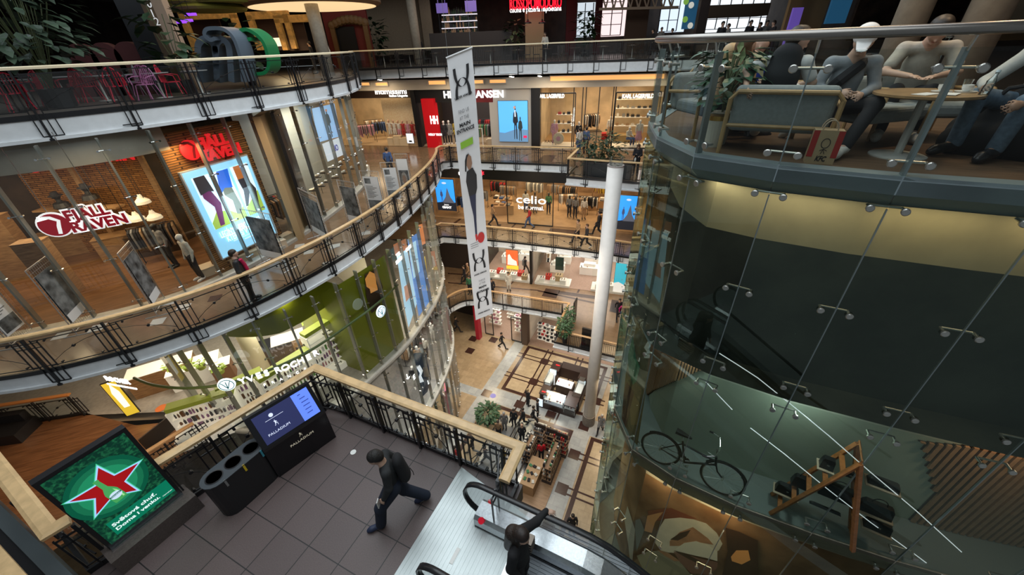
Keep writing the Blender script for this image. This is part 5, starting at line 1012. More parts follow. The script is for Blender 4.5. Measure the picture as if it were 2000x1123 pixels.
mb=MB();W1 .box(mb,b1-.08,b1+.12,0,4,-.3,.1);W1 .box(mb,W1 .px(1234,575)[0],W1 .px(1250,575)[0],0,4,-.4,.15);struct('trim_14',mb,BLACK)
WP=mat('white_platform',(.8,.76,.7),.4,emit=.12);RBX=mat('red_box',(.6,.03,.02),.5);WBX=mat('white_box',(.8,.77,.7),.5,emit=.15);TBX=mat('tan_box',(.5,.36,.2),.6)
for k,(a,b)in enumerate(((948,1036),(1044,1112),(1156,1228))):
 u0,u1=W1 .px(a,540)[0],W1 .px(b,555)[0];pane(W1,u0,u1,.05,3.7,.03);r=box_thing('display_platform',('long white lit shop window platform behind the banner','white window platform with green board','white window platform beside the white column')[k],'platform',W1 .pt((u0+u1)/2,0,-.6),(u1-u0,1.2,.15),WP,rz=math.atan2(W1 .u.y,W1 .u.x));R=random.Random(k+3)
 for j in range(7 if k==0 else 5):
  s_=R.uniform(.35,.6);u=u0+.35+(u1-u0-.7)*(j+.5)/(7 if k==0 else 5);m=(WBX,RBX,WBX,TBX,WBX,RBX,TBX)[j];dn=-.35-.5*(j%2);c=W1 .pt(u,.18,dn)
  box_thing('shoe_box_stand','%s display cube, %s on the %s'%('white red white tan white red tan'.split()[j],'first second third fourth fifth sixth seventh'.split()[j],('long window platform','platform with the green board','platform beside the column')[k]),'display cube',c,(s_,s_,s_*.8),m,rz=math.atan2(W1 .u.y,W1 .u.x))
  for q in(-.1,.1):
   mb=MB();cc=W1 .pt(u+q,.18+s_*.8+.03,dn);mb.tube([cc+W1 .n*.12,cc+W1 .n*.03+Zv*.01,cc-W1 .n*.08+Zv*.05],[.03,.035,.04],7);mb.build('shoe',R.choice((CK,CT,CR)),None,label='shoe displayed on a cube of the '+('long window platform','platform with the green board','platform beside the column')[k],cat='shoe',group='shoes on window platform '+'abc'[k])
r,R=panel('shop_poster','red and yellow poster in the shoe shop window behind the banner','poster',Wall(W1 .pt(0,0,-2).xy,W1 .pt(9,0,-2).xy,Z1),((990,528),(1012,489)),emis('poster_orange',(.75,.12,.03),.9));art(r,Wall(W1 .pt(0,0,-2).xy,W1 .pt(9,0,-2).xy,Z1),R,[('image_yellow',emis('poster_yellow',(.9,.6,.05),.9),[(0,0),(1,0),(1,.3),(0,.25)]),('image_shoe',emis('poster_white',(.8,.75,.7),.9),[(.1,.3),(.9,.3),(.85,.5),(.5,.6),(.3,.8),(.15,.75)])])
r,R=panel('notice_board','dark green notice board hanging in the shoe shop window','sign',W1,((1083,530),(1100,507)),mat('board_green',(.03,.08,.07),.5),n=-.3)
r,R=panel('shop_poster','turquoise poster of a dark-clad figure beside the white column','poster',W1,((1196,570),(1227,516)),emis('poster_turquoise',(.05,.45,.6),.9),n=-.1);art(r,W1,R,[('image_snow',emis('poster_white',(.8,.75,.7),.9),[(0,0),(1,0),(1,.25),(.4,.35),(0,.3)])]);person_at('person in white top and dark skirt beside the turquoise poster',1216,568,Z1+.2,20,'stand',top=CW,legs=CK,skirt=1.0)
for i,(x,d,w)in enumerate(((1078,2.6,1.2),(1085,4.3,1.2),(1145,2.8,1.6),(1150,4.6,1.6),(1100,5.8,1.4),(975,3.2,1.4),(1004,4.0,1.2))):
 c=W1 .pt(W1 .px(x,530)[0],0,-d);lb=('white two-tier shoe table behind the green board','second white shoe table at the rear','white shoe table with red sale tags','farther white shoe table with red tags','last white shoe table by the back wall','white shoe table behind the banner','small white shoe table deep behind the banner')[i];box_thing('shoe_table',lb,'table',c,(w,.8,.7),WBX,rz=-.3);box_thing('tier_riser','upper riser on the '+lb,'display riser',c+Zv*.73,(w*.6,.4,.25),WBX,rz=-.3)
 for j in range(4):mb=MB();cc=c+Vector((-.45*w+.3*w*j,-.25,.75));mb.tube([cc,cc+Vector((0,.1,.01)),cc+Vector((0,.2,.05))],[.03,.035,.04],6);mb.build('shoe',(CK,CT,CR,CW)[j],None,label='shoe on the '+lb,cat='shoe',group='shoes on the '+lb)
r=shelf_unit('white shoe shelf along the side wall of the shoe shop',Wall(W1 .pt(b1+.2,0,-6).xy,W1 .pt(b1+.8,0,-2).xy,Z1),0,3.5,.0,(.8,1.2,1.6),WBX,(CK,CT),9,gn='shoe_box')
for lb,x,y,h,ps,kw in(('person in a long white coat standing before the shoe windows',994,567,180,'stand',dict(top=CW,legs=CW,coat=1.2)),('person in a dark coat, one of two behind the banner edge',909,553,120,'walk',dict(top=CK,legs=CK,coat=.6)),('bald person in dark clothes, other of the two behind the banner edge',916,548,120,'walk',dict(top=CT,legs=CK,hair=None,coat=.6)),('person in a green jacket leaning at the curved railing',919,574,160,'stand',dict(top=CGR,legs=CK)),('long-haired person in black with a handbag by the banner',962,580,180,'stand',dict(top=CK,legs=CK,long_hair=True)),('person in black with a backpack inside the shoe shop',1026,535,-60,'walk',dict(top=CK,legs=CK,bag=(CG,'back'))),('person in a magenta jacket on the projecting gallery',1214,630,180,'walk',dict(top=mat('magenta_cloth',(.5,.02,.2),.7),legs=mat('jeans_blue',(.06,.1,.2),.8),hair=HAIR)),('person in black beside the magenta jacket',1226,634,180,'walk',dict(top=CK,legs=CK)),('person in dark clothes behind the magenta jacket',1206,622,170,'walk',dict(top=CK,legs=CK))):person_at(lb,x,y,Z1,h,ps,**kw)
for x,p in((930,150),(1060,190),(1200,190)):lamp('gallery_lamp',W1 .pt(W1 .px(x,540)[0],4.3,2.2),2.5,p*.5,WARM,sy=1)
INB=mat('gallery_inlay',(.06,.032,.025),.25,noise=.2)
for z,qs in((Z1,(((1066,563),(1094,567),(1086,583),(1058,578)),((1092,568),(1170,579),(1168,585),(1090,574)),((875,533),(990,541),(990,543),(875,535)),((875,551),(1050,566),(1050,568),(875,553)),((1050,566),(1170,592),(1170,595),(1050,569)),((1195,585),(1212,588),(1206,612),(1190,608)),((1137,550),(1140,550),(1130,572),(1126,572)),((1005,545),(1008,545),(995,560),(992,560)))),(Z2,(((858,421),(892,423),(892,425),(858,423)),((900,425),(905,425),(885,440),(880,439)),((1010,432),(1013,432),(1000,446),(996,446)),((1075,446),(1125,450),(1120,466),(1068,458)),((900,440),(985,445),(985,447),(900,442)))),(Z3,(((1062,303),(1086,303),(1078,316),(1050,314)),((880,296),(960,297),(960,299),(880,298)),((700,298),(800,299),(800,300),(700,299))))):
 mb=MB()
 for q in qs:mb.poly([at(x,y,z+.006)for x,y in q])
 struct('floor_inlay',mb,INB)
def leafy(label,p,h,r_,n,m,potm,name='potted_plant',lsz=.16,seed=1,poth=.45,potr=.2,up=.5):
 r=thing(name,label,'plant',p);p=Vector(p);mb=MB();mb.lathe(p,[(potr*.8,0),(potr,poth),(potr*.85,poth),(potr*.8,poth-.04),(0.01,poth-.05)],16);mb.build('pot',potm,r)
 R=random.Random(seed);mb=MB();lv=MB()
 for i in range(max(4,n//14)):
  a=R.uniform(0,6.28);b=p+Zv*poth;t=p+Vector((math.cos(a)*r_*R.uniform(.1,.7),math.sin(a)*r_*R.uniform(.1,.7),poth+(h-poth)*R.uniform(.6,1)));mb.tube([b,b.lerp(t,.5)+Vector((math.cos(a)*-.03,0,.05)),t],.012,5)
 mb.build('stem',mat('stem_green',(.08,.1,.04),.7),r)
 for i in range(n):
  a=R.uniform(0,6.28);q=R.uniform(.15,1)**.6;z=poth+(h-poth)*R.uniform(.15,1);rr=r_*q*(1-.4*abs((z-poth)/(h-poth)-.55));c=p+Vector((math.cos(a)*rr,math.sin(a)*rr,z));d=Vector((math.cos(a+R.uniform(-.6,.6)),math.sin(a+R.uniform(-.6,.6)),R.uniform(-.6,up))).normalized();s_=d.cross(Zv).normalized();nn=s_.cross(d);L=lsz*R.uniform(.7,1.3)
  lv.add([c,c+d*L*.3+s_*L*.24+nn*L*.03,c+d*L*.7+s_*L*.2,c+d*L-nn*L*.12,c+d*L*.7-s_*L*.2,c+d*L*.3-s_*L*.24+nn*L*.03,c+d*L*.5-nn*L*.04],[(0,1,6,5),(1,2,6),(2,3,4,6),(5,6,4)])
 lv.build('foliage',m,r);return r
LEAF=mat('leaf_dark',(.03,.07,.03),.45,noise=.4,scale=5);LEAF2=mat('leaf_mid',(.05,.13,.05),.45,noise=.4,scale=5)
for i,(x,y,h)in enumerate(((1150,340,2.0),(1172,342,2.3),(1190,338,1.7))):leafy(('broad-leaved dark plant at the planter corner of the upper gallery','tallest broad-leaved plant in the upper gallery planter','shorter broad-leaved plant next to the white column top')[i],at(x,y,Z3),h,.8,110,LEAF,BLACK,lsz=.34,seed=i)
box_thing('planter_box','long black planter box on the projecting upper gallery','planter',at(1185,345,Z3),(2.6,.7,.9),mat('planter_black',(.015,.015,.016),.6),rz=AX)
leafy('narrow-leaved green plant inside the corner of the lowest gallery railing',at(1103,668,Z1),2.0,.5,260,LEAF2,mat('pot_dark',(.03,.03,.03),.5),lsz=.22,seed=5);leafy('second thin plant beside the flat screen on the lowest gallery',at(1112,640,Z1),1.7,.35,140,LEAF2,mat('pot_dark'),lsz=.2,seed=6)
r=thing('floor_screen','black slanted digital screen on the lowest gallery beside the white column','information screen',at(1150,680,Z1));c=at(1148,678,Z1);mb=MB();mb.box(c+Zv*.75,(.9,.12,1.5),AX);mb.build('screen_case',BLACK,r);mb=MB();mb.box(c+Zv*.05,(1.0,.5,.1),AX);mb.build('foot',BLACK,r)
r=thing('floor_screen','thin dark standing panel near the orange rail corner of the lowest gallery','information screen',at(1122,622,Z1));c=at(1122,622,Z1);mb=MB();mb.box(c+Zv*.8,(.08,.7,1.6),AX);mb.build('screen_case',BLACK,r)
person_at('long-haired person in black looking at a phone on the upper gallery',1240,342,Z3,160,'phone',top=CK,legs=CK,long_hair=True,hair=HAIR_B,bag=(CW,'side'))
person_at('person in white top standing at the designer shop door',1130,302,Z3,30,'stand',top=CW,legs=CB);person_at('person in blue denim beside the planter',1143,300,Z3,-30,'stand',top=mat('jeans_blue',(.06,.1,.2),.8),legs=CK)
r=thing('round_column','tall round white column rising from the marble hall with a grey stone foot','column',at(1149,832,Z0));c=at(1149,825,Z0);tp=-3.62
mb=MB();mb.lathe(c,[(.36,.85),(.36,tp-Z0)],32);mb.build('shaft',mat('column_white',(.9,.88,.86),.5,noise=.06,scale=3),r,smooth=True)
mb=MB();mb.lathe(c,[(.42,0),(.42,.86),(.36,.87)],32);mb.build('stone_foot',mat('foot_stone',(.22,.19,.16),.6,noise=.3),r)
mb=MB();mb.lathe(c,[(.37,tp-Z0),(.37,tp-Z0+.04),(.0,tp-Z0+.04)],32);mb.build('cap_plate',mat('cap_grey',(.35,.32,.32),.5),r)
mb=MB();mb.lathe(c,[(.3,tp-Z0+.04),(.3,tp-Z0+.35),(.28,tp-Z0+.35)],32);mb.build('glass_collar',GLSF,r)
bx=15.0;n0=ray(897,103);n1=ray(946,618);tb=n0*(bx/n0 .y);bb_=n1*(bx/n1 .y);tb.z+=CAMZ;bb_.z+=CAMZ
BX=Vector((.97,.16,0)).normalized();r=thing('hanging_banner','long narrow white banner hanging through the atrium with black logos and a runner','banner',bb_);HW=.43
def bp(a,h,d=0.0):p=bb_+(tb-bb_)*h;return p+BX*(a*HW)-Vector((-BX.y,BX.x,0))*d+Zv*(a*.13)
BW=mat('banner_white',(.66,.67,.69),.7,emit=.05,noise=.04,scale=2);mb=MB()
K=24;mb.strip([bp(-1,i/K,.02*math.sin(i))for i in range(K+1)],[bp(1,i/K,.02*math.sin(i+.5))for i in range(K+1)]);mb.strip([bp(-1,i/K,.02*math.sin(i)-.012)for i in range(K+1)],[bp(1,i/K,.02*math.sin(i+.5)-.012)for i in range(K+1)]);mb.build('fabric',BW,r)
mb=MB();mb.rod(bp(-1.05,1),bp(1.05,1),.03,8);mb.rod(bp(-1.02,0),bp(1.02,0),.02,8);mb.build('hanging_bar',mat('bar_grey',(.5,.5,.5),.4),r)
mb=MB();mb.rod(bp(-.9,1),bp(-.9,1)+Zv*6.5,.006,4);mb.rod(bp(.9,1),bp(.9,1)+Zv*6.3,.006,4);mb.build('wire',STEEL,r)
BI=mat('banner_ink',(.015,.015,.018),.6);YY=(bp(0,1)-bp(0,0)).normalized();XX=(bp(1,.5)-bp(-1,.5)).normalized();LBH=(bp(0,1)-bp(0,0)).length
def bl(nm,pts,m,d=.04):mb=MB();mb.poly([bp(x,y,d)for x,y in pts]);return mb.build(nm,m,r)
def ua(h,s):
 k=s*.86/LBH*.5
 for sg in(-1,1):
  A=[];B=[]
  for t in range(17):
   a=math.pi*t/16;x,y=-.72*math.cos(a),sg*(1.45-1.85*math.sin(a)**.8)*k;w=.24*abs(math.cos(a))**.7+.05;tx,ty=.72*math.sin(a)+.01,-sg*1.5*math.cos(a);l=math.hypot(tx,ty);nx,ny=-ty/l,tx/l
   A.append(bp(s*(x+nx*w*.5),h+y+ny*w*.25*k,.045));B.append(bp(s*(x-nx*w*.5),h+y-ny*w*.25*k,.045))
  mb=MB();mb.strip(A,B);mb.build('logo_stroke',BI,r)
H_=lambda y:1-(y-103)/515.0
def hpx(y):
 lo,hi=0.0,1.0
 for _ in range(30):
  m_=(lo+hi)/2;p=bp(0,m_)-Vector((0,0,CAMZ));yd=-(p.dot(_up))/p.dot(_fw)*F_+561.5
  if yd>y:lo=m_
  else:hi=m_
 return(lo+hi)/2
for y,s in((160,.75),(508,.72),(583,.72)):ua(hpx(y),s)
def bt_(s,y,size,m=BI,w=None,bold=0,a=0):return text(s,size,'banner_words',m,r,bp(a,hpx(y),.045),XX,YY,.004,width=w,bold=bold)
bt_('UNDER ARMOUR',187,.1,w=.66,bold=.003);bt_('UNDER ARMOUR',533,.1,w=.6,bold=.003);bt_('UNDER ARMOUR',608,.1,w=.6,bold=.003)
LG=mat('banner_grey',(.25,.25,.27),.6)
for t,y,b in(('FIND US',215,0),('AT THE',228,0),('MAIN',241,.006),('ENTRANCE',252,.006)):bt_(t,y,.17,BI if b else LG,{'FIND US':.4,'AT THE':.36,'MAIN':.42,'ENTRANCE':.68}[t],b,-.1)
for t,y,b in(('FIND US',547,0),('AT THE',553,0),('MAIN',560,.006),('ENTRANCE',568,.006)):bt_(t,y,.14,BI if b else LG,{'FIND US':.3,'AT THE':.3,'MAIN':.36,'ENTRANCE':.58}[t],b,.1)
h=hpx(279);bl('green_label',[(-.65,h+.01),(.45,h+.014),(.45,h-.008),(-.65,h-.012)],mat('lime',(.25,.5,.04),.6));
def bfig(nm,pts,m,d=.045):bl(nm,[(x,hpx(y))for x,y in pts],m,d)
NVY=mat('ink_navy',(.015,.02,.06),.6);SKN=mat('ink_skin',(.3,.17,.11),.6)
bfig('runner_head',[(-.35,318),(-.3,305),(-.05,300),(.15,306),(.2,320),(.05,330),(-.15,330)],SKN);bfig('runner_hair',[(-.5,330),(-.42,310),(-.25,300),(.0,299),(-.2,306),(-.3,318),(-.38,332)],BI,.048)
bfig('runner_torso',[(-.35,332),(.2,328),(.5,345),(.45,370),(.3,380),(-.35,380),(-.5,350)],BI);bfig('runner_tights',[(-.35,378),(.3,376),(.2,400),(.1,430),(.05,458),(-.12,458),(-.12,420),(-.25,400)],NVY,.043);bfig('runner_shoe',[(-.15,457),(.05,456),(.08,466),(-.1,470)],mat('ink_red',(.5,.02,.02),.6))
mb=MB();h=hpx(466);mb.poly([bp(.4+.35*math.cos(t),h+.35*.43/LBH*2*math.sin(t)*.8,.05)for t in[i*math.pi/10 for i in range(20)]]);mb.build('red_disc',mat('ink_red'),r)
for k,(a,y)in enumerate(((-.3,472),(-.3,476),(-.3,480))):mb=MB();mb.box(bp(a,hpx(y),.045),(.35,.004,.02),ax=(XX,XX.cross(YY),YY));mb.build('text_line',LG,r)
# ---------- the outdoor clothing shop and its neighbours behind the c
def hit(P,px,py):
 r=ray(px,py);best=None
 for i in range(len(P)-1):
  a,b=P[i],P[i+1];d=b-a;den=r.x*d.y-r.y*d.x
  if abs(den)<1e-9:continue
  k=(a.x*d.y-a.y*d.x)/den;u=((r.x*k-a.x)/d.x)if abs(d.x)>abs(d.y)else((r.y*k-a.y)/d.y);miss=round(max(0,-u,u-1),4)
  if k>0 and(best is None or(miss,k)<best):best=(miss,k)
 k=best[1];return Vector((r.x*k,r.y*k,CAMZ+r.z*k))
def flat(p,q=None):return Vector((p.x,p.y))
BRK=tiles('stone_strips',(.36,.17,.05),(.22,.095,.026),(.03,.012,.005),.35,.07,.8,.5,.01,0,.5,6)
_nt=BRK.node_tree;
for n in _nt.nodes:
 if n.type=='MAPPING':n.inputs['Rotation'].default_value=(math.pi/2,0,0)
WDW=wood('shop_timber',(.2,.11,.05),(.38,.23,.11),.5,0,(2,2,12))
GIN=off2(GP,-.55)
p0,p1=at(425,540,Z3),at(552,474,Z3);WP_=Wall(p0 .xy,p1 .xy,Z3)
ua_,ub_=WP_.px(385,420)[0],WP_.px(520,390)[0]
mb=MB();WP_.box(mb,ua_-.1,ub_+.15,0,4.6,-.35,-.05);struct('wall_shop_front',mb,BRK)
r=tag(thing('light_box','large lit blue advertising light box with three pictures of hiking legs and white Czech words','advertising screen',WP_.pt((ua_+ub_)/2,.4,0)))
tl,tr,brr,bl_=WP_.px(353,337),WP_.px(480,306),WP_.px(541,458),WP_.px(430,500)
u0,u1,v0,v1=(tl[0]+bl_[0])/2,(tr[0]+brr[0])/2,(bl_[1]+brr[1])/2,(tl[1]+tr[1])/2
mb=MB();WP_.box(mb,u0-.04,u1+.04,v0-.04,v1+.04,-.05,.05);mb.build('box_frame',mat('frame_white',(.7,.75,.8),.4),r)
mb=MB();WP_.quad(mb,u0,u1,v0,v1,.055);mb.build('lit_face',emis('light_blue',(.27,.6,.85),1.0),r)
R_=(u0,u1,v0,v1,.058);hill=emis('image_grass',(.35,.5,.08),.9);snow=emis('image_sky',(.75,.88,1),.95);mdk=emis('image_cloth_dark',(.03,.025,.03),1);mpl=emis('image_plum',(.12,.02,.09),1);mbl=emis('image_jacket_blue',(.02,.12,.6),1);mgr=emis('image_trouser_grey',(.13,.14,.11),1);mor=emis('image_rust',(.4,.12,.03),1)
art(r,WP_,R_,[('image_scene',snow,[(.08,.34),(.33,.34),(.33,.93),(.08,.93)]),('image_scene',snow,[(.37,.34),(.62,.34),(.62,.93),(.37,.93)]),('image_scene',snow,[(.66,.34),(.95,.34),(.95,.93),(.66,.93)]),('image_grass',hill,[(.08,.34),(.33,.34),(.33,.5),(.2,.52),(.08,.42)]),('image_grass',hill,[(.37,.34),(.62,.34),(.62,.48),(.5,.42),(.37,.5)]),('image_grass',hill,[(.66,.34),(.95,.34),(.95,.6),(.8,.52),(.66,.44)]),('image_legs',mpl,[(.12,.8),(.24,.8),(.32,.6),(.24,.36),(.17,.36),(.21,.58),(.12,.7)]),('image_coat',mdk,[(.1,.93),(.26,.93),(.3,.74),(.22,.76),(.1,.74)]),('image_legs',mgr,[(.42,.78),(.56,.76),(.6,.5),(.55,.4),(.48,.42),(.5,.58),(.42,.66)]),('image_coat',mbl,[(.44,.93),(.62,.93),(.58,.72),(.46,.74),(.37,.68),(.4,.8)]),('image_legs',mdk,[(.7,.78),(.84,.78),(.93,.62),(.86,.36),(.78,.36),(.8,.6),(.7,.46),(.66,.46),(.72,.64)]),('image_coat',mor,[(.7,.93),(.86,.93),(.87,.78),(.7,.78)])])
for s_,y,sz,w in(('LEGÍNY, NEBO KALHOTY.',.26,.3,.8),('KTERÉ SI VYBERETE?',.19,.3,.66)):text(s_,sz,'advertising_words',emis('ad_white',(.9,.97,1),1.0),r,WP_.pt(u0+(u1-u0)*.5,v0+(v1-v0)*y,.1),WP_.u,Zv,.005,bold=.006 if y>.15 else 0,width=(u1-u0)*w)
mb=MB()
for y,a,b in((.135,.25,.72),(.1,.42,.6)):WP_.quad(mb,u0+(u1-u0)*a,u0+(u1-u0)*b,v0+(v1-v0)*y,v0+(v1-v0)*(y+.014),.1)
mb.build('small_text_line',emis('ad_pale',(.6,.8,.95),1),r)
RS=emis('sign_red',(.6,.01,.015),.9)
def fox(parent,c,X,Y,s,m,m2):
 N=X.cross(Y);mb=MB();mb.lathe(c,[(0,0),(s,0),(s,.04),(0,.04)],28,ax=(X,Y,N));mb.build('fox_disc',m,parent)
 mb=MB();P=lambda a,b:c+X*(a*s)+Y*(b*s)+N*.045;mb.poly([P(*q)for q in((-.9,.5),(-.7,.95),(-.5,.6),(-.1,.6),(.3,.3),(.1,-.1),(-.1,-.8),(.15,-.85),(.35,-.2),(.55,.35),(.1,.8),(-.4,.9))]);mb.build('fox_face',m2,parent)
r=thing('shop_sign','red brand lettering with round fox mark on the stone strip wall above the light box','sign',WP_.pt(u0,v1+.3,.1));c=WP_.px(372,293,.1);fox(r,WP_.pt(*c,.08),WP_.u,Zv,.3,RS,mat('sign_dark_red',(.2,.005,.01),.5))
c=WP_.px(415,280,.1);text('FJÄLL',.45,'lettering',RS,r,WP_.pt(c[0],c[1]+.05,.12),WP_.u,Zv,.06,bold=.02);text('RÄVEN',.45,'lettering',RS,r,WP_.pt(c[0]+.15,c[1]-.33,.12),WP_.u,Zv,.06,bold=.02)
o=hit(off2(GP,-.25),158,430);i_=min(range(len(GP)),key=lambda k:(GP[k]-o.xy).length);tg=(GP[i_+1]-GP[i_-1]).normalized();X=Vector((tg.x,tg.y,0))
r=thing('hanging_sign','white-edged dark red fox sign hanging behind the shop glass','sign',o);DR=emis('sign_crimson',(.22,.002,.01),.8);WE=emis('sign_edge_white',(.85,.85,.85),.9)
fox(r,o-X*.52,X,Zv,.3,DR,WE);mb=MB();mb.lathe(o-X*.52-X.cross(Zv)*.02,[(0,0),(.34,0),(.34,.03),(0,.03)],28,ax=(X,Zv,X.cross(Zv)));mb.build('disc_edge',WE,r)
for s_,dz,dx in(('FJÄLL',.16,.2),('RÄVEN',-.16,.32)):text(s_,.38,'letter_edge',WE,r,o+X*dx+Zv*dz,X,Zv,.03,bold=.05);text(s_,.38,'lettering',DR,r,o+X*dx+Zv*dz+X.cross(Zv)*.03,X,Zv,.04,bold=.012)
mb=MB();mb.rod(o-X*.5+Zv*.3,o-X*.5+Zv*2.2,.008,4);mb.rod(o+X*.5+Zv*.3,o+X*.5+Zv*2.2,.008,4);mb.build('hanging_wire',STEEL,r)
mb=MB();mb.poly([v3(p,Z3+.012)for p in off2(GP,-.3)[4:34]]+[Vector((-14,17,Z3+.012)),Vector((-24,14,Z3+.012))]);struct('floor',mb,wood('herring_wood',(.1,.045,.02),(.22,.11,.05),.35,rot=.6,stretch=(1,9,9)))
band_=off2(GP,-.5)[:int(len(GP)*.5)];mb=MB();mb.strip([v3(p,-1.2)for p in band_],[v3(p,-.5)for p in band_]);mb.strip([v3(p,-1.2)for p in band_],[v3(p,-1.2)for p in off2(GP,-1.1)[:int(len(GP)*.5)]]);struct('trim_16',mb,mat('bulkhead_grey',(.36,.33,.28),.6,noise=.15,scale=2))
IW=Wall(at(0,470,Z3).xy,at(250,420,Z3).xy,Z3)
wl=[(-24,11.5),(-17.5,14.2),(-13.6,14.9),(-13.2,17.5)]
DWD=mat('shop_shaded_timber',(.05,.028,.016),.6,noise=.5,scale=2)  # timber coloured dark to paint in the shade deep inside the shop
for k_ in range(3):mb=MB();mb.strip([Vector((x,y,Z3))for x,y in wl[k_:k_+2]],[Vector((x,y,Z3+4.7))for x,y in wl[k_:k_+2]]);struct('wall_shop_back',mb,BRK if k_==1 else DWD)
for x,y,w in((-13.35,16.0,.3),(-13.5,15.2,.2),(-15.4,14.4,.16)):mb=MB();mb.box((x,y-.3,Z3+2.2),(w,.1,4.4));struct('trim_17',mb,WDW)
lamp('outdoor_shop_lamp',(-13.5,12.2,-1.8),2.6,120,WARM,sy=2);lamp('outdoor_shop_lamp_b',(-16.5,11.5,-1.8),2.4,80,WARM,sy=2);lamp('outdoor_shop_lamp_c',(-10.9,15.2,-1.1),1.5,80,WARM);lamp('outdoor_shop_lamp_d',(-19,10.2,-1.8),2,60,WARM)
lamp('stone_wall_wash',WP_.pt(ua_+.3,4.3,.35),.4,22,(1,.62,.25));lamp('stone_wall_wash_b',wb_,.8,60,(1,.6,.25))if 0 else None;lamp('light_box_glow',WP_.pt((u0+u1)/2,(v0+v1)/2,.5),1.2,16,(.6,.85,1),(math.pi/2,0,math.atan2(WP_.n.y,WP_.n.x)+math.pi/2))
wb=Wall((wl[1][0],wl[1][1]),(wl[2][0],wl[2][1]),Z3);r=thing('shop_sign','dim red lettering on the orange stone wall deep inside the outdoor shop','sign',wb.pt(1.5,3.6,.1));c=wb.px(110,345,.1);fox(r,wb.pt(c[0]-.5,3.6,.1),wb.u,Zv,.35,RS,mat('sign_dark_red'));text('FJÄLL RÄVEN',.5,'lettering',RS,r,wb.pt(c[0]+1.3,3.6,.12),wb.u,Zv,.05,bold=.02)
def bx(name,label,cat,px,py,z,size,m,rz=0.6,top=None):return box_thing(name,label,cat,at(px,py,z),size,m,rz,top=top)
bx('shop_counter','long pale wooden counter inside the outdoor shop','counter',195,485,Z3,(2.6,.7,1.05),WDW,.45)
bx('display_table','dark clothes table in the middle of the outdoor shop','table',315,490,Z3,(1.5,.8,.85),mat('table_dark',(.08,.05,.03),.5),.5)
bx('shop_desk','small wooden till desk with a laptop under the lamp shades','desk',248,500,Z3,(1.2,.7,.9),WDW,.5)
bx('wooden_cabinet','tall pale wooden display cabinet with glass windows at the shop edge','cabinet',62,540,Z3,(1.0,.45,2.3),WDW,.3);bx('wooden_cabinet','second tall wooden display cabinet beside the shop door','cabinet',135,572,Z3,(.7,.45,1.9),WDW,.3)
bx('window_seat','pale wooden window platform under the light box','platform',480,508,Z3,(3.0,.5,.3),mat('platform_pale',(.62,.5,.36),.5),.9);bx('shoe_bench','pale low bench with shoes beyond the light box','bench',560,472,Z3,(.6,.35,.3),mat('platform_pale'),1.1)
for i,(x,y)in enumerate(((280,397),(252,432),(270,430),(303,427),(222,428))):
 o=ray(x,y);k=13.4/o.y;o=o*k+Vector((0,0,CAMZ));r=thing('pendant_lamp',('cream pendant lamp shade highest in the outdoor shop','cream pendant shade over the till','second cream pendant shade over the till','white pendant shade over the clothes table','faint pendant shade behind the hanging sign')[i],'ceiling lamp',o)
 mb=MB();mb.lathe(o,[(.24,0),(.22,.09),(.1,.2),(.05,.32),(.04,.32),(.09,.19),(.2,.08)],18);mb.build('lamp_shade',mat('shade_cream',(.8,.72,.55),.5,emit=.35),r);mb=MB();mb.rod(o+Zv*.3,(o.x,o.y,-.7),.01,5);mb.build('cord',BLACK,r)
for i,(x,y,t,l,lb)in enumerate(((395,545,CW,CK,'mannequin in white printed T-shirt and black trousers inside the outdoor shop'),(30,632,mat('check_cloth',(.12,.14,.3),.8,noise=.7,scale=18),CK,'mannequin in a blue checked shirt at the outer shop window'),(345,520,CG,CK,'mannequin in a grey jacket behind the white T-shirt'),(520,455,CR,CK,'mannequin in a rust red jacket beyond the light box'),(530,430,CT,CT,'mannequin in a tan parka in the doorway beyond the light box'))):
 p=at(x,y,Z3);mannequin(lb,p,math.pi*.85,t,l,sk=MANW if i!=2 else MANB,res=.03)
for i,(x,y)in enumerate(((112,388),(168,372))):
 o=ray(x,y);o=o*(13.6/o.y)+Vector((0,0,CAMZ));r=thing('hat_bust','black bust with a dark hat, %s on the high shelf before the orange wall'%('first','second')[i],'mannequin',o)
 mb=MB();mb.lathe(o-Zv*.3,[(.24,0),(.2,.15),(.08,.2),(.07,.28),(.12,.36),(.1,.46),(.02,.5)],14);mb.build('bust',MANB,r);mb=MB();mb.lathe(o+Zv*.1,[(.2,0),(.2,.02),(.11,.03),(.09,.14),(.01,.15)],14);mb.build('hat',CK,r)
r=thing('high_shelf','wooden high shelf carrying the two hat busts','shelf',(-14.5,13.6,-2.6));
o1,o2=ray(80,418),ray(230,395);o1=o1*(13.6/o1 .y)+Vector((0,0,CAMZ));o2=o2*(13.6/o2 .y)+Vector((0,0,CAMZ));mb=MB();mb.box((o1+o2)/2,((o2-o1).length,.4,.06),0);mb.build('shelf_board',WDW,r);LOC
clothes_rail('rack of brown and black outdoor jackets beyond the light box',at(545,452,Z3),1.1,1.6,[CT,CK,CG]);clothes_rail('lower rack of dark trousers beyond the light box',at(562,436,Z3),1.1,1.4,[CK,CT,CR]);clothes_rail('rack of dark shirts inside the outdoor shop',at(330,505,Z3),.5,1.4,[CK,CG,CT]);clothes_rail('rack of dark jackets behind the hanging sign',at(130,470,Z3),.5,1.4,[CK,CT,CB])
W_=Wall((-13.2,16.5),(-10.4,18.5),Z3);shelf_unit('dark wall shelves behind the white T-shirt mannequin',Wall(at(300,470,Z3).xy,at(400,440,Z3).xy,Z3),0,2.4,-.3,(.6,1.1,1.6,2.1),mat('table_dark'),(CK,CT,CG),8,gn='folded_stack'.replace('_stack','_shirt'))
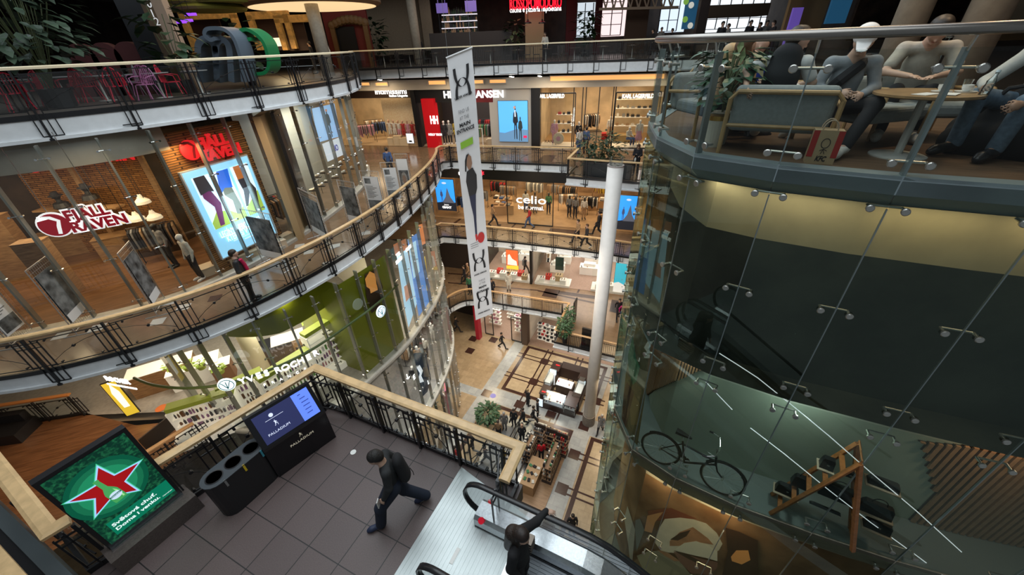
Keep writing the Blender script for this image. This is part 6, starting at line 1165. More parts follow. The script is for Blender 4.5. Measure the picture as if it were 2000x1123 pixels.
def upbox(name,px,py,w,d,h,m,rz,z=Z3):c=at(px,py,z);mb=MB();mb.box(c+Zv*h/2,(w,d,h),rz);return struct(name,mb,m)
upbox('wall_divider',592,452,.25,1.8,4.7,mat('divider_tan',(.42,.29,.15),.5),.3);upbox('wall_divider',612,440,.12,1.4,4.7,BLACK,.3)
lamp('shoe_shop_lamp',(-9.7,20.5,-1.1),1.3,150,(1,.97,.9),sy=3)
mb=MB();mb.strip([Vector((-10.6,16.4,Z3)),Vector((-10.9,20,Z3)),Vector((-10.6,25,Z3))],[Vector((-10.6,16.4,-.6)),Vector((-10.9,20,-.6)),Vector((-10.6,25,-.6))]);struct('wall_shop_back',mb,mat('shoe_shop_wall',(.5,.48,.38),.5))
GS=off2(GP,-.3)
def glassposter(name,label,quad,m,P_=None,cat='poster'):
 P_=P_ or off2(GP,-.22);a,b,c,d=[hit(P_,*q)for q in quad];mb=MB();mb.quad(a,b,c,d);n_=(b-a).cross(d-a).normalized();r=thing(name,label,cat,(c+d)/2);mb.build('board',m,r)
 def P(x,y,o=.01):
  q=(a*(1-x)+b*x)*y+(d*(1-x)+c*x)*(1-y);nn=n_ if n_.dot(q)<0 else-n_;return q+nn*o
 return r,P
def gart(r,P,shapes):
 for i,(nm,m,pts)in enumerate(shapes):mb=MB();mb.poly([P(x,y,.008+.004*i)for x,y in pts]);mb.build(nm,m,r)
r,P=glassposter('lit_poster','lit blue poster of a dark-jacketed figure above the silver shoes',((609,212),(653,202),(666,266),(622,278)),emis('poster_paleblue',(.3,.5,.8),.9));gart(r,P,[('image_figure',emis('image_grey_dark',(.06,.08,.09),1),fig(.55,.04,.85,.5,1.0)),('image_face',emis('poster_skin'),oval2(.55,.86,.05,.04))])
r,P=glassposter('hanging_board','pale board with dark blue initials hanging behind the curved glass',((629,281),(668,266),(676,300),(640,316)),emis('board_pale',(.62,.68,.75),.8),cat='sign');text('AlO',.38,'lettering',emis('ink_blue',(.02,.03,.25),.8),r,P(.5,.52,.03),P(1,.5)-P(0,.5),P(.5,1)-P(.5,0),.005,bold=.01)
SILV=mat('silver_shoe',(.75,.75,.72),.25,.7);R=random.Random(4)
for i in range(14):
 x,y=612+i*7.2,372-i*4.2-(22 if i%2 else 0);o=hit(off2(GP,-.5),x,y);r=thing('silver_shoe','silver trainer on its own little shelf behind the curved glass, %s of the slanting display'%'first second third fourth fifth sixth seventh eighth ninth tenth eleventh twelfth thirteenth last'.split()[i],'shoe',o,group=None)
 mb=MB();mb.tube([o+Vector((-.16,0,.04)),o+Vector((0,0,.06)),o+Vector((.1,0,.1)),o+Vector((.16,0,.12))],[.05,.065,.07,.05],8);mb.build('upper',SILV,r);mb=MB();mb.box(o+Vector((0,0,-.01)),(.38,.14,.03));mb.build('dark_stand',BLACK,r);mb=MB();mb.rod(o-Zv*.02,(o.x,o.y,o.z-.35),.01,5);mb.build('stand_rod',BLACK,r)
MESH=mat('mesh_steel',(.5,.5,.5),.4,.8);PH1=mat('photo_grey',(.22,.24,.25),.6,noise=.85,scale=3.5);PHT=mat('photo_white',(.72,.74,.76),.6);PHD=mat('photo_dark',(.2,.21,.22),.6,col2=(.02,.02,.022),scale=4)
bd=[(((-12,586),(10,584),(47,632),(14,658)),'exhibition board with white text over an old group photograph, at the shop end','t'),(((92,566),(150,530),(170,600),(140,632)),'exhibition board with a grey portrait of a reading person and a white caption','p'),(((252,505),(262,496),(312,572),(298,596)),'exhibition board seen almost edge-on before the shop door','d'),(((500,455),(530,450),(556,508),(512,498)),'exhibition board with a black city view beside the light box','d'),(((607,415),(632,418),(641,468),(612,450)),'exhibition board with a dark winter street photograph','d'),(((676,383),(706,392),(708,436),(682,430)),'exhibition board with a grey photograph of a child, near the glass','p'),(((712,361),(742,360),(751,410),(723,408)),'white exhibition board of text and small photographs, first of three by the curve','t'),(((749,345),(777,342),(784,388),(760,389)),'white exhibition board with a brown photograph at its top, middle of three by the curve','t'),(((771,328),(798,326),(804,368),(784,368)),'exhibition board with a face in a fur hood, last of three by the curve','f')]
for q,lb,kd in bd:
 bm_=((q[2][0]+q[3][0])/2,(q[2][1]+q[3][1])/2);H0=.35;A=at(q[3][0],q[3][1],Z3+H0);B=at(q[2][0],q[2][1],Z3+H0)
 if(B-A).length>1.5 or(B-A).length<.5:d=(B-A).normalized();m_=(A+B)/2;A,B=m_-d*.5,m_+d*.5
 X=(B-A).normalized();N=X.cross(Zv);r=thing('exhibition_board',lb,'exhibition board',Vector((A.x,A.y,Z3)));P=lambda a,h,o=0:Vector((A.x,A.y,Z3))+X*(a*(B-A).length)+Zv*h+N*o
 mb=MB()
 for a in(-.12,1.12):mb.rod(P(a,0),P(a,2.1),.014,5);mb.rod(P(a,.01,-.3),P(a,.01,.3),.014,5)
 mb.rod(P(-.12,2.1),P(1.12,2.1),.012,5);mb.rod(P(-.12,.12),P(1.12,.12),.012,5);mb.build('stand_frame',MESH,r)
 mb=MB()
 for i in range(13):mb.rod(P(-.12+1.24*i/13,.12),P(-.12+1.24*i/13,2.1),.004,3,cap=False)
 for i in range(18):mb.rod(P(-.12,.2+i*.11),P(1.12,.2+i*.11),.004,3,cap=False)
 mb.build('wire_mesh',MESH,r);mb=MB();mb.quad(P(0,.35,.02),P(1,.35,.02),P(1,1.85,.02),P(0,1.85,.02));mb.quad(P(0,.35,-.02),P(0,1.85,-.02),P(1,1.85,-.02),P(1,.35,-.02));mb.build('print',{'t':PHT,'p':PH1,'d':PHD,'f':PHT}[kd],r)
 for s_ in(.026,-.026):
  mb=MB()
  if kd=='t':mb.quad(P(.05,.42,s_),P(.95,.42,s_),P(.95,.8,s_),P(.05,.8,s_));mb.build('photo',PH1,r);mb=MB();mb.quad(P(.1,1.55,s_),P(.5,1.55,s_),P(.5,1.78,s_),P(.1,1.78,s_))
  elif kd=='f':mb.quad(P(.05,.42,s_),P(.95,.42,s_),P(.95,1.3,s_),P(.05,1.3,s_))
  else:mb.quad(P(.02,.36,s_),P(.98,.36,s_),P(.98,.62,s_),P(.02,.62,s_))
  mb.build('photo' if kd in 'tf' else 'caption',PH1 if kd=='t' else PHD if kd=='f' else PHT,r)
 if kd=='t':
  mb=MB()
  for i in range(9):mb.quad(P(.1,.9+i*.065,.027),P(.5+.4*((i*7)%5)/5,.9+i*.065,.027),P(.5+.4*((i*7)%5)/5,.92+i*.065,.027),P(.1,.92+i*.065,.027))
  mb.build('text_line',PHD,r)
 if kd=='f':mb=MB();mb.poly([P(.5+.3*math.cos(t*.45),.85+.35*math.sin(t*.45),.03)for t in range(14)]);mb.build('hood_image',mat('photo_fur',(.4,.38,.35),.7,noise=.5,scale=9),r);mb=MB();mb.poly([P(.5+.17*math.cos(t*.45),.83+.22*math.sin(t*.45),.034)for t in range(14)]);mb.build('face_image',mat('photo_face',(.3,.2,.15),.6),r)
WT,DT=mat('tile_white',(.5,.48,.45),.2),mat('tile_brown',(.07,.035,.025),.25);R=random.Random(2)
for i,(x,y)in enumerate(((250,612),(330,590),(358,600),(270,580),(308,628),(190,640),(375,570),(585,480),(603,492),(640,462),(655,480),(640,515),(700,430),(715,455),(745,437),(420,582),(120,655))):
 c=at(x,y,Z3+.004);mb=MB();a=.25;mb.quad(c+U*a,c+V*a,c-U*a,c-V*a);struct('floor_inlay',mb,WT if i%3 else DT)
person_at('person in black padded coat with a red scarf leaning at the curved railing',497,586,Z3,-60,'stand',top=mat('padded_black',(.02,.02,.022),.5,bump=.6,scale=18),legs=CK,coat=.5,res=.018,fine=True,H=1.76,build=1.2,extra=lambda r,T,p,M:(lambda mb:(mb.tube([T@Vector((.1,.13,1.45)),T@Vector((.05,.17,1.25)),T@Vector((.02,.18,1.0))],.05,8),mb.build('red_scarf',mat('scarf_red',(.5,.01,.08),.8),r)))(MB()))
person_at('person with dark hair walking away beyond the exhibition boards',765,346,Z3,10,'walk',top=CB,legs=CK)
for x,y,zz in((300,640,-1.2),(650,430,-1.2),(760,330,-1.2)):pass
for pxy in((-10.2,9.6),(-7.6,13.8),(-6.9,19.0),(-6.8,24.5)):lamp('promenade_lamp',(pxy[0],pxy[1],-.7),.9,34,WARM)
# ---------- level two: the green cosmetics shop
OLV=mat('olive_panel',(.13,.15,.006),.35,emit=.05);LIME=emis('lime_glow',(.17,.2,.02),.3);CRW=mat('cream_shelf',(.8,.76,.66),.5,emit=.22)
GI=off2(GF,-.35)
def gpanel(name,pts,m,P_=GI):
 c=(sum(p[0]for p in pts)/len(pts),sum(p[1]for p in pts)/len(pts));dn=[]
 for i in range(len(pts)):
  a,b=pts[i],pts[(i+1)%len(pts)]
  for k in range(6):dn.append((a[0]+(b[0]-a[0])*k/6,a[1]+(b[1]-a[1])*k/6))
 vs=[];m_=len(dn);R6=5
 for j in range(1,R6+1):
  for q in dn:vs.append(hit(P_,c[0]+(q[0]-c[0])*j/R6,c[1]+(q[1]-c[1])*j/R6))
 vs.append(hit(P_,*c));fs=[(j*m_+i,j*m_+(i+1)%m_,(j+1)*m_+(i+1)%m_,(j+1)*m_+i)for j in range(R6-1)for i in range(m_)]+[(m_*R6,i,(i+1)%m_)for i in range(m_)]
 mb=MB();mb.add(vs,fs);return mb
def band2(name,P,i0,i1,z0,z1,m):mb=MB();Q=P[i0:i1];mb.strip([v3(p,z0)for p in Q],[v3(p,z1)for p in Q]);return struct(name,mb,m)
iA=min(range(len(GF)),key=lambda k:(GF[k]-Vector((-5.9,12.0))).length);iB=min(range(len(GF)),key=lambda k:(GF[k]-Vector((-4.85,14.1))).length)
band2('wall_green',off2(GF,-.3),iA,iB+1,Z2,Z2+4.5,OLV)
band2('wall_green_band',off2(GF,-1.6),2,iA+2,Z2+3.1,Z2+4.4,OLV)
mb=MB();q0,q1=off2(GF,-.3)[iA],off2(GF,-3.5)[iA];mb.quad(v3(q0,Z2),v3(q1,Z2),v3(q1,Z2+4.5),v3(q0,Z2+4.5));struct('wall_green',mb,OLV)
bw=[(-25,14),(-20,20),(-11,21),(-7.2,17)];mb=MB();mb.strip([Vector((x,y,Z2))for x,y in bw],[Vector((x,y,Z2+4.5))for x,y in bw]);struct('wall_shop_back',mb,mat('cosmetic_wall',(.6,.56,.44),.5))
mb=MB();mb.poly([(p.x,p.y,Z2+4.4)for p in off2(GF,-1.9)]+[(-9,26,Z2+4.4),(-26,26,Z2+4.4),(-26,10.5,Z2+4.4)]);struct('ceiling',mb,mat('ceiling_dim',(.4,.38,.33),.7))
lamp('cosmetic_lamp',(-9.5,12.6,Z2+4.2),3,420,(1,.92,.78),sy=2.5);lamp('cosmetic_lamp_b',(-7.3,13.6,Z2+4.2),1.2,200,(1,.92,.78));lamp('cosmetic_lamp_c',(-13.5,12.5,Z2+4.2),2,200,(1,.85,.65))
lamp('denim_lamp',(-5.6,17.5,Z2+4.2),1.2,130,WARM,sy=4)
def pxat(x,y,z):return at(x,y,z)
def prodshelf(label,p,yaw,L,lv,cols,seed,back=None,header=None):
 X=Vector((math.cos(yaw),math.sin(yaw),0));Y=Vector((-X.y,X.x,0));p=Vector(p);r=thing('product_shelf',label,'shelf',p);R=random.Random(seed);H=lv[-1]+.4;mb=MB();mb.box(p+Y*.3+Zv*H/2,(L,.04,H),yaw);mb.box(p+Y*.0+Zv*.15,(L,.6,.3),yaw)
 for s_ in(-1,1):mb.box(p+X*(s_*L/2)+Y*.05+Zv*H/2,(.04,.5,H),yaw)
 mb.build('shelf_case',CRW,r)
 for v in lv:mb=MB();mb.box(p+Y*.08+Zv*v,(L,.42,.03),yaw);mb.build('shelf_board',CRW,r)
 if header:mb=MB();mb.box(p+Y*.05+Zv*(H+.08),(L,.36,.16),yaw);mb.build('header_box',header,r)
 k=0
 for v in lv:
  s_=-L/2+.08
  while s_<L/2-.06 and k<42:
   w=R.uniform(.05,.1);h=R.uniform(.12,.26);o=thing if 0 else None;c=p+X*(s_+w/2)+Y*(-.02)+Zv*(v+.015);mb=MB()
   if R.random()<.5:mb.box(c+Zv*h/2,(w,w*.8,h),yaw)
   else:mb.lathe(c,[(w*.45,0),(w*.45,h*.7),(w*.2,h*.8),(w*.2,h)],8)
   mb.build('product_bottle',R.choice(cols),None,label='cosmetic bottle or box on the '+sh(label),cat='bottle',group='cosmetics on the '+label);s_+=w+R.uniform(.02,.08);k+=1
 return r
PC=[mat('prod_%s'%n,c,.4)for n,c in(('pink',(.6,.25,.3)),('white',(.75,.73,.7)),('green',(.12,.3,.06)),('brown',(.15,.07,.03)),('dark',(.04,.04,.05)),('violet',(.25,.12,.25)))]
prodshelf('tall white make-up shelf beside the green wall',pxat(668,712,Z2),1.0,2.1,(.5,.85,1.2,1.55,1.9),PC,1,header=LIME)
prodshelf('white cosmetics shelf behind the white shop lettering',pxat(585,775,Z2),.95,2.0,(.5,.9,1.3),PC[1:],2,header=LIME);prodshelf('low white shelf of dark bottles below the green planters',pxat(430,838,Z2),.4,2.0,(.4,.75,1.1),PC[3:],3,header=LIME)
prodshelf('second low white shelf beside the beige pillar',pxat(500,800,Z2),.7,1.5,(.4,.75,1.1),PC[2:],4,header=LIME)
for i,(x,y,s_,lb)in enumerate(((575,690,(1.3,.8,.95),'pale wooden counter box under the green ceiling band'),(545,700,(1.5,.9,.9),'dark-topped service desk by the wooden counter'),(395,738,(1.8,.9,.85),'white wash basin table with glass bowls'),(445,735,(.7,.6,.8),'round brown chair by the basin table'),(335,748,(2.2,.8,1.0),'long wooden counter near the second lettering'),(410,850,(1.6,.7,.5),'white lit low podium behind the glass'))):box_thing('shop_counter',lb,'counter',pxat(x,y,Z2),s_,(WDW,mat('table_dark'),CRW,mat('chair_brown',(.25,.12,.06),.6),WDW,CRW)[i],.5,top=CRW if i!=1 else BLACK)
o=pxat(525,745,Z2);r=thing('round_pillar','round beige pillar inside the cosmetics shop','column',o);mb=MB();mb.lathe(o,[(.3,0),(.3,4.4)],24);mb.build('shaft',mat('pillar_beige',(.6,.52,.38),.6),r,smooth=True)
for i,(x,y)in enumerate(((370,740),(400,738),(425,736),(460,745),(620,650),(650,640),(575,655))):leafy('lit %s plant box in the cosmetics shop, %s along the green shelf tops'%('lime','first second third fourth fifth sixth seventh'.split()[i]),pxat(x,y+30,Z2)+Zv*1.35,.35,.2,50,mat('lime_leaf',(.25,.38,.03),.5,emit=.08),LIME,lsz=.12,seed=i,poth=.15,potr=.16)
bar=[at(x,y,-7.6)for x,y in((262,738),(300,752),(360,758),(430,752),(500,732),(560,708),(620,676),(690,628),(740,590),(777,556))]
bp2=smoothpath([tuple(b.xy)for b in bar],4);r=thing('sign_rail','curved dark green bar carrying the white lit cosmetics shop name','sign',v3(bp2[0],-7.6));mb=MB();mb.tube([v3(p,-7.6)for p in bp2],.045,8);mb.build('bar',mat('bar_green',(.05,.08,.02),.4),r)
def along(path,px,py,z):
 q=at(px,py,z).xy;i=min(range(1,len(path)-1),key=lambda k:(path[k]-q).length);t=(path[i+1]-path[i-1]).normalized();return v3(path[i],z),Vector((t.x,t.y,0))
for ch,x,y in zip('YVESROCHER',(474,490,506,521,543,558,574,588,603,617),(745,741,735,730,724,719,713,706,699,691)):
 c,X=along(bp2,x,y,-7.6);q=at(x,y,-7.5);text(ch,.31,'lettering',SGN,r,Vector((q.x,q.y,-7.48)),X,Zv,.05,bold=.004)
for ch,x,y in zip('FRANCE',(517,533,549,565,581,596),(752,747,741,735,728,721)):c,X=along(bp2,x,y,-7.6);q=at(x,y,-7.8);text(ch,.14,'small_lettering',SGN,r,q,X,Zv,.03)
for x,y in((443,750),(743,608)):
 c,X=along(bp2,x,y,-7.6);q=at(x,y,-7.55);N=X.cross(Zv);mb=MB();mb.lathe(q,[(0,0),(.24,0),(.24,.05),(0,.05)],24,ax=(X,Zv,N));mb.build('roundel',emis('roundel_white',(.8,.95,1),1.2),r);mb=MB();mb.tube([q+N*.06+X*(.2*math.cos(t*.4))+Zv*(.2*math.sin(t*.4))for t in range(16)],.012,4,closed=True)
 for a in(.5,1.5,2.6):mb.tube([q+N*.06-Zv*.15,q+N*.06+X*(.1*math.cos(a))+Zv*.05,q+N*.06+X*(.15*math.cos(a))+Zv*.12],.012,4)
 mb.build('roundel_mark',mat('mark_teal',(.02,.15,.2),.5),r)
r=thing('shop_sign','white lit letters ROCHER over the yellow panel at the far shop entrance','sign',at(228,742,-7.9))
a,b=at(200,738,-7.9),at(258,748,-7.9);X=(b-a).normalized();text('ROCHER',.3,'lettering',SGN,r,(a+b)/2,X,Zv,.04,width=(b-a).length*.8);mb=MB();mb.box((a+b)/2-Zv*.28,((b-a).length,.03,.06),ax=(X,X.cross(Zv),Zv));mb.build('lit_line',SGN,r)
YP=Wall(at(248,812,Z2+.3).xy,at(282,800,Z2+.3).xy,Z2);r,R_=panel('lit_poster','tall yellow and white lit poster under the letters at the shop entrance','poster',YP,((.0,.3),(.42,2.0)),emis('poster_yellow2',(.7,.5,.04),.8),px=False);art(r,YP,R_,[('image_bottle',emis('image_pale',(.85,.9,.8),1),[(.3,.25),(.7,.25),(.75,.7),(.5,.95),(.25,.7)])])
r=thing('floor_sticker','round orange sticker on the grey shop floor','sticker',at(315,797,Z2+.01));mb=MB();mb.lathe(at(315,797,Z2+.01),[(0,.004),(.2,.004),(.2,.006),(0,.007)],24);mb.build('disc',mat('sticker_orange',(.6,.16,.04),.5),r)
def gposter(label,pts,m,shapes=(),off=-.2):
 P_=off2(GF,off);r=thing('wall_poster',label,'poster',hit(P_,*pts[-1]));gpanel('x',pts,m,P_).build('board',m,r)
 for i,(nm,mm,q)in enumerate(shapes):gpanel('x',q,mm,off2(GF,off+.015*(i+1))).build(nm,mm,r)
gposter('tall poster of orange hands on dark hair on the olive green wall',[(712,536),(735,525),(748,560),(742,598),(726,612),(716,580)],mat('poster_hair',(.05,.025,.012),.5,noise=.6,scale=25),[('image_hands',mat('poster_orange_skin',(.75,.32,.08),.5,emit=.25),[(713,545),(722,530),(733,535),(736,562),(726,567),(716,560)]),('image_fingers',mat('poster_orange_skin'),[(722,562),(736,556),(738,566),(724,573)])])
gposter('lit shop poster of pale blue denim on orange ground',[(772,482),(792,470),(815,590),(798,640),(790,600)],emis('denim_pale',(.4,.62,.78),.85),[('image_rust',emis('poster_rust',(.28,.1,.04),.9),[(768,478),(792,466),(796,486),(772,500)]),('image_hand',emis('poster_skin'),[(789,560),(796,555),(801,580),(793,590)])])
gposter('lit shop poster of blue jeans and yellow trim',[(796,468),(815,455),(840,560),(838,590),(818,618),(808,560)],emis('denim_blue',(.1,.22,.5),.9),[('image_pale',emis('denim_pale'),[(797,480),(812,470),(820,530),(808,545)]),('image_yellow',emis('poster_yellow2'),[(826,505),(830,500),(838,560),(834,568)])])
gposter('last lit poster of an orange portrait high behind the glass',[(815,440),(828,436),(832,475),(822,480)],emis('poster_terracotta',(.6,.2,.07),.9))
for s_,x,y in(('TTL',778,497),('SUPER',780,508),('SUPER',799,484)):q=hit(off2(GF,-.13),x,y);text(s_,.22,'shop_sign',SGN,None,q,(.25,.97,0),Zv,.03,bold=.01,label='short white lit word %s on the orange poster edge%s'%(s_,' nearer the bend' if x>790 else ''),cat='sign')
lamp('level_one_lamp',(-6.6,15.0,Z1+4.3),2,170,(1,.94,.85),sy=3);lamp('level_one_lamp_b',(-5.6,19.5,Z1+4.3),1.4,160,(1,.94,.85),sy=3);lamp('ground_shop_lamp',(-5.6,19.8,Z0+4.4),1.6,150,WHITE,sy=2)
gposter('dark blue poster with white curved strokes behind the glass of level one',[(805,690),(832,688),(842,740),(835,765),(822,778),(812,740)],mat('poster_navy',(.015,.05,.1),.5,emit=.1),[('image_stroke',emis('stroke_white',(.7,.75,.8),.8),[(812,715),(820,713),(826,724),(822,736),(828,745),(820,748),(818,736),(821,725)])],off=-.25)
text('L',.5,'shop_sign',SGN,None,hit(off2(GF,-.1),797,735),(.3,.95,0),Zv,.03,label='thin white lit letter L behind the lower curved glass',cat='sign');text('L',.42,'shop_sign',SGN,None,hit(off2(GF,-.1),837,746),(.3,.95,0),Zv,.03,label='thin white lit letter L beyond the navy poster',cat='sign');text('E',.42,'shop_sign',SGN,None,hit(off2(GF,-.1),809,737),(.3,.95,0),Zv,.03,label='thin white lit letter E beside the navy poster',cat='sign')
for i,(x,y,z,t,l)in enumerate(((858,700,Z1,CW,CK),(846,715,Z1,CT,CG),(870,668,Z1,CW,CW),(840,755,Z1,CK,CW),(862,640,Z1,CG,CK),(890,838,Z0,CW,CW),(882,850,Z0,CW,CT),(893,800,Z0,CW,CW))):
 c=at(x,y,z);c.x-=.8;mannequin('pale mannequin behind the lower curved glass wearing %s'%('white top, by the navy poster','tan top, by the navy poster','all white on the upper display','black top above the red panel','grey top at the bend','white beside the red panel','cream trousers beside the red panel','white at the bend of the hall glass')[i],c,2.2+math.pi/2,t,l)
r=thing('red_panel','tall crimson panel at the foot of the curved glass on the marble hall','panel',at(880,808,Z0));mb=MB();c=at(878,800,Z0);mb.box(c+Zv*1.3,(.1,1.3,2.6),AX+.6);mb.build('board',mat('crimson',(.35,.005,.04),.5,emit=.1),r)
for i,(x,y,c_)in enumerate(((840,700,[CT,CW]),(852,680,[CK,CG]),(868,640,[CW,CT]))):c=at(x,y,Z1);c.x-=1.3;clothes_rail(('rack of cream clothes behind the lower curved glass','rack of dark clothes farther along the lower glass','rack of pale dresses near the bend of the lower glass')[i],c,1.4,1.3,c_)
railing('gallery_railing','railing with dark orange handrail on the far edge of the wooden floor',[(-24,9.6),(-19.2,10.2),(-17.0,10.6)][::1],Z2,step=1.1,rail_m=mat('rail_amber',(.42,.17,.05),.4),below=.05,pane=True)
railing('gallery_railing','short orange railing on the wooden floor behind the granite platform',[(-12.75,6.8),(-12.0,7.9),(-11.2,9.0)],Z2,step=.9,rail_m=mat('rail_amber2',(.55,.33,.16),.4),below=.3)
r=thing('black_sofa','low black padded bench before the amber handrail on the wooden floor','bench',at(30,850,Z2));mb=MB();c=at(20,850,Z2);mb.box(c+Zv*.22+Vector((-1,-.2,0)),(3.6,.9,.44),.15);mb.build('seat',BLACK,r);mb=MB();mb.box(c+Zv*.55+Vector((-1.1,.15,0)),(3.4,.25,.5),.15);mb.build('backrest',BLACK,r)
r=thing('menu_board','dark framed board with small writing standing on the wooden floor','sign',at(318,880,Z2+.3));mb=MB();A,B=at(283,868,Z2+1.1),at(330,830,Z2+1.1);X=(B-A).normalized();mb.box((A+B)/2,(.9,.05,.6),ax=(X,X.cross(Zv),Zv));mb.build('board',mat('board_brown',(.03,.02,.015),.4),r);mb=MB();mb.rod((A+B)/2-Zv*.3,Vector(((A+B)/2).xy.to_3d())+Zv*Z2,.02,6);mb.build('stand',BLACK,r)
lamp('wood_floor_lamp',(-15.5,8.6,-6.4),1.2,90,(1,.6,.28));lamp('under_platform_lamp',(-9.5,6.8,-6.4),1.0,90,(1,.7,.4))
# ---------- the marble hall
def g(u,v,z=0.0):p=U*u+V*v;return Vector((p.x,p.y,Z0+z))
INL=mat('inlay_brown',(.055,.025,.02),.2,noise=.2);GRY=tiles('grey_band',(.42,.43,.42),(.34,.36,.36),(.2,.2,.2),.6,.6,.25);PNL=tiles('cream_panel',(.5,.39,.25),(.43,.33,.21),(.25,.19,.12),.62,.62,.22)
def gq(mb,u0,v0,u1,v1,z):mb.quad(g(u0,v0,z),g(u1,v0,z),g(u1,v1,z),g(u0,v1,z))
mb=MB();gq(mb,-11.4,-2,-10.45,23.6,.004);gq(mb,-3.95,-2,-2.85,24,.004);gq(mb,-11.4,16.65,4,18.0,.005);gq(mb,-16,16.65,-11.4,17.4,.004);struct('floor',mb,GRY)
mb=MB()
for a in((-10.1,18.05,-3.95,23.4),(-10.4,6,-3.95,16.6),(-2.8,2,4,16.6),(-2.8,18.05,4,24)):gq(mb,*a,.003)
struct('floor',mb,PNL)
mb=MB()
def frame(u0,v0,u1,v1,w):
 for a in((u0,v0,u1,v0+w),(u0,v1-w,u1,v1),(u0,v0+w,u0+w,v1-w),(u1-w,v0+w,u1,v1-w)):gq(mb,*a,.008)
frame(-10.1,18.05,-3.2,23.4,.26);frame(-10.4,4,-3.95,16.6,.28);frame(-2.75,-2,4.5,16.6,.26)
def dline(u0,v0,u1,v1):
 o=.2;w=.055
 if abs(u1-u0)>abs(v1-v0):
  for s in(-o,o):gq(mb,u0,v0+s-w,u1,v0+s+w,.009)
 else:
  for s in(-o,o):gq(mb,u0+s-w,v0,u0+s+w,v1,.009)
for v in(22.1,19.68):dline(-10.5,v,-2.6,v)
for u in(-8.1,-5.5):dline(u,14.9,u,24.0)
for v in(14.93,12.5,10.05,7.6):dline(-3.4,v,4.5,v)
for u in(-.9,1.6):dline(u,-2,u,16.4)
for u,v in[(-10.9,17.24),(-8.2,17.24),(-5.8,17.24),(-3.4,17.24),(-3.4,14.93),(-3.4,12.5),(-3.4,10.05),(-8.1,22.1),(-8.1,19.68),(-5.5,22.1),(-5.5,19.68),(-14.98,22.4),(-13.25,22.95),(-14.45,20.9),(-.9,12.5),(-.9,14.93),(-3.2,19.7)]:gq(mb,u-.34,v-.34,u+.34,v+.34,.012)
struct('floor_inlay',mb,INL)
WDF=wood('stall_floor_wood',(.28,.16,.08),(.42,.26,.14),.4,AX,(1,12,12));mb=MB();mb.prism([tuple(g(*q)[:2])for q in((-6.0,15.0),(-3.85,15.0),(-3.95,8.0),(-6.4,8.0))],Z0+.005,Z0+.05);mb.build('stall_floor',WDF,label='raised wooden plank floor of the pop-up stall on the marble hall',cat='platform')
lamp('hall_fill',(-1.5,7.5,-6.6),2.5,330,(1,.93,.85),(math.radians(62),0,-.5));lamp('hall_ground_fill',(1.0,19.5,Z1-.6+9.0),4.5,420,(1,.86,.68));lamp('hall_wall_washer',(3.2,21.3,Z1-.7),1.5,75,WARM);lamp('hall_glow',(-2.2,24.0,Z1-.7),1.2,90,WARM);lamp('hall_glow_b',(6.5,17.0,Z1-.8),1.4,90,WARM)  # first two are unseen fills added to brighten the hall and column
lamp('column_fill',(2.2,11.5,-9.5),1.6,110,(1,.95,.9),(math.radians(75),0,-.42),sy=5)  # unseen fill added to brighten the white column
BRN=mat('kiosk_brown',(.035,.018,.014),.4);LITG=emis('case_light',(.75,.9,1.0),.8);STW=mat('kiosk_white',(.75,.77,.8),.3,emit=.05)
def gbox(mb,u0,u1,v0,v1,z0,z1):mb.add([g(a,b,z)for z in(z0,z1)for a,b in((u0,v0),(u1,v0),(u1,v1),(u0,v1))],[(3,2,1,0),(4,5,6,7),(0,1,5,4),(1,2,6,5),(2,3,7,6),(3,0,4,7)]);return mb
KR=thing('sales_kiosk','dark brown kiosk with lit glass cases in the middle of the marble hall','kiosk',g(-5.5,19.4))
for nm,b in(('front_counter',(-6.9,-4.2,17.6,18.3,0,.55)),('side_counter',(-7.05,-6.4,18.3,21.5,0,.8)),('rear_counter',(-6.4,-4.2,21.0,21.7,0,1.0)),('side_counter',(-4.75,-4.1,18.3,21.0,0,.9)),('counter_top',(-5.0,-4.15,17.55,18.9,1.05,1.12)),('counter_top',(-6.95,-6.3,17.9,18.8,1.0,1.08)),('counter_top',(-7.05,-6.35,20.4,21.4,1.0,1.1)),('counter_top',(-4.8,-4.0,20.2,21.5,1.1,1.2)),('inner_bench',(-6.2,-4.9,19.4,20.0,0,.8))):mb=MB();gbox(mb,*b).build(nm,BRN,KR)
mb=MB();gbox(mb,-6.2,-5.0,19.35,20.05,.8,.85).build('white_worktop',STW,KR)
for nm,b in(('glass_case',(-6.5,-5.05,17.58,18.25,.55,1.25)),('glass_case',(-5.0,-4.2,17.56,18.3,.3,1.05)),('glass_case',(-7.0,-6.45,19.0,20.3,.8,1.3)),('glass_case',(-4.7,-4.15,18.5,20.1,.9,1.25))):
 mb=MB();gbox(mb,*b).build(nm,GLSF,KR);u0,u1,v0,v1,z0,z1=b;mb=MB();gbox(mb,u0+.03,u1-.03,v1-.08,v1-.04,z0+.02,z1-.05).build('lit_back',LITG,KR)
 for zz in(z0+.02,(z0+z1)/2):mb=MB();gbox(mb,u0+.04,u1-.04,v0+.06,v1-.1,zz,zz+.02).build('case_shelf',STW,KR)
 mb=MB()
 for a in(u0,u1-.03):
  for c in(v0,v1-.03):gbox(mb,a,a+.03,c,c+.03,z0,z1)
 mb.build('case_frame',STEEL,KR)
mb=MB();gbox(mb,-6.92,-6.55,17.56,17.6,.15,.85).build('lit_panel',LITG,KR)
R=random.Random(11)
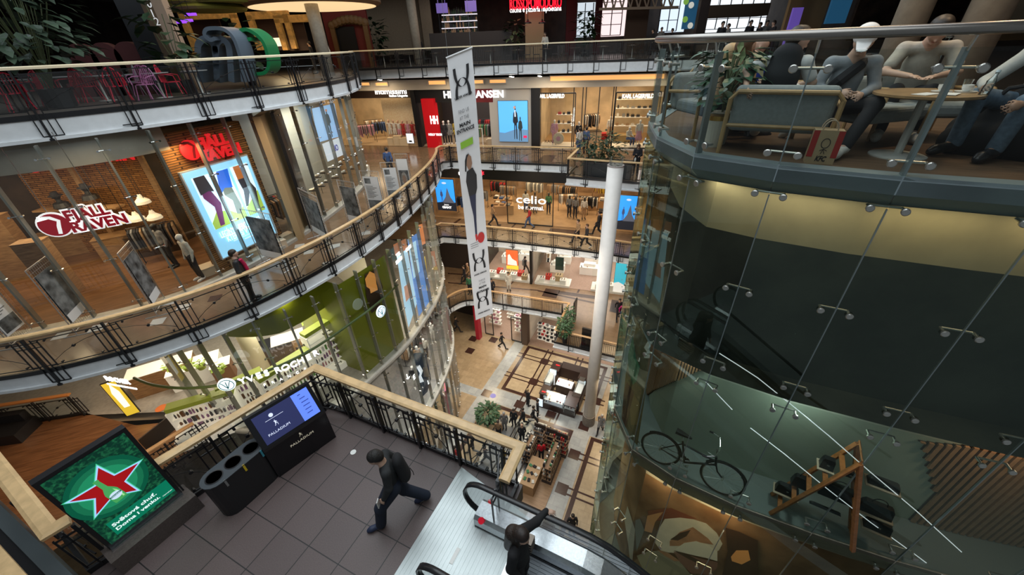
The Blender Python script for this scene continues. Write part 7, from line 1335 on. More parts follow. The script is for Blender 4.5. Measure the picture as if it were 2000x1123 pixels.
for i in range(34):
 b=R.choice(((-6.4,-5.15,17.7,.57),(-6.4,-5.15,17.7,.92),(-4.9,-4.3,17.7,.32),(-4.9,-4.3,17.7,.68),(-6.1,-5.1,19.5,.86),(-6.9,-6.55,19.6,.82),(-4.6,-4.3,19.0,.92)));u=R.uniform(b[0],b[1]);v=b[2]+R.uniform(0,.35);c=g(u,v,b[3]+.0);mb=MB();h=R.uniform(.08,.2);mb.lathe(c,[(.035,0),(.045,h*.8),(.02,h)],8);mb.build('sweet_jar',R.choice((CK,CR,CW,CT,SILV)),None,label='small jar or cup displayed on the drinks kiosk',cat='jar',group='jars on the drinks kiosk')
for(u,v,z)in((-6.85,18.1,1.1),(-6.8,21.0,1.12)):mb=MB();gbox(mb,u+.05,u+.35,v-.06,v+.06,z,z+.015).build('red_emblem',emis('sign_red'),KR)
mb=MB();mb.rod(g(-6.3,19.3,.8),g(-6.3,19.3,1.9),.05,10);mb.lathe(g(-6.3,19.3,1.85),[(.02,0),(.12,.05),(.02,.2)],10);mb.build('white_dispenser',STW,KR);mb=MB();gbox(mb,-4.65,-4.25,19.9,20.3,.9,1.35).build('coffee_machine',STEEL,KR)
lamp('kiosk_light',g(-5.5,19,2.6),1.2,40,(.9,.95,1))
r=thing('hall_escalator','escalator landing with black handrail loops beside the pop-up stall','escalator',g(-6.5,15.4));mb=MB();gbox(mb,-7.15,-5.75,14.5,16.35,.005,.03).build('landing_plate',PLATE,r)
mb=MB();gbox(mb,-7.0,-6.0,9.5,14.5,.0,.06).build('stair_step',mat('step_metal'),r)
mb=MB();gbox(mb,-8.5,-7.5,9.5,15.2,.0,.06).build('stair_step',mat('step_metal'),r);mb=MB();gbox(mb,-8.6,-7.1,14.9,16.0,.005,.03).build('landing_plate',PLATE,r)
for u in(-8.6,-7.35,-7.1,-5.85):
 P=[g(u,15.0+.35*math.sin(t*math.pi/8)-.0,.55-.42*math.cos(t*math.pi/8))for t in range(9)]+[g(u,14.5-i*.8,.97)for i in range(7)];mb=MB();mb.tube(P,.04,6);mb.build('rubber_handrail',RUB,r,smooth=True)
 mb=MB();mb.quad(g(u,15.2,.2),g(u,9.7,.2),g(u,9.7,.95),g(u,15.2,.95));mb.build('glass_side',GLSF,r);mb=MB();gbox(mb,u-.1,u+.1,9.5,15.1,0,.22).build('side_housing',STEEL,r)
def peg(label,u,v,w,rot,cols,seed,h=1.7):
 X=(U*math.cos(rot)+V*math.sin(rot));Y=Vector((-X.y,X.x,0));c=g(u,v,.05);r=thing('display_rack',label,'display rack',c);mb=MB();mb.box(c+Zv*h/2,(w,.05,h),ax=(X,Y,Zv));mb.box(c+Zv*.08,(w,.6,.16),ax=(X,Y,Zv));mb.box(c+Zv*(h+.1),(w,.08,.2),ax=(X,Y,Zv));mb.build('rack_board',mat('rack_dark',(.05,.035,.03),.6),r);R=random.Random(seed)
 for k in range(4):mb=MB();mb.box(c+Zv*(.3+.38*k),(w,.55,.03),ax=(X,Y,Zv));mb.build('shelf_board',mat('rack_tan',(.3,.18,.1),.6),r)
 for k in range(4):
  for j in range(int(w/.13)):
   for s_ in(-.18,.18):q=c+X*(-w/2+.08+j*.13)+Y*s_+Zv*(.32+.38*k);mb=MB();hh=R.uniform(.12,.3);mb.box(q+Zv*hh/2,(.09,.1,hh),ax=(X,Y,Zv));mb.build('small_goods',R.choice(cols),None,label='small packed item on the '+sh(label),cat='packed goods',group='goods on the '+label)
 return r
CC=[CK,CR,CW,CT,CG]
peg('tall pop-up rack of white and dark packets next to the escalator plate',-5.66,14.8,.75,0,[CK,CW,CG],1);peg('tall pop-up rack of red packets, middle of the row of three',-4.85,14.75,.75,0,[CR,CK,CT],2);peg('tall pop-up rack of grey packets at the stall corner',-4.15,14.7,.7,0,[CK,CG,CR],3)
peg('long low pop-up shelf of green and white goods along the stall edge',-4.35,13.35,1.9,math.pi/2,[CK,CW,CGR,CT],4,1.2);peg('low pop-up shelf with black goods nearest the camera side',-5.9,13.6,1.2,math.pi/2,[CK,CW],5,1.1)
box_thing('stall_table','wooden stall table with green books and small black items','table',g(-5.15,12.3,.05),(.8,1.9,.85),mat('table_oak'),AX)
for i in range(9):c=g(-5.4+.25*(i%3),11.7+.45*(i//3),.95);mb=MB();mb.box(c,(.15,.2,.06+.05*(i%2)),AX+.2*i);mb.build('boxed_item',(CGR,CK,CW)[i%3],None,label='small box lying on the wooden stall table',cat='box',group='boxes on the stall table')
clothes_rail('rack of black and white striped shirts at the stall',g(-6.15,13.9,.05),AX+math.pi/2,1.3,[CK,CW],1.4)
leafy('bushy dark green plant beside the escalator landing',g(-9.5,14.9),1.5,.75,240,LEAF2,BLACK,lsz=.3,seed=8)
for lb,x,y,h,ps,kw in(('person in all black running across the marble hall beyond the kiosk',981,680,-100,'walk',dict(top=CK,legs=CK)),('person in dark patterned coat beside the white column foot',1172,843,150,'walk',dict(top=CG,legs=CK,coat=.8,hair=HAIR_G)),('person in a red skirt walking near the glass drum',1196,818,-150,'walk',dict(top=CK,legs=CR,skirt=1.1)),('fair-haired person in black at the kiosk corner',1031,792,-60,'stand',dict(top=CK,legs=CK,hair=HAIR_Y)),('person in black with bright shoes at the kiosk front',1050,813,-90,'stand',dict(top=CK,legs=CK,shoe=MANW)),('person in black with a striped bag walking past the kiosk',1042,826,-100,'walk',dict(top=CK,legs=CK,bag=(CW,'side'))),('person in black stepping towards the escalator plate',1022,830,120,'walk',dict(top=CK,legs=CK)),('person in black with a tote stepping off the escalator plate',1004,832,160,'stand',dict(top=CK,legs=CK,bag=(CK,'side'))),('person in a grey hooded coat at the escalator head',986,838,170,'stand',dict(top=CG,legs=CG,coat=.8,hair=HAIR_G)),('person in a white scarf on the escalator behind the plant',975,855,170,'stand',dict(top=CT,legs=CK)),('bald person in a dark coat on the escalator',1020,862,0,'stand',dict(top=CK,legs=CK,hair=None,coat=.6)),('person in a bright red top browsing the pop-up racks',1057,897,0,'stand',dict(top=mat('cloth_bright_red',(.55,.01,.02),.7),legs=CK)),('person in a striped top behind the pop-up shirt rack',1030,905,30,'stand',dict(top=mat('stripe_cloth',(.5,.5,.5),.8,noise=.9,scale=30),legs=CK)),('person all in black below the escalator handrail',1116,1040,180,'stand',dict(top=CK,legs=CK,H=1.8)),('person in black seen between the railing bars',950,905,-70,'walk',dict(top=CK,legs=CK)),('person in yellow and black seen between the railing bars',985,915,60,'stand',dict(top=CY,legs=CK)),('person with a red bag seen between the railing bars',893,905,-60,'stand',dict(top=CR,legs=CK)),('person in a dark coat near the railing corner below',925,885,100,'walk',dict(top=CK,legs=CG,coat=.6)),('person in black entering behind the curved glass foot',893,648,-90,'walk',dict(top=CK,legs=CK))):person_at(lb,x,y,Z0,h,ps,**kw)
r=thing('floor_sticker','violet round sticker on the grey marble band','sticker',at(963,773,Z0));mb=MB();mb.lathe(at(963,773,Z0+.012),[(0,.001),(.22,.001),(.22,.004),(0,.005)],20);mb.build('disc',mat('sticker_violet',(.3,.28,.7),.5),r)
W0=Wall((-6,29.0),(9,22.0),Z0);s0,s1,s2=W0 .px(905,670)[0],W0 .px(1022,665)[0],W0 .px(1220,740)[0]
shop(W0,s0+1.5,s1,Z0,3.6,4,mat('shop_wall_white'),WF,150,col=(1,.95,.85));shop(W0,s1+.4,s2+4,Z0,3.6,4,mat('shop_wall_white'),WF,200,col=(1,.95,.85))
mb=MB();W0 .box(mb,s0-6,s2+6,3.4,4.8,-.2,.2);struct('wall_front',mb,CEIL);mb=MB();W0 .box(mb,s1-.05,s1+.45,0,3.6,-.4,.2);struct('trim_15',mb,mat('pillar_brown',(.08,.05,.035),.5));mb=MB();W0 .box(mb,s0-2,s0+1.4,0,3.6,-3,-2);struct('wall_front',mb,mat('shop_wall_black'))
r=thing('red_pillar','red square pillar under the gallery below the hanging banner','column',at(937,662,Z0));mb=MB();c=at(936,660,Z0);mb.box(c+Zv*1.8,(.35,.5,3.6),AX);mb.build('shaft',mat('pillar_red',(.35,.01,.03),.4,emit=.05),r)
for a,b in((950,965),(1000,1019)):pane(W0,W0 .px(a,660)[0],W0 .px(b,662)[0],.05,2.6,.02,BLACK)
for i,(x,d,w)in enumerate(((957,1.5,1.2),(1010,1.2,1.2),(984,2.8,1.6),(1055,.9,1.0),(1072,.8,1.0))):shelf_unit(('lit white shelf behind the first glass door below','lit white shelf behind the second glass door below','white shelf deep in the ground shop','white pegboard shelf of phone covers','dark shelf of phone covers beside the gallery edge')[i],W0,W0 .px(x,665)[0]-w/2,W0 .px(x,665)[0]+w/2,-d,(.4,.8,1.2,1.6,2.0),WBX,([CW,CP,SILV],[CP,CW],[CW,CG],[CK,CG,CR],[CK,CG])[i],20+i,gn='packed_item')
# ---------- the top floor: food court
def atY(px,py,Y):r=ray(px,py)*(Y/ray(px,py).y);return Vector((r.x,r.y,CAMZ+r.z))
TCE=mat('top_ceiling_dark',(.06,.045,.035),.8);DBR=mat('restaurant_dark',(.045,.028,.02),.7,noise=.5,scale=1.5);BGE=mat('restaurant_beige',(.34,.27,.19),.7,noise=.1)
mb=MB();mb.poly([(-34,-6,5.4),(-34,45,5.4),(30,45,5.4),(30,31,5.4),(12,31,5.4),(-11,34,5.4),(-12,24,5.4),(-11,18,5.4),(-14.5,13,5.4),(-20,9,5.4),(-22,-6,5.4)]);struct('ceiling',mb,TCE)
mb=MB();mb.poly([(2.7,-6,5.4),(2.7,8,5.4),(7,17,5.4),(16,31,5.4),(30,31,5.4),(30,-6,5.4)]);struct('ceiling',mb,TCE)
mb=MB();mb.prism([(-34,44),(30,44),(30,44.3),(-34,44.3)],0,5.5);struct('wall_far',mb,DBR);mb=MB();mb.prism([(-34.3,-6),(-34,-6),(-34,44),(-34.3,44)],0,5.5);struct('wall_left',mb,DBR);mb=MB();mb.prism([(24,-6),(24.3,-6),(24.3,44),(24,44)],0,5.5);struct('wall_right',mb,DBR)
def slabY(name,label,cat,x0,x1,y0,y1,Y,m,t=.3,kind=None,parent=None,fix=None):
 """upright block between two picture corners at distance Y"""
 A,B=atY(x0,y1,Y),atY(x1,y1,Y);T=atY((x0+x1)/2,y0,Y);zb=min(A.z,B.z)if fix!='floor' else 0;mb=MB()
 if fix=='hang':
  for x in(A.x*.8+B.x*.2,A.x*.2+B.x*.8):mb.rod((x,Y+t/2,T.z-.1),(x,Y+t/2,5.4),.02,5)
 mb.box(((A.x+B.x)/2,Y+t/2,(T.z+zb)/2),(abs(B.x-A.x),t,abs(T.z-zb)))
 return mb.build(name,m,parent,label=label,cat=cat,kind=kind)
FW=43.5
slabY('wall_panel',None,None,700,830,-30,104,40,BGE,kind='structure');slabY('wall_panel',None,None,830,850,-40,98,39,BGE,kind='structure')
for nm,lb,x0,x1,y0,y1,Y,e in(('window_7',None,1125,1160,5,72,42,(.55,.62,.68)),('window_8',None,1172,1220,-20,70,42,(.95,.75,.75)),('window_9',None,1285,1335,-30,62,42,(.7,.82,.95)),('window_10',None,1375,1525,-30,58,42,(.85,.9,.95)),('window_11',None,1572,1600,18,50,40,(.75,.85,.95))):
 r=slabY(nm,None,None,x0,x1,y0,y1,Y,emis('daylight_%s'%nm,e,1.15),.05,kind='structure')
 A,B=atY(x0,y1,Y-.15),atY(x1,y0,Y-.15);mb=MB();n=max(2,int(abs(B.x-A.x)/.9))
 for i in range(n+1):x=A.x+(B.x-A.x)*i/n;mb.box((x,Y-.1,(A.z+B.z)/2),(.07,.06,abs(B.z-A.z)))
 for i in range(4):mb.box(((A.x+B.x)/2,Y-.1,A.z+(B.z-A.z)*i/4),(abs(B.x-A.x),.06,.05))
 mb.build('window_bar',BLACK,r);LOC[r.name]=LOC.get(r.name,Vector((0,0,0)))
r=thing('neon_sign','red neon restaurant name above white script under the ceiling','sign',atY(1046,20,38));mb=MB();
text('ROSSOPOMODORO',1.05,'lettering',emis('neon_red',(1,.005,.02),2.2),r,atY(1046,7,38),(1,0,0),Zv,.06,bold=.03,width=4.15);text('cucina e pizzeria napoletana',.5,'small_lettering',SGN,r,atY(1046,18,38),(1,0,0),Zv,.05,bold=.01,width=4.15)
slabY('restaurant_wall','dark red restaurant wall strip beside the tall window','wall panel',1105,1125,-20,70,41,mat('wall_maroon',(.1,.01,.012),.7),.2,fix='floor');slabY('restaurant_wall','second dark red strip between the bright windows','wall panel',1160,1173,-20,70,41.2,mat('wall_maroon'),.2,fix='floor')
slabY('lattice_screen','brown timber lattice screen before the bright windows','screen',1220,1262,0,70,39,mat('lattice_brown',(.09,.05,.03),.7),.2,fix='floor')
mb=MB()
for i in range(9):a=atY(1175+i*16,-15,37);b=atY(1183+i*16,16,37);c=atY(1191+i*16,-15,37);mb.rod(a,b,.07,4);mb.rod(b,c,.07,4)
a,b=atY(1170,18,37),atY(1325,14,37);mb.rod(a,b,.12,4);mb.build('timber_truss',mat('truss_pale',(.4,.3,.22),.7),label='pale zigzag timber truss hanging above the bright windows',cat='truss')
r=thing('bottle_shelf','back-lit white shelves full of dark bottles in the restaurant','shelf',atY(898,60,37));R=random.Random(3)
for i,y in enumerate((28,41,54,66)):
 a,b=atY(863,y+2,37),atY(932,y-1,37);mb=MB();mb.box((a+b)/2,((b-a).length,.4,.05));mb.build('lit_shelf',emis('shelf_glow',(.75,.72,.8),.9),r)
 for k in range(22):c=a.lerp(b,(k+.5)/22);h=R.uniform(.25,.5);mb=MB();mb.lathe(c+Zv*.03,[(.05,0),(.055,h*.6),(.02,h*.75),(.02,h)],6);mb.build('bottle',R.choice((CK,CT,mat('bottle_dark',(.03,.05,.03),.2))),None,label='dark bottle on the back-lit restaurant shelves',cat='bottle',group='bottles on the back-lit restaurant shelves')
mb=MB();a=atY(861,70,37.2);b=atY(934,68,37.2)
for x in(a.x,b.x):mb.rod((x,37.2,0),(x,37.2,4.6),.05,5)
mb.build('shelf_upright',BLACK,r)
for i,(x0,x1,y0,y1)in enumerate(((853,875,6,25),(909,931,1,22))):slabY('television','small violet television screen, %s under the restaurant ceiling'%('first','second')[i],'television',x0,x1,y0,y1,36,emis('tv_violet',(.12,.08,.28),1.0),.1,fix='hang')
slabY('bar_front','dark restaurant bar counter behind the straight railing','counter',840,1000,62,84,36,mat('bar_dark',(.03,.02,.018),.5),.7,fix='floor');slabY('hanging_lamp_box','pair of cream glass panels behind the white-shirted waiter','window panel',1026,1062,22,72,39.5,mat('panel_dim',(.3,.22,.12),.6,emit=.12),.1,fix='floor')
for i,(x,y)in enumerate(((1031,46),(1059,46))):c=atY(x,y,37);r=thing('pendant_lamp','black bell lamp, %s before the cream panels'%('first','second')[i],'ceiling lamp',c);mb=MB();mb.lathe(c,[(.3,0),(.28,.08),(.1,.18),(.04,.3)],14);mb.rod(c+Zv*.3,c+Zv*2.2,.02,5);mb.build('lamp_shade',BLACK,r)
MS=slabY('menu_screen','tall blue menu screen with plates of food beside the dark post','advertising screen',1332,1358,-20,56,30,emis('menu_navy',(.01,.05,.1),1),.15,fix='hang')
for i,(x,y)in enumerate(((1350,10),(1338,38),(1348,50),(1340,3))):c=atY(x,y,29.8);mb=MB();mb.lathe(c,[(0,0),(.17,0),(.17,.03),(0,.03)],14,ax=(Vector((1,0,0)),Zv,Vector((0,-1,0))));mb.build('plate_image',(emis('plate_pale',(.5,.5,.45),.8),emis('plate_green',(.15,.3,.05),.8))[i%2],MS)
slabY('dark_post','dark square post beside the blue menu screen','column',1360,1378,-30,58,29,mat('post_dark',(.03,.02,.018),.6),.4,fix='floor');slabY('hanging_canopy','flat brown canopy hanging over the counter by the bright windows','canopy',1385,1500,8,30,33,mat('canopy_tan',(.1,.07,.045),.8),1.5,fix='hang')
slabY('menu_screen','tall navy menu screen with three plates above the cafe seats','advertising screen',1612,1650,-20,45,22,emis('menu_navy'),.12,fix='hang');slabY('totem_screen','thin violet totem screen with a red light beside the ochre wall','information screen',1541,1560,15,50,22,emis('totem_violet',(.1,.06,.3),.8),.12,fix='floor')
mb=MB();
slabY('wall_panel',None,None,1528,1600,-30,62,23,mat('wall_ochre',(.22,.14,.06),.7),.2,kind='structure');slabY('wall_panel',None,None,1655,1890,-40,70,24,mat('wall_umber',(.05,.03,.02),.8,noise=.8,scale=2),.2,kind='structure');slabY('wall_panel',None,None,1890,2060,-40,75,15,mat('wall_ochre2',(.3,.2,.1),.7),.2,kind='structure')
slabY('framed_drawing','pale wall panel with black line drawing at the picture edge','picture',1955,2030,-10,58,14.6,mat('drawing_pale',(.45,.38,.28),.7),.1);slabY('dark_band','slanting dark wall band beside the line drawing','wall panel',1925,1950,-20,70,14.7,BLACK,.1)
PIL=mat('pillar_stone',(.42,.37,.3),.6,noise=.15)
def pillar(label,x0,x1,y1,Y,m=PIL,z1=5.4):c=atY((x0+x1)/2,y1,Y);w=(atY(x1,y1,Y)-atY(x0,y1,Y)).length/2;r=thing('round_column',label,'column',(c.x,c.y,0));mb=MB();mb.lathe((c.x,c.y,0),[(w,0),(w,z1)],24);mb.build('shaft',m,r,smooth=True)
pillar('pale round column beside the warm ceiling disc',618,642,98,24);pillar('pale round column before the beige wall, behind the dark tables',805,822,85,35)
c=0
for lb,x,Y,w in(('thick leaning-looking beige column behind the white-capped person',1752,9.0,.27),('second beige column behind the polo-shirted person',1893,8.2,.3)):p=atY(x,100,Y);r=thing('round_column',lb,'column',(p.x,p.y,0));mb=MB();mb.lathe((p.x,p.y,0),[(w,0),(w,5.4)],24);mb.build('shaft',PIL,r,smooth=True)
p=atY(285,60,17);r=thing('black_column','square black column with white numerals near the scalloped sofa','column',(p.x,p.y,0));mb=MB();mb.box((p.x,p.y,2.7),(.75,.75,5.4),.2);mb.build('shaft',BLACK,r)
for ch,x,y in(('0',291,8),('1',298,27),('2',307,43)):q=atY(x,y,16.55);text(ch,.32,'numeral',emis('numeral_white',(.6,.6,.6),.6),r,q,(1,.2,0),Zv,.01)
p=atY(340,80,18.5);r=thing('square_column','pale pinkish column behind the black numbered column','column',(p.x,p.y,0));mb=MB();mb.box((p.x,p.y,2.7),(.5,.5,5.4),.2);mb.build('shaft',mat('column_pink',(.42,.3,.22),.6),r)
c=atY(615,14,26);r=thing('ceiling_disc','large round warm glowing ceiling disc','ceiling light',c);mb=MB();mb.lathe(c,[(0,0),(3.3,0),(3.5,.12),(3.5,.5),(0,.5)],40);mb.build('disc_body',mat('disc_wood',(.2,.11,.05),.6),r);mb=MB();mb.lathe(c,[(0,-.01),(3.2,-.01),(3.2,-.005)],40);mb.build('glow_face',emis('disc_glow',(1,.72,.38),.9),r)
for lb,x0,x1,y0,y1 in(('amber-lit kitchen opening with a steel counter',510,558,28,98),('amber-lit shop front behind the sculpted letters',385,455,28,100),('dark kitchen front beside the pale column',560,612,35,98)):
 r=thing('kitchen_front',lb,'kitchen front',atY((x0+x1)/2,y1,27));slabY('dark_opening',None,None,x0+6,x1-6,y0+8,y1,27,mat('opening_dark',(.03,.012,.008),.7),.1,parent=r);o=LOC[r.name]
 A,B=atY(x0,y1,26.9),atY(x1,y0,26.9);mb=MB()
 for x in(A.x,B.x):mb.box((x,26.9,(A.z+B.z)/2),(.3,.3,abs(B.z-A.z)))
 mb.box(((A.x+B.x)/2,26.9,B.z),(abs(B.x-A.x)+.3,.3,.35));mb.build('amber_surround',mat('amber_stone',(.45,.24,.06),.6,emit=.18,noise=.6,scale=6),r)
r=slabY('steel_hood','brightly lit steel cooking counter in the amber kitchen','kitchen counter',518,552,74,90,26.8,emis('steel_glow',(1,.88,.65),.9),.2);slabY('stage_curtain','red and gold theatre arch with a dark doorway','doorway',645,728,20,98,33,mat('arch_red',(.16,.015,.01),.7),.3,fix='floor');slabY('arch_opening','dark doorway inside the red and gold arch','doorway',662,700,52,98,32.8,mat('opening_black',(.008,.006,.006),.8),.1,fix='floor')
r=thing('gold_frieze','gold ornamental frieze over the dark theatre doorway','ornament',atY(680,45,32.6));mb=MB();mb.box((atY(680,45,32.6).x,32.7,.6),(.2,.1,3.4))if 0 else None;A,B=atY(648,50,32.6),atY(712,44,32.6)
for i in range(9):mb.lathe(A.lerp(B,i/8)+Zv*(.25*math.sin(i*math.pi/8)),[(0,0),(.28,0),(.2,.12),(0,.15)],10,ax=(Vector((1,0,0)),Zv,Vector((0,-1,0))))
for x in(A.x,B.x):mb.box((x,32.6,A.z/2),(.3,.2,A.z))
mb.build('frieze',mat('gold_dim',(.16,.08,.025),.5),r)
lamp('kitchen_glow',atY(535,75,25.5),1,60,(1,.7,.35));lamp('court_lamp',(-12,20,5.0),4,60,(1,.72,.45));lamp('court_lamp_b',(-1,34,5.0),5,150,(1,.75,.55));lamp('court_lamp_c',(-15,12.5,5),2.5,110,(.8,.9,1));lamp('court_lamp_d',(-14,26,5.0),4,140,(1,.66,.35));lamp('court_lamp_e',(9,30,5.0),4,70,(1,.75,.55))
for i,(x,y)in enumerate(((262,33),(372,28),(365,40),(318,40),(352,43))):c=atY(x,y,22);r=thing('violet_light','small violet strip light under the dark ceiling, %s of five'%'first second third fourth fifth'.split()[i],'ceiling light',c);mb=MB();mb.rod(c,(c.x,c.y,5.4),.01,4);mb.build('hanger',BLACK,r);mb=MB();mb.box(c,(.5,.1,.1));mb.build('tube',emis('violet_glow',(.25,.05,.9),1.5),r)
for i,(x,y)in enumerate(((400,12),(450,9),(350,20),(410,22))):c=atY(x,y,24);r=thing('ceiling_cloud','olive green acoustic ceiling cloud, %s over the food court'%'first second third fourth'.split()[i],'ceiling panel',c);mb=MB();mb.lathe(c,[(0,0),(1.6,0),(1.7,.1),(1.6,.2),(0,.2)],24);mb.build('panel',mat('cloud_olive',(.2,.2,.03),.8),r)
def wire_chair(name='wire_chair'):
 r=thing(name,'x','chair',(0,0,0),'wire garden chairs behind the curved railing');m=mat('chair_red',(.5,.012,.04),.45)
 mb=MB();mb.lathe((0,0,.44),[(0,0),(.23,0),(.23,.02),(0,.02)],16);mb.build('seat',m,r);mb=MB();arc=[Vector((.25*math.cos(t),-.2-.06*math.sin(t),.46+.5*math.sin(t)))for t in[math.pi*i/12 for i in range(13)]];mb.tube(arc,.017,6)
 for i in range(1,8):x=-.25+.5*i/8;h=.5*math.sqrt(max(0,1-(x/.25)**2));mb.rod((x,-.2,.46),(x,-.25,.46+h),.01,5)
 mb.build('backrest',m,r)
 for s_ in(-1,1):
  mb=MB();mb.tube([(s_*.25,-.2,.68),(s_*.3,0,.68),(s_*.27,.18,.64),(s_*.24,.2,.46)],.014,6);mb.build('armrest',m,r)
  for b in(-1,1):mb=MB();mb.rod((s_*.17,b*.17,.44),(s_*.24,b*.24,0),.014,6);mb.build('leg',m,r)
 return r
proto=None;CHM={'pk':mat('chair_pink',(.42,.14,.3),.45),'gr':mat('chair_grey',(.3,.3,.3),.45),'gn':mat('chair_green',(.03,.18,.1),.5)}
for i,(x,y,rz,mm,lb)in enumerate(((50,222,1.0,None,'red wire chair first along the curved railing, turned sideways'),(85,214,2.6,None,'red wire chair with the rounded back beside the green cushion'),(115,210,-2.0,None,'red wire chair close to the two others at the first table'),(160,205,3.0,None,'red wire chair half hidden by the tree leaves'),(190,203,.9,None,'red wire chair with a tall narrow back, middle of the row'),(245,204,.8,None,'bright red wire chair facing the violet one'),(300,200,3.1,'pk','violet-pink wire chair with a wide round back'),(270,190,2.4,'gr','pale grey wire chair behind the violet one'),(290,193,3.3,'pk','second pink wire chair just behind the violet one'),(350,193,-1.2,None,'last red wire chair before the sculpted letters'),(100,208,2.9,'gn','green wire chair behind the first red chairs'))):
 p=at(x,y,0);p*=(1.06);p.z=0
 if proto is None:proto=wire_chair();c=proto;c.location=p;c.rotation_euler=(0,0,rz);c['label']=lb
 else:c=dup(proto,p,rz,label=lb,mats={'chair_red':CHM[mm]}if mm else None)
def cafe_table(label,p,h=.74,r_=.4,m=None,stem=.03):
 r=thing('bistro_table',label,'table',p);p=Vector(p);mb=MB();mb.lathe(p+Zv*(h-.03),[(0,0),(r_*.95,0),(r_,.01),(r_,.03),(0,.03)],28);mb.build('tabletop',m or mat('table_grey',(.3,.3,.3),.4),r);mb=MB();mb.lathe(p,[(stem,.02),(stem,h-.03)],12);mb.build('stem',mat('stem_white',(.5,.5,.47),.4),r);mb=MB();mb.lathe(p,[(0,0),(.24,0),(.24,.012),(.05,.03),(0,.03)],24);mb.build('base',mat('stem_white'),r);return r
for i,(x,y)in enumerate(((75,214),(215,203),(325,197),(140,205),(400,190))):p=at(x,y,0)*1.09;p.z=0;cafe_table('pale round bistro table, %s among the wire chairs'%'first third fourth second fifth'.split()[i],p)
for i,(x,lb)in enumerate(((160,'dark red scalloped sofa back, first of three'),(208,'dark red scalloped sofa back, middle of three'),(255,'dark red scalloped sofa back, last of three'))):
 c=atY(x,112,17);c.z=0;r=thing('scalloped_sofa',lb,'sofa',c);prof=[(-.55,0),(-.55,1.2)]+[(-.55*math.cos(t),1.2+.5*math.sin(t))for t in[math.pi*k/12 for k in range(1,12)]]+[(.55,1.2),(.55,0)];n=len(prof);mb=MB();mb.add([c+Vector((a,0,b))for a,b in prof]+[c+Vector((a,.25,b))for a,b in prof],[tuple(range(n)),tuple(range(n,2*n))[::-1]]+[(k,n+k,n+(k+1)%n,(k+1)%n)for k in range(n)]);mb.build('backrest',mat('velvet_wine',(.07,.015,.015),.8),r);mb=MB();mb.box(c+Vector((0,-.3,.23)),(1.1,.6,.46));mb.build('seat',mat('velvet_wine'),r)
SCM=mat('sculpt_slate',(.12,.15,.19),.4);c=atY(425,100,17.5);c.z=0;r=thing('sculpted_seat','big slate blue scroll-shaped sculpture with round-topped loops behind the railing','sculpture',c)
def ribbon(pts,w,m,nm,par,Y,t=.9):
 P=[atY(p.x,p.y,Y)for p in smoothpath(pts,5)];mb=MB();n=len(P);vs=[]
 for i,p in enumerate(P):
  d=(P[min(i+1,n-1)]-P[max(i-1,0)]).normalized();s_=Vector((d.z,0,-d.x)).normalized()*(w/2);vs+=[p-s_,p+s_,p+s_+Vector((0,t,0)),p-s_+Vector((0,t,0))]
 mb.add(vs,[(i*4+k,i*4+(k+1)%4,(i+1)*4+(k+1)%4,(i+1)*4+k)for i in range(n-1)for k in range(4)]+[(0,1,2,3),tuple(4*(n-1)+k for k in(3,2,1,0))]);return mb.build(nm,m,par)
ribbon([(420,75),(409,78),(399,68),(402,58),(415,55),(435,57),(452,70),(462,90),(470,120),(474,160)],.12,SCM,'scroll',r,17);ribbon([(392,160),(386,100),(390,82),(402,76),(414,84),(420,100),(424,160)],.22,SCM,'loop',r,17.3);ribbon([(424,160),(421,96),(430,78),(441,82),(448,100),(452,160)],.22,SCM,'loop',r,17.3)
c=atY(500,110,18);c.z=0;r=thing('sculpted_seat','bright green scroll-shaped seat sculpture beside the slate one','sculpture',c);ribbon([(490,76),(478,77),(468,70),(470,60),(482,58),(500,68),(514,84),(522,108),(524,130),(516,142),(498,145),(484,150)],.12,mat('sculpt_green',(.01,.22,.07),.4),'scroll',r,17.8)
c=atY(363,108,17);r=thing('gold_bowl','shallow golden dish on a thin stand by the pink column','lamp',c);mb=MB();mb.lathe(c,[(.0,-.08),(.3,0),(.38,.06),(.36,.07),(0,-.02)],20);mb.build('dish',mat('gold',(.5,.28,.04),.4,.5),r);mb=MB();mb.rod(c,c+Zv*1.2,.015,5);mb.build('stand',BLACK,r)
leafy('large tree with broad grey-green leaves at the corner of the top floor',(-17.0,10.5,0),4.4,2.3,900,mat('leaf_sage',(.06,.1,.06),.5,noise=.4,scale=4),BLACK,lsz=.5,seed=21,poth=.6,potr=.45,up=.1)
p=atY(60,100,13);leafy('second tangle of leafy branches hanging before the tree trunk',(p.x,13,0),3.6,1.6,420,mat('leaf_sage'),BLACK,lsz=.42,seed=22,poth=.5,potr=.4,up=.0)
for lb,x,y,Y,h,s_ in(('light green broad-leaved plant behind the slate sculpture',475,110,19,2.3,23),('tall dark ficus between the numbered column and the bowl',340,110,16,2.6,24),('banana plant before the beige wall',738,96,36,3.0,25),('dark-leaved plant before the tall pale window',1140,72,38,3.0,26),('palm leaves beside the restaurant bottles',1005,75,36,2.6,27),('banana plant between the two dark red strips',1150,70,38,3.1,28)):p=atY(x,y,Y);leafy(lb,(p.x,Y,0),h,.7,60,(LEAF2 if s_ in(23,)else LEAF),BLACK,lsz=.6,seed=s_)
def bent_chair():
 r=thing('cafe_chair','x','chair',(0,0,0));m=mat('chair_black',(.03,.025,.022),.5);mb=MB();mb.box((0,0,.45),(.42,.42,.04));mb.build('seat',m,r);mb=MB();mb.box((0,-.2,.78),(.4,.03,.22));mb.box((-.18,-.2,.62),(.03,.03,.36));mb.box((.18,-.2,.62),(.03,.03,.36));mb.build('backrest',m,r)
 for a in(-.18,.18):
  for b in(-.18,.18):mb=MB();mb.rod((a,b,.44),(a*1.2,b*1.2,0),.015,4);mb.build('leg',m,r)
 return r
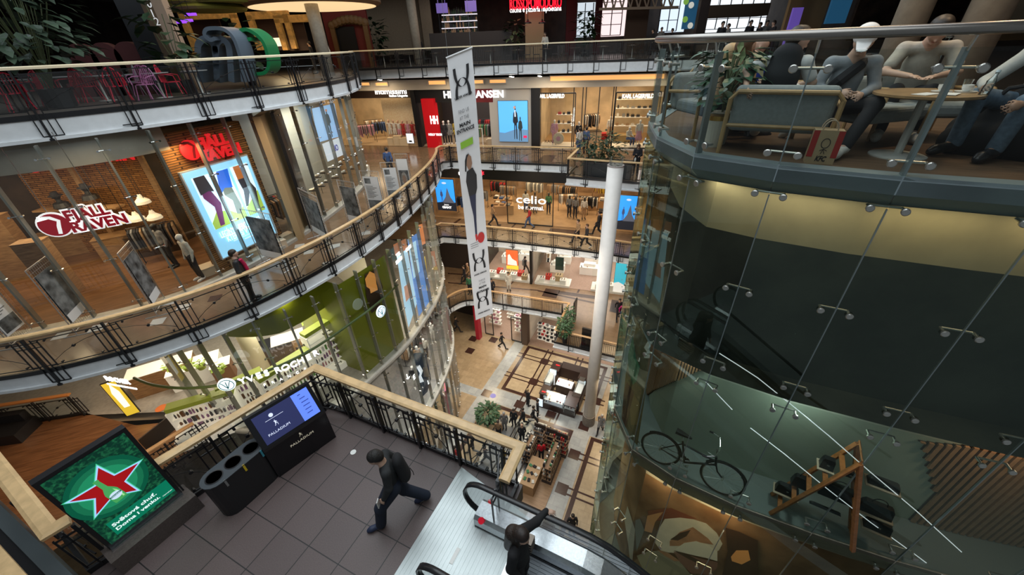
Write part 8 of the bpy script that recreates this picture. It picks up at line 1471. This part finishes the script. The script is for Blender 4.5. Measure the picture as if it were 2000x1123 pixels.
bc=bent_chair();first=True;R=random.Random(5);k=0
for i in range(11):
 x=-8.2+i*1.85;y=31.2-i*.22
 cafe_table('dark restaurant table, one of the row behind the straight railing',(x,y,0),.75,.42,mat('table_dark'))['group']='dark tables behind the straight railing'
 for s_ in(-1,1):
  p=(x+s_*.62,y+.1,0);rz=s_*math.pi/2
  if first:bc.location=p;bc.rotation_euler=(0,0,rz);first=False;c=bc
  else:c=dup(bc,p,rz)
  c['label']='dark cafe chair at the tables behind the straight railing';c['group']='dark chairs behind the straight railing'
 if i%3!=1:
  c=Vector((x,y,.76));mb=MB();mb.lathe(c,[(0,0),(.14,0),(.15,.012),(0,.012)],12);mb.build('plate',MANW,None,label='white plate on the dark restaurant tables',cat='plate',group='plates on the dark tables')
wtr=atY(1066,82,33);person('waiter in a white shirt behind the straight railing',(wtr.x,33.5,0),2.6,'bag',top=CW,legs=CK,res=.04)
for i,(x,Y,lb)in enumerate(((1272,34,'dark silhouetted person before the bright windows, broadest one'),(1288,35,'dark silhouetted person beside the broadest one'),(1309,35,'dark silhouetted person alone before the window'),(1403,26,'dark silhouetted person on the counter row, first'),(1415,27,'dark silhouetted person in a pale collar, second on the counter row'),(1456,26,'dark silhouetted person in the middle of the counter row'),(1475,27,'dark silhouetted person with cap, later on the counter row'),(1487,28,'dark silhouetted person at the end of the counter row'),(1500,24,'dark silhouetted person next to the ochre wall'),(820,36,'person seated at the bar before the white column'),(846,37,'person in dark red at the bar by the bottle shelves'),(632,25,'cook in white behind the pale column'),(605,27,'cook in black cap at the amber kitchen'))):
 p=atY(x,90,Y);person(lb,(p.x,Y,0),3.1 if i%2 else 1.7,'stand',top=(CK,CG,CK)[i%3]if i<11 else(CW,CK)[i-11],legs=CK,res=.045,H=1.66+.1*(i%2))
for i in range(6):x=1385+i*22;p=atY(x,75,24.5);r=cafe_table('dark high table before the bright windows',(p.x,24.5,0),1.0,.35,mat('table_dark'));r['group']='dark high tables before the bright windows'
# ---------- the cafe on the drum
GCU=mat('cushion_grey',(.26,.29,.29),.9,noise=.12,scale=30);FRW=mat('frame_ash',(.42,.27,.12),.45,noise=.2,scale=10)
def armchair(label,c,yaw,w=.95,hb=.68):
 r=thing('armchair',label,'armchair',c);X=Vector((math.cos(yaw),math.sin(yaw),0));Y=Vector((-X.y,X.x,0));c=Vector(c);q=lambda a,b,z:c+X*a+Y*b+Zv*z
 els=[('c',tuple(q(-w/2+.12,0,.36)),tuple(q(w/2-.12,0,.36)),.1,.1),('c',tuple(q(-w/2+.12,.4,.36)),tuple(q(w/2-.12,.4,.36)),.1,.1),('c',tuple(q(0,0,.36)),tuple(q(0,.4,.36)),.11,.11)]
 mb=MB();mb.box(q(0,.22,.34),(w-.1,.62,.16),ax=(X,Y,Zv));s_=mb.build('seat',GCU,r)
 mb=MB();mb.box(q(0,-.14,hb-.22),(w-.06,.14,.46),ax=(X,(Y*1+Zv*.12).normalized(),(Zv-Y*.12).normalized()));mb.build('backrest',GCU,r)
 for s2 in(s_,):b=s2 .modifiers.new('soft','BEVEL');b.width=.05;b.segments=3
 b=r.children[-1]if r.children else None
 for o in[o for o in bpy.data.objects if o.parent==r and o.name.startswith('backrest')]:b=o.modifiers.new('soft','BEVEL');b.width=.06;b.segments=4
 mb=MB();B=-.24;mb.tube([q(-w/2,B,0),q(-w/2,B,hb-.12),q(-w/2+.06,B,hb-.05),q(w/2-.06,B,hb-.05),q(w/2,B,hb-.12),q(w/2,B,0)],.024,8)
 mb.tube([q(-w/2,B,.3),q(w/2,B,.3)],.02,8);mb.build('back_frame',FRW,r)
 for s2 in(-1,1):mb=MB();mb.tube([q(s2*w/2,B,.5),q(s2*w/2,.45,.55),q(s2*w/2,.5,.5),q(s2*w/2,.5,0)],.022,8);mb.build('arm_frame',FRW,r)
 return r
armchair('grey cushioned armchair with a wooden frame, its back against the glass',(2.98,4.5,0),-.52,.98);armchair('grey cushioned wooden armchair at the picture edge with a backpack beside it',(6.0,3.35,0),-.5+.3,.95)
armchair('grey armchair seating the fair-haired and brown-haired people',(2.9,5.9,0),.2+math.pi,1.1,.72);armchair('grey armchair behind the person in blue',(3.7,6.3,0),math.pi+.1,1.1,.72);armchair('grey armchair farther back with papers on its arm',(4.0,7.6,0),math.pi,1.3,.7);armchair('grey low armchair under the white-capped person',(4.15,4.95,0),math.pi+.2,.95,.66);armchair('grey armchair under the polo-shirted person',(4.95,5.1,0),math.pi-.3,.95,.7)
tb=Vector((4.12,4.1,0));cafe_table('round wooden coffee table on a pale stem with cups and papers',tb,.6,.41,mat('tabletop_ash',(.36,.22,.1),.4,noise=.25,scale=8),.035)
CUP=mat('porcelain',(.75,.75,.72),.25)
def cup(label,p,r_=.042,h=.055):
 r=thing('coffee_cup',label,'cup',p);mb=MB();mb.lathe(p,[(.0,0),(.075,0),(.08,.012),(.03,.008)],22);mb.build('saucer',CUP,r);mb=MB();mb.lathe(p+Zv*.01,[(.022,0),(r_*.95,h*.5),(r_,h),(r_*.88,h),(.015,.01)],22);mb.build('cup_body',CUP,r);mb=MB();mb.tube([p+Vector((r_*.9,0,h*.85)),p+Vector((r_+.025,0,h*.75)),p+Vector((r_+.02,0,h*.4)),p+Vector((r_*.7,0,h*.3))],.006,6);mb.build('cup_handle',CUP,r)
cup('white coffee cup with a small dark emblem on the coffee table',tb+Vector((.12,-.02,.6)));cup('second white cup stacked beside the first on the coffee table',tb+Vector((.27,-.1,.6)))
for i,(a,b,w)in enumerate(((-.12,-.12,.22),(.02,-.2,.2))):mb=MB();mb.box(tb+Vector((a,b,.603+.004*i)),(w,.12,.004),.3+.3*i);mb.build('paper_sheet',mat('paper',(.75,.74,.7),.8),None,label=('larger white paper sheet lying on the coffee table','smaller white paper sheet lying across the other on the coffee table')[i],cat='paper')
c=tb+Vector((.38,.02,.6));r=thing('drinking_glass','clear glass at the edge of the coffee table','glass',c);mb=MB();mb.lathe(c,[(.025,0),(.035,.1),(.033,.1),(.022,.005)],16);mb.build('glass_body',GLSF,r)
bc_=Vector((3.2,3.98,0));X=Vector((.87,-.5,0));Y=Vector((.5,.87,0));r=thing('paper_bag','brown paper take-away bag with red side stripes and rope handles on the cafe floor','bag',bc_);KR_=mat('kraft_paper',(.42,.3,.17),.8,noise=.12,scale=6)
mb=MB();mb.box(bc_+Zv*.16,(.24,.13,.32),ax=(X,Y,Zv));mb.build('bag_body',KR_,r)
for s_ in(-1,1):mb=MB();mb.box(bc_+X*(.1*s_)+Zv*.19-Y*.0665,(.05,.002,.25),ax=(X,Y,Zv));mb.build('red_stripe',mat('bag_red',(.35,.02,.015),.7),r);
for s_ in(-1,1):mb=MB();mb.tube([bc_+Y*(.05*s_)+X*(.06*math.cos(t))+Zv*(.32+.09*math.sin(t))for t in[math.pi*k/10 for k in range(11)]],.006,6);mb.build('rope_handle',mat('rope',(.45,.35,.25),.8),r)
text('KFC',.07,'bag_lettering',BKC,r,bc_-Y*.068+Zv*.05,X,Zv,.002,bold=.002,width=.09,shear=.2);mb=MB();mb.tube([bc_-Y*.068+X*(.035*math.cos(t))+Zv*(.2+.045*math.sin(t))for t in[k*math.pi/8 for k in range(16)]],.003,4,closed=True)
mb.tube([bc_-Y*.068+X*a+Zv*b for a,b in((-.03,.13),(0,.145),(.03,.13),(.0,.145),(-.015,.1),(0,.14),(.015,.1))],.003,4);mb.build('printed_emblem',BKC,r)
GH=mat('hoodie_grey',(.27,.3,.33),.9,noise=.15,scale=20);POLO=mat('polo_cream',(.45,.42,.36),.85,noise=.12,scale=25);TEE=mat('tee_white',(.62,.63,.62),.85,noise=.1,scale=20);VEST=mat('vest_black',(.008,.01,.012),.9);JEAN=mat('jeans_pale',(.12,.18,.25),.85,noise=.3,scale=25);SLEE=mat('sleeve_grey',(.5,.5,.48),.9,noise=.12,scale=25)
def strapx(r,T,p,M):
 mb=MB();s_,h=p['sL'],p['hR'];mb.tube([T@Vector((s_[0]*.7,s_[1]-.05,s_[2]+.06)),T@Vector((-.06,.15,.85)),T@Vector((.08,.17,.7)),T@Vector((.2,.05,.52))],[.03,.05,.055,.04],8);mb.build('sling_bag',BKC,r)
def yaw_to(a,b):d=Vector(b)-Vector(a);return math.atan2(-d.x,d.y)
LOWS=dict(pelvis=(0,0,.4),chest=(0,.04,.72),neck=(0,.1,.92),head=(0,.17,1.06),sR=(.19,.08,.86),sL=(-.19,.08,.86),hR=(.1,0,.42),hL=(-.1,0,.42),kR=(.15,.43,.5),kL=(-.15,.43,.5),aR=(.15,.5,.1),aL=(-.15,.45,.1),tR=(.17,.66,.04),tL=(-.17,.6,.04))
def seated(label,c,yaw,J,**k):d=dict(LOWS);d.update(J);k.setdefault('res',.012);return person(label,c,yaw,'sit',J=d,fine=True,**k)
hB=atY(1692,82,4.55);seated('person in white cap and grey hoodie with a black sling bag, head bowed',(hB.x+.05,4.72,.0),2.75,dict(face=(.25,1,-.7),wR=(.1,.3,.6),eR=(.27,.12,.62),wL=(-.12,.32,.58),eL=(-.27,.1,.62),aR=(.2,.55,.1),tR=(.25,.72,.04),kL=(-.22,.45,.5),aL=(-.05,.62,.12),tL=(.05,.78,.06)),top=GH,legs=BKC,hat=mat('cap_white',(.8,.8,.78),.6),shoe=mat('shoe_white',(.65,.64,.6),.6),extra=strapx)
hC=atY(1826,62,5.0);seated('person in a cream polo shirt leaning over the coffee table, hands on it',(hC.x+.12,5.15,.02),yaw_to((hC.x+.12,5.15,0),(4.15,4.1,0)),dict(pelvis=(0,0,.44),neck=(0,.2,.95),head=(0,.31,1.06),chest=(0,.1,.76),sR=(.2,.17,.9),sL=(-.2,.17,.9),face=(0,1,-.9),eR=(.3,.3,.68),wR=(.1,.55,.655),fR=(-.5,.8,-.05),eL=(-.3,.3,.68),wL=(-.1,.58,.655),fL=(.6,.8,-.05),uR=(0,0,1),uL=(0,0,1),curl=.2),top=POLO,legs=BKC,sleeve='short',shoe=mat('shoe_white'),H=1.78)
def vestx(r,T,p,M):
 els=[('c',(0,.05,.9),(0,.02,.72),.15,.17,((0,1,0),1.2)),('c',(0,.02,.72),(0,0,.42),.17,.17,((0,1,0),1.2))];skin_obj('black_vest',els,VEST,r,T,.015)
hA=atY(1568,66,4.75);seated('person in white T-shirt and black vest twisted round in the armchair by the glass',(hA.x-.12,4.72,.02),-.35-math.pi*.1,dict(face=(.8,.5,-.3),eL=(-.32,-.18,.8),wL=(-.25,-.42,.66),fL=(.4,-.7,-.6),wR=(.18,.4,.62),eR=(.3,.15,.66),kR=(.2,.42,.58),aR=(.35,.6,.3),head=(.05,.12,1.06)),top=TEE,legs=mat('shorts_white',(.66,.65,.6),.85),sleeve='short',shorts=True,shoe=mat('shoe_white'),extra=vestx)
hD=atY(2075,95,4.1);seated('person in pale sleeves and faded jeans holding a water bottle at the picture edge',(hD.x-.05,4.0,.02),1.75,dict(eR=(.28,.3,.62),wR=(.12,.55,.6),eL=(-.3,.25,.6),wL=(-.22,.55,.5),kR=(.16,.5,.52),kL=(-.2,.5,.5)),top=SLEE,legs=JEAN,skin=SKIN_D,H=1.8)
bo=at(1913,195,.56);r=thing('water_bottle','clear plastic water bottle in the hand of the person at the picture edge','bottle',bo);mb=MB();d=Vector((.25,.1,1)).normalized();X_=d.orthogonal().normalized();mb.lathe(bo,[(.0,0),(.033,.005),(.035,.1),(.03,.13),(.034,.15),(.012,.2),(.012,.225),(0,.225)],18,ax=(X_,d.cross(X_),d));mb.build('bottle_body',glass('bottle_plastic',(.85,.93,.95),.2),r,smooth=True);mb=MB();mb.lathe(bo+d*.222,[(0,0),(.016,0),(.016,.02),(0,.02)],14,ax=(X_,d.cross(X_),d));mb.build('bottle_cap',mat('cap_pale',(.6,.7,.75),.4),r)
for lb,x,y,Y,yw,t,hr,lh in(('long brown-haired person in brown eating, in profile on the grey sofa',1434,88,5.4,-1.4,CT,HAIR_B,True),('grey-haired person with glasses at the back of the cafe',1466,88,7.0,2.7,CGR,HAIR_G,False),('dark-haired person in a bright blue top on the grey sofa',1492,84,5.9,2.5,mat('top_blue',(.015,.05,.35),.8),HAIR,True),('dark-haired person behind the twisted armchair sitter',1410,105,6.0,-1.2,CK,HAIR_Y,True)):
 h=atY(x,y,Y);seated(lb,(h.x,Y,h.z-1.06 if h.z<1.06 else 0),yw,dict(wR=(.08,.28,.92),eR=(.26,.14,.66))if 'eating' in lb else{},top=t,legs=CK,hair=hr,long_hair=lh,res=.016)
r=thing('backpack','big black padded backpack slumped beside the coffee table','bag',(5.0,4.0,0));r2=skin_obj('bag_body',[('c',(4.75,4.15,.12),(5.15,3.75,.2),.16,.24),('c',(4.9,4.2,.2),(5.25,3.95,.55),.2,.2),('c',(5.3,3.9,.3),(5.5,3.7,.75),.22,.2)],mat('bag_nylon',(.006,.006,.007),.9),r,Matrix.Identity(4),.02);mb=MB();mb.tube([(4.75,4.1,.4),(4.8,4.0,.62),(5.0,3.85,.68),(5.1,3.75,.5)],.02,6);mb.build('strap',BKC,r)
leafy('peace lily with drooping dark leaves in a white and brass pot by the glass',(2.62,5.0,0),1.0,.34,130,mat('lily_green',(.05,.13,.07),.4,noise=.3,scale=8),mat('pot_white',(.6,.56,.48),.5),lsz=.2,seed=31,poth=.36,potr=.14,up=.2)
r=thing('brass_planter','brass-rimmed white planter edge beside the lily','planter',(2.5,4.85,0));mb=MB();mb.lathe((2.52,4.86,0),[(.09,0),(.12,.3),(.12,.34),(.1,.34),(.1,.3)],20);mb.build('planter_body',mat('pot_white'),r);mb=MB();mb.lathe((2.52,4.86,.3),[(.121,0),(.124,.05),(.118,.05)],20);mb.build('brass_rim',mat('brass',(.5,.3,.08),.3,.9),r)
for i,(x,Y,h)in enumerate(((1432,5.0,.95),(1440,5.05,.85))):p=atY(x,150,Y);r=thing('lily_flower','pale green lily blossom, %s above the dark leaves'%('taller','lower')[i],'flower',(p.x,Y,h));mb=MB();b=Vector((p.x,Y,h));mb.add([b,b+Vector((.04,0,.08)),b+Vector((0,-.01,.17)),b+Vector((-.04,0,.08)),b+Vector((0,.015,.08))],[(0,1,4),(1,2,4),(2,3,4),(3,0,4)]);mb.build('blossom',mat('blossom_green',(.35,.45,.22),.5),r);mb=MB();mb.rod(b,(2.62,5.0,.4),.006,5);mb.build('stalk',mat('stem_green'),r)
lamp('cafe_lamp',(5.0,6.8,4.6),1.5,75,(1,.78,.52));lamp('cafe_lamp_b',(4.5,4.2,4.8),1.2,16,(.9,.95,1));lamp('cafe_spot',(5.6,4.6,3.2),.3,22,(1,.7,.42))
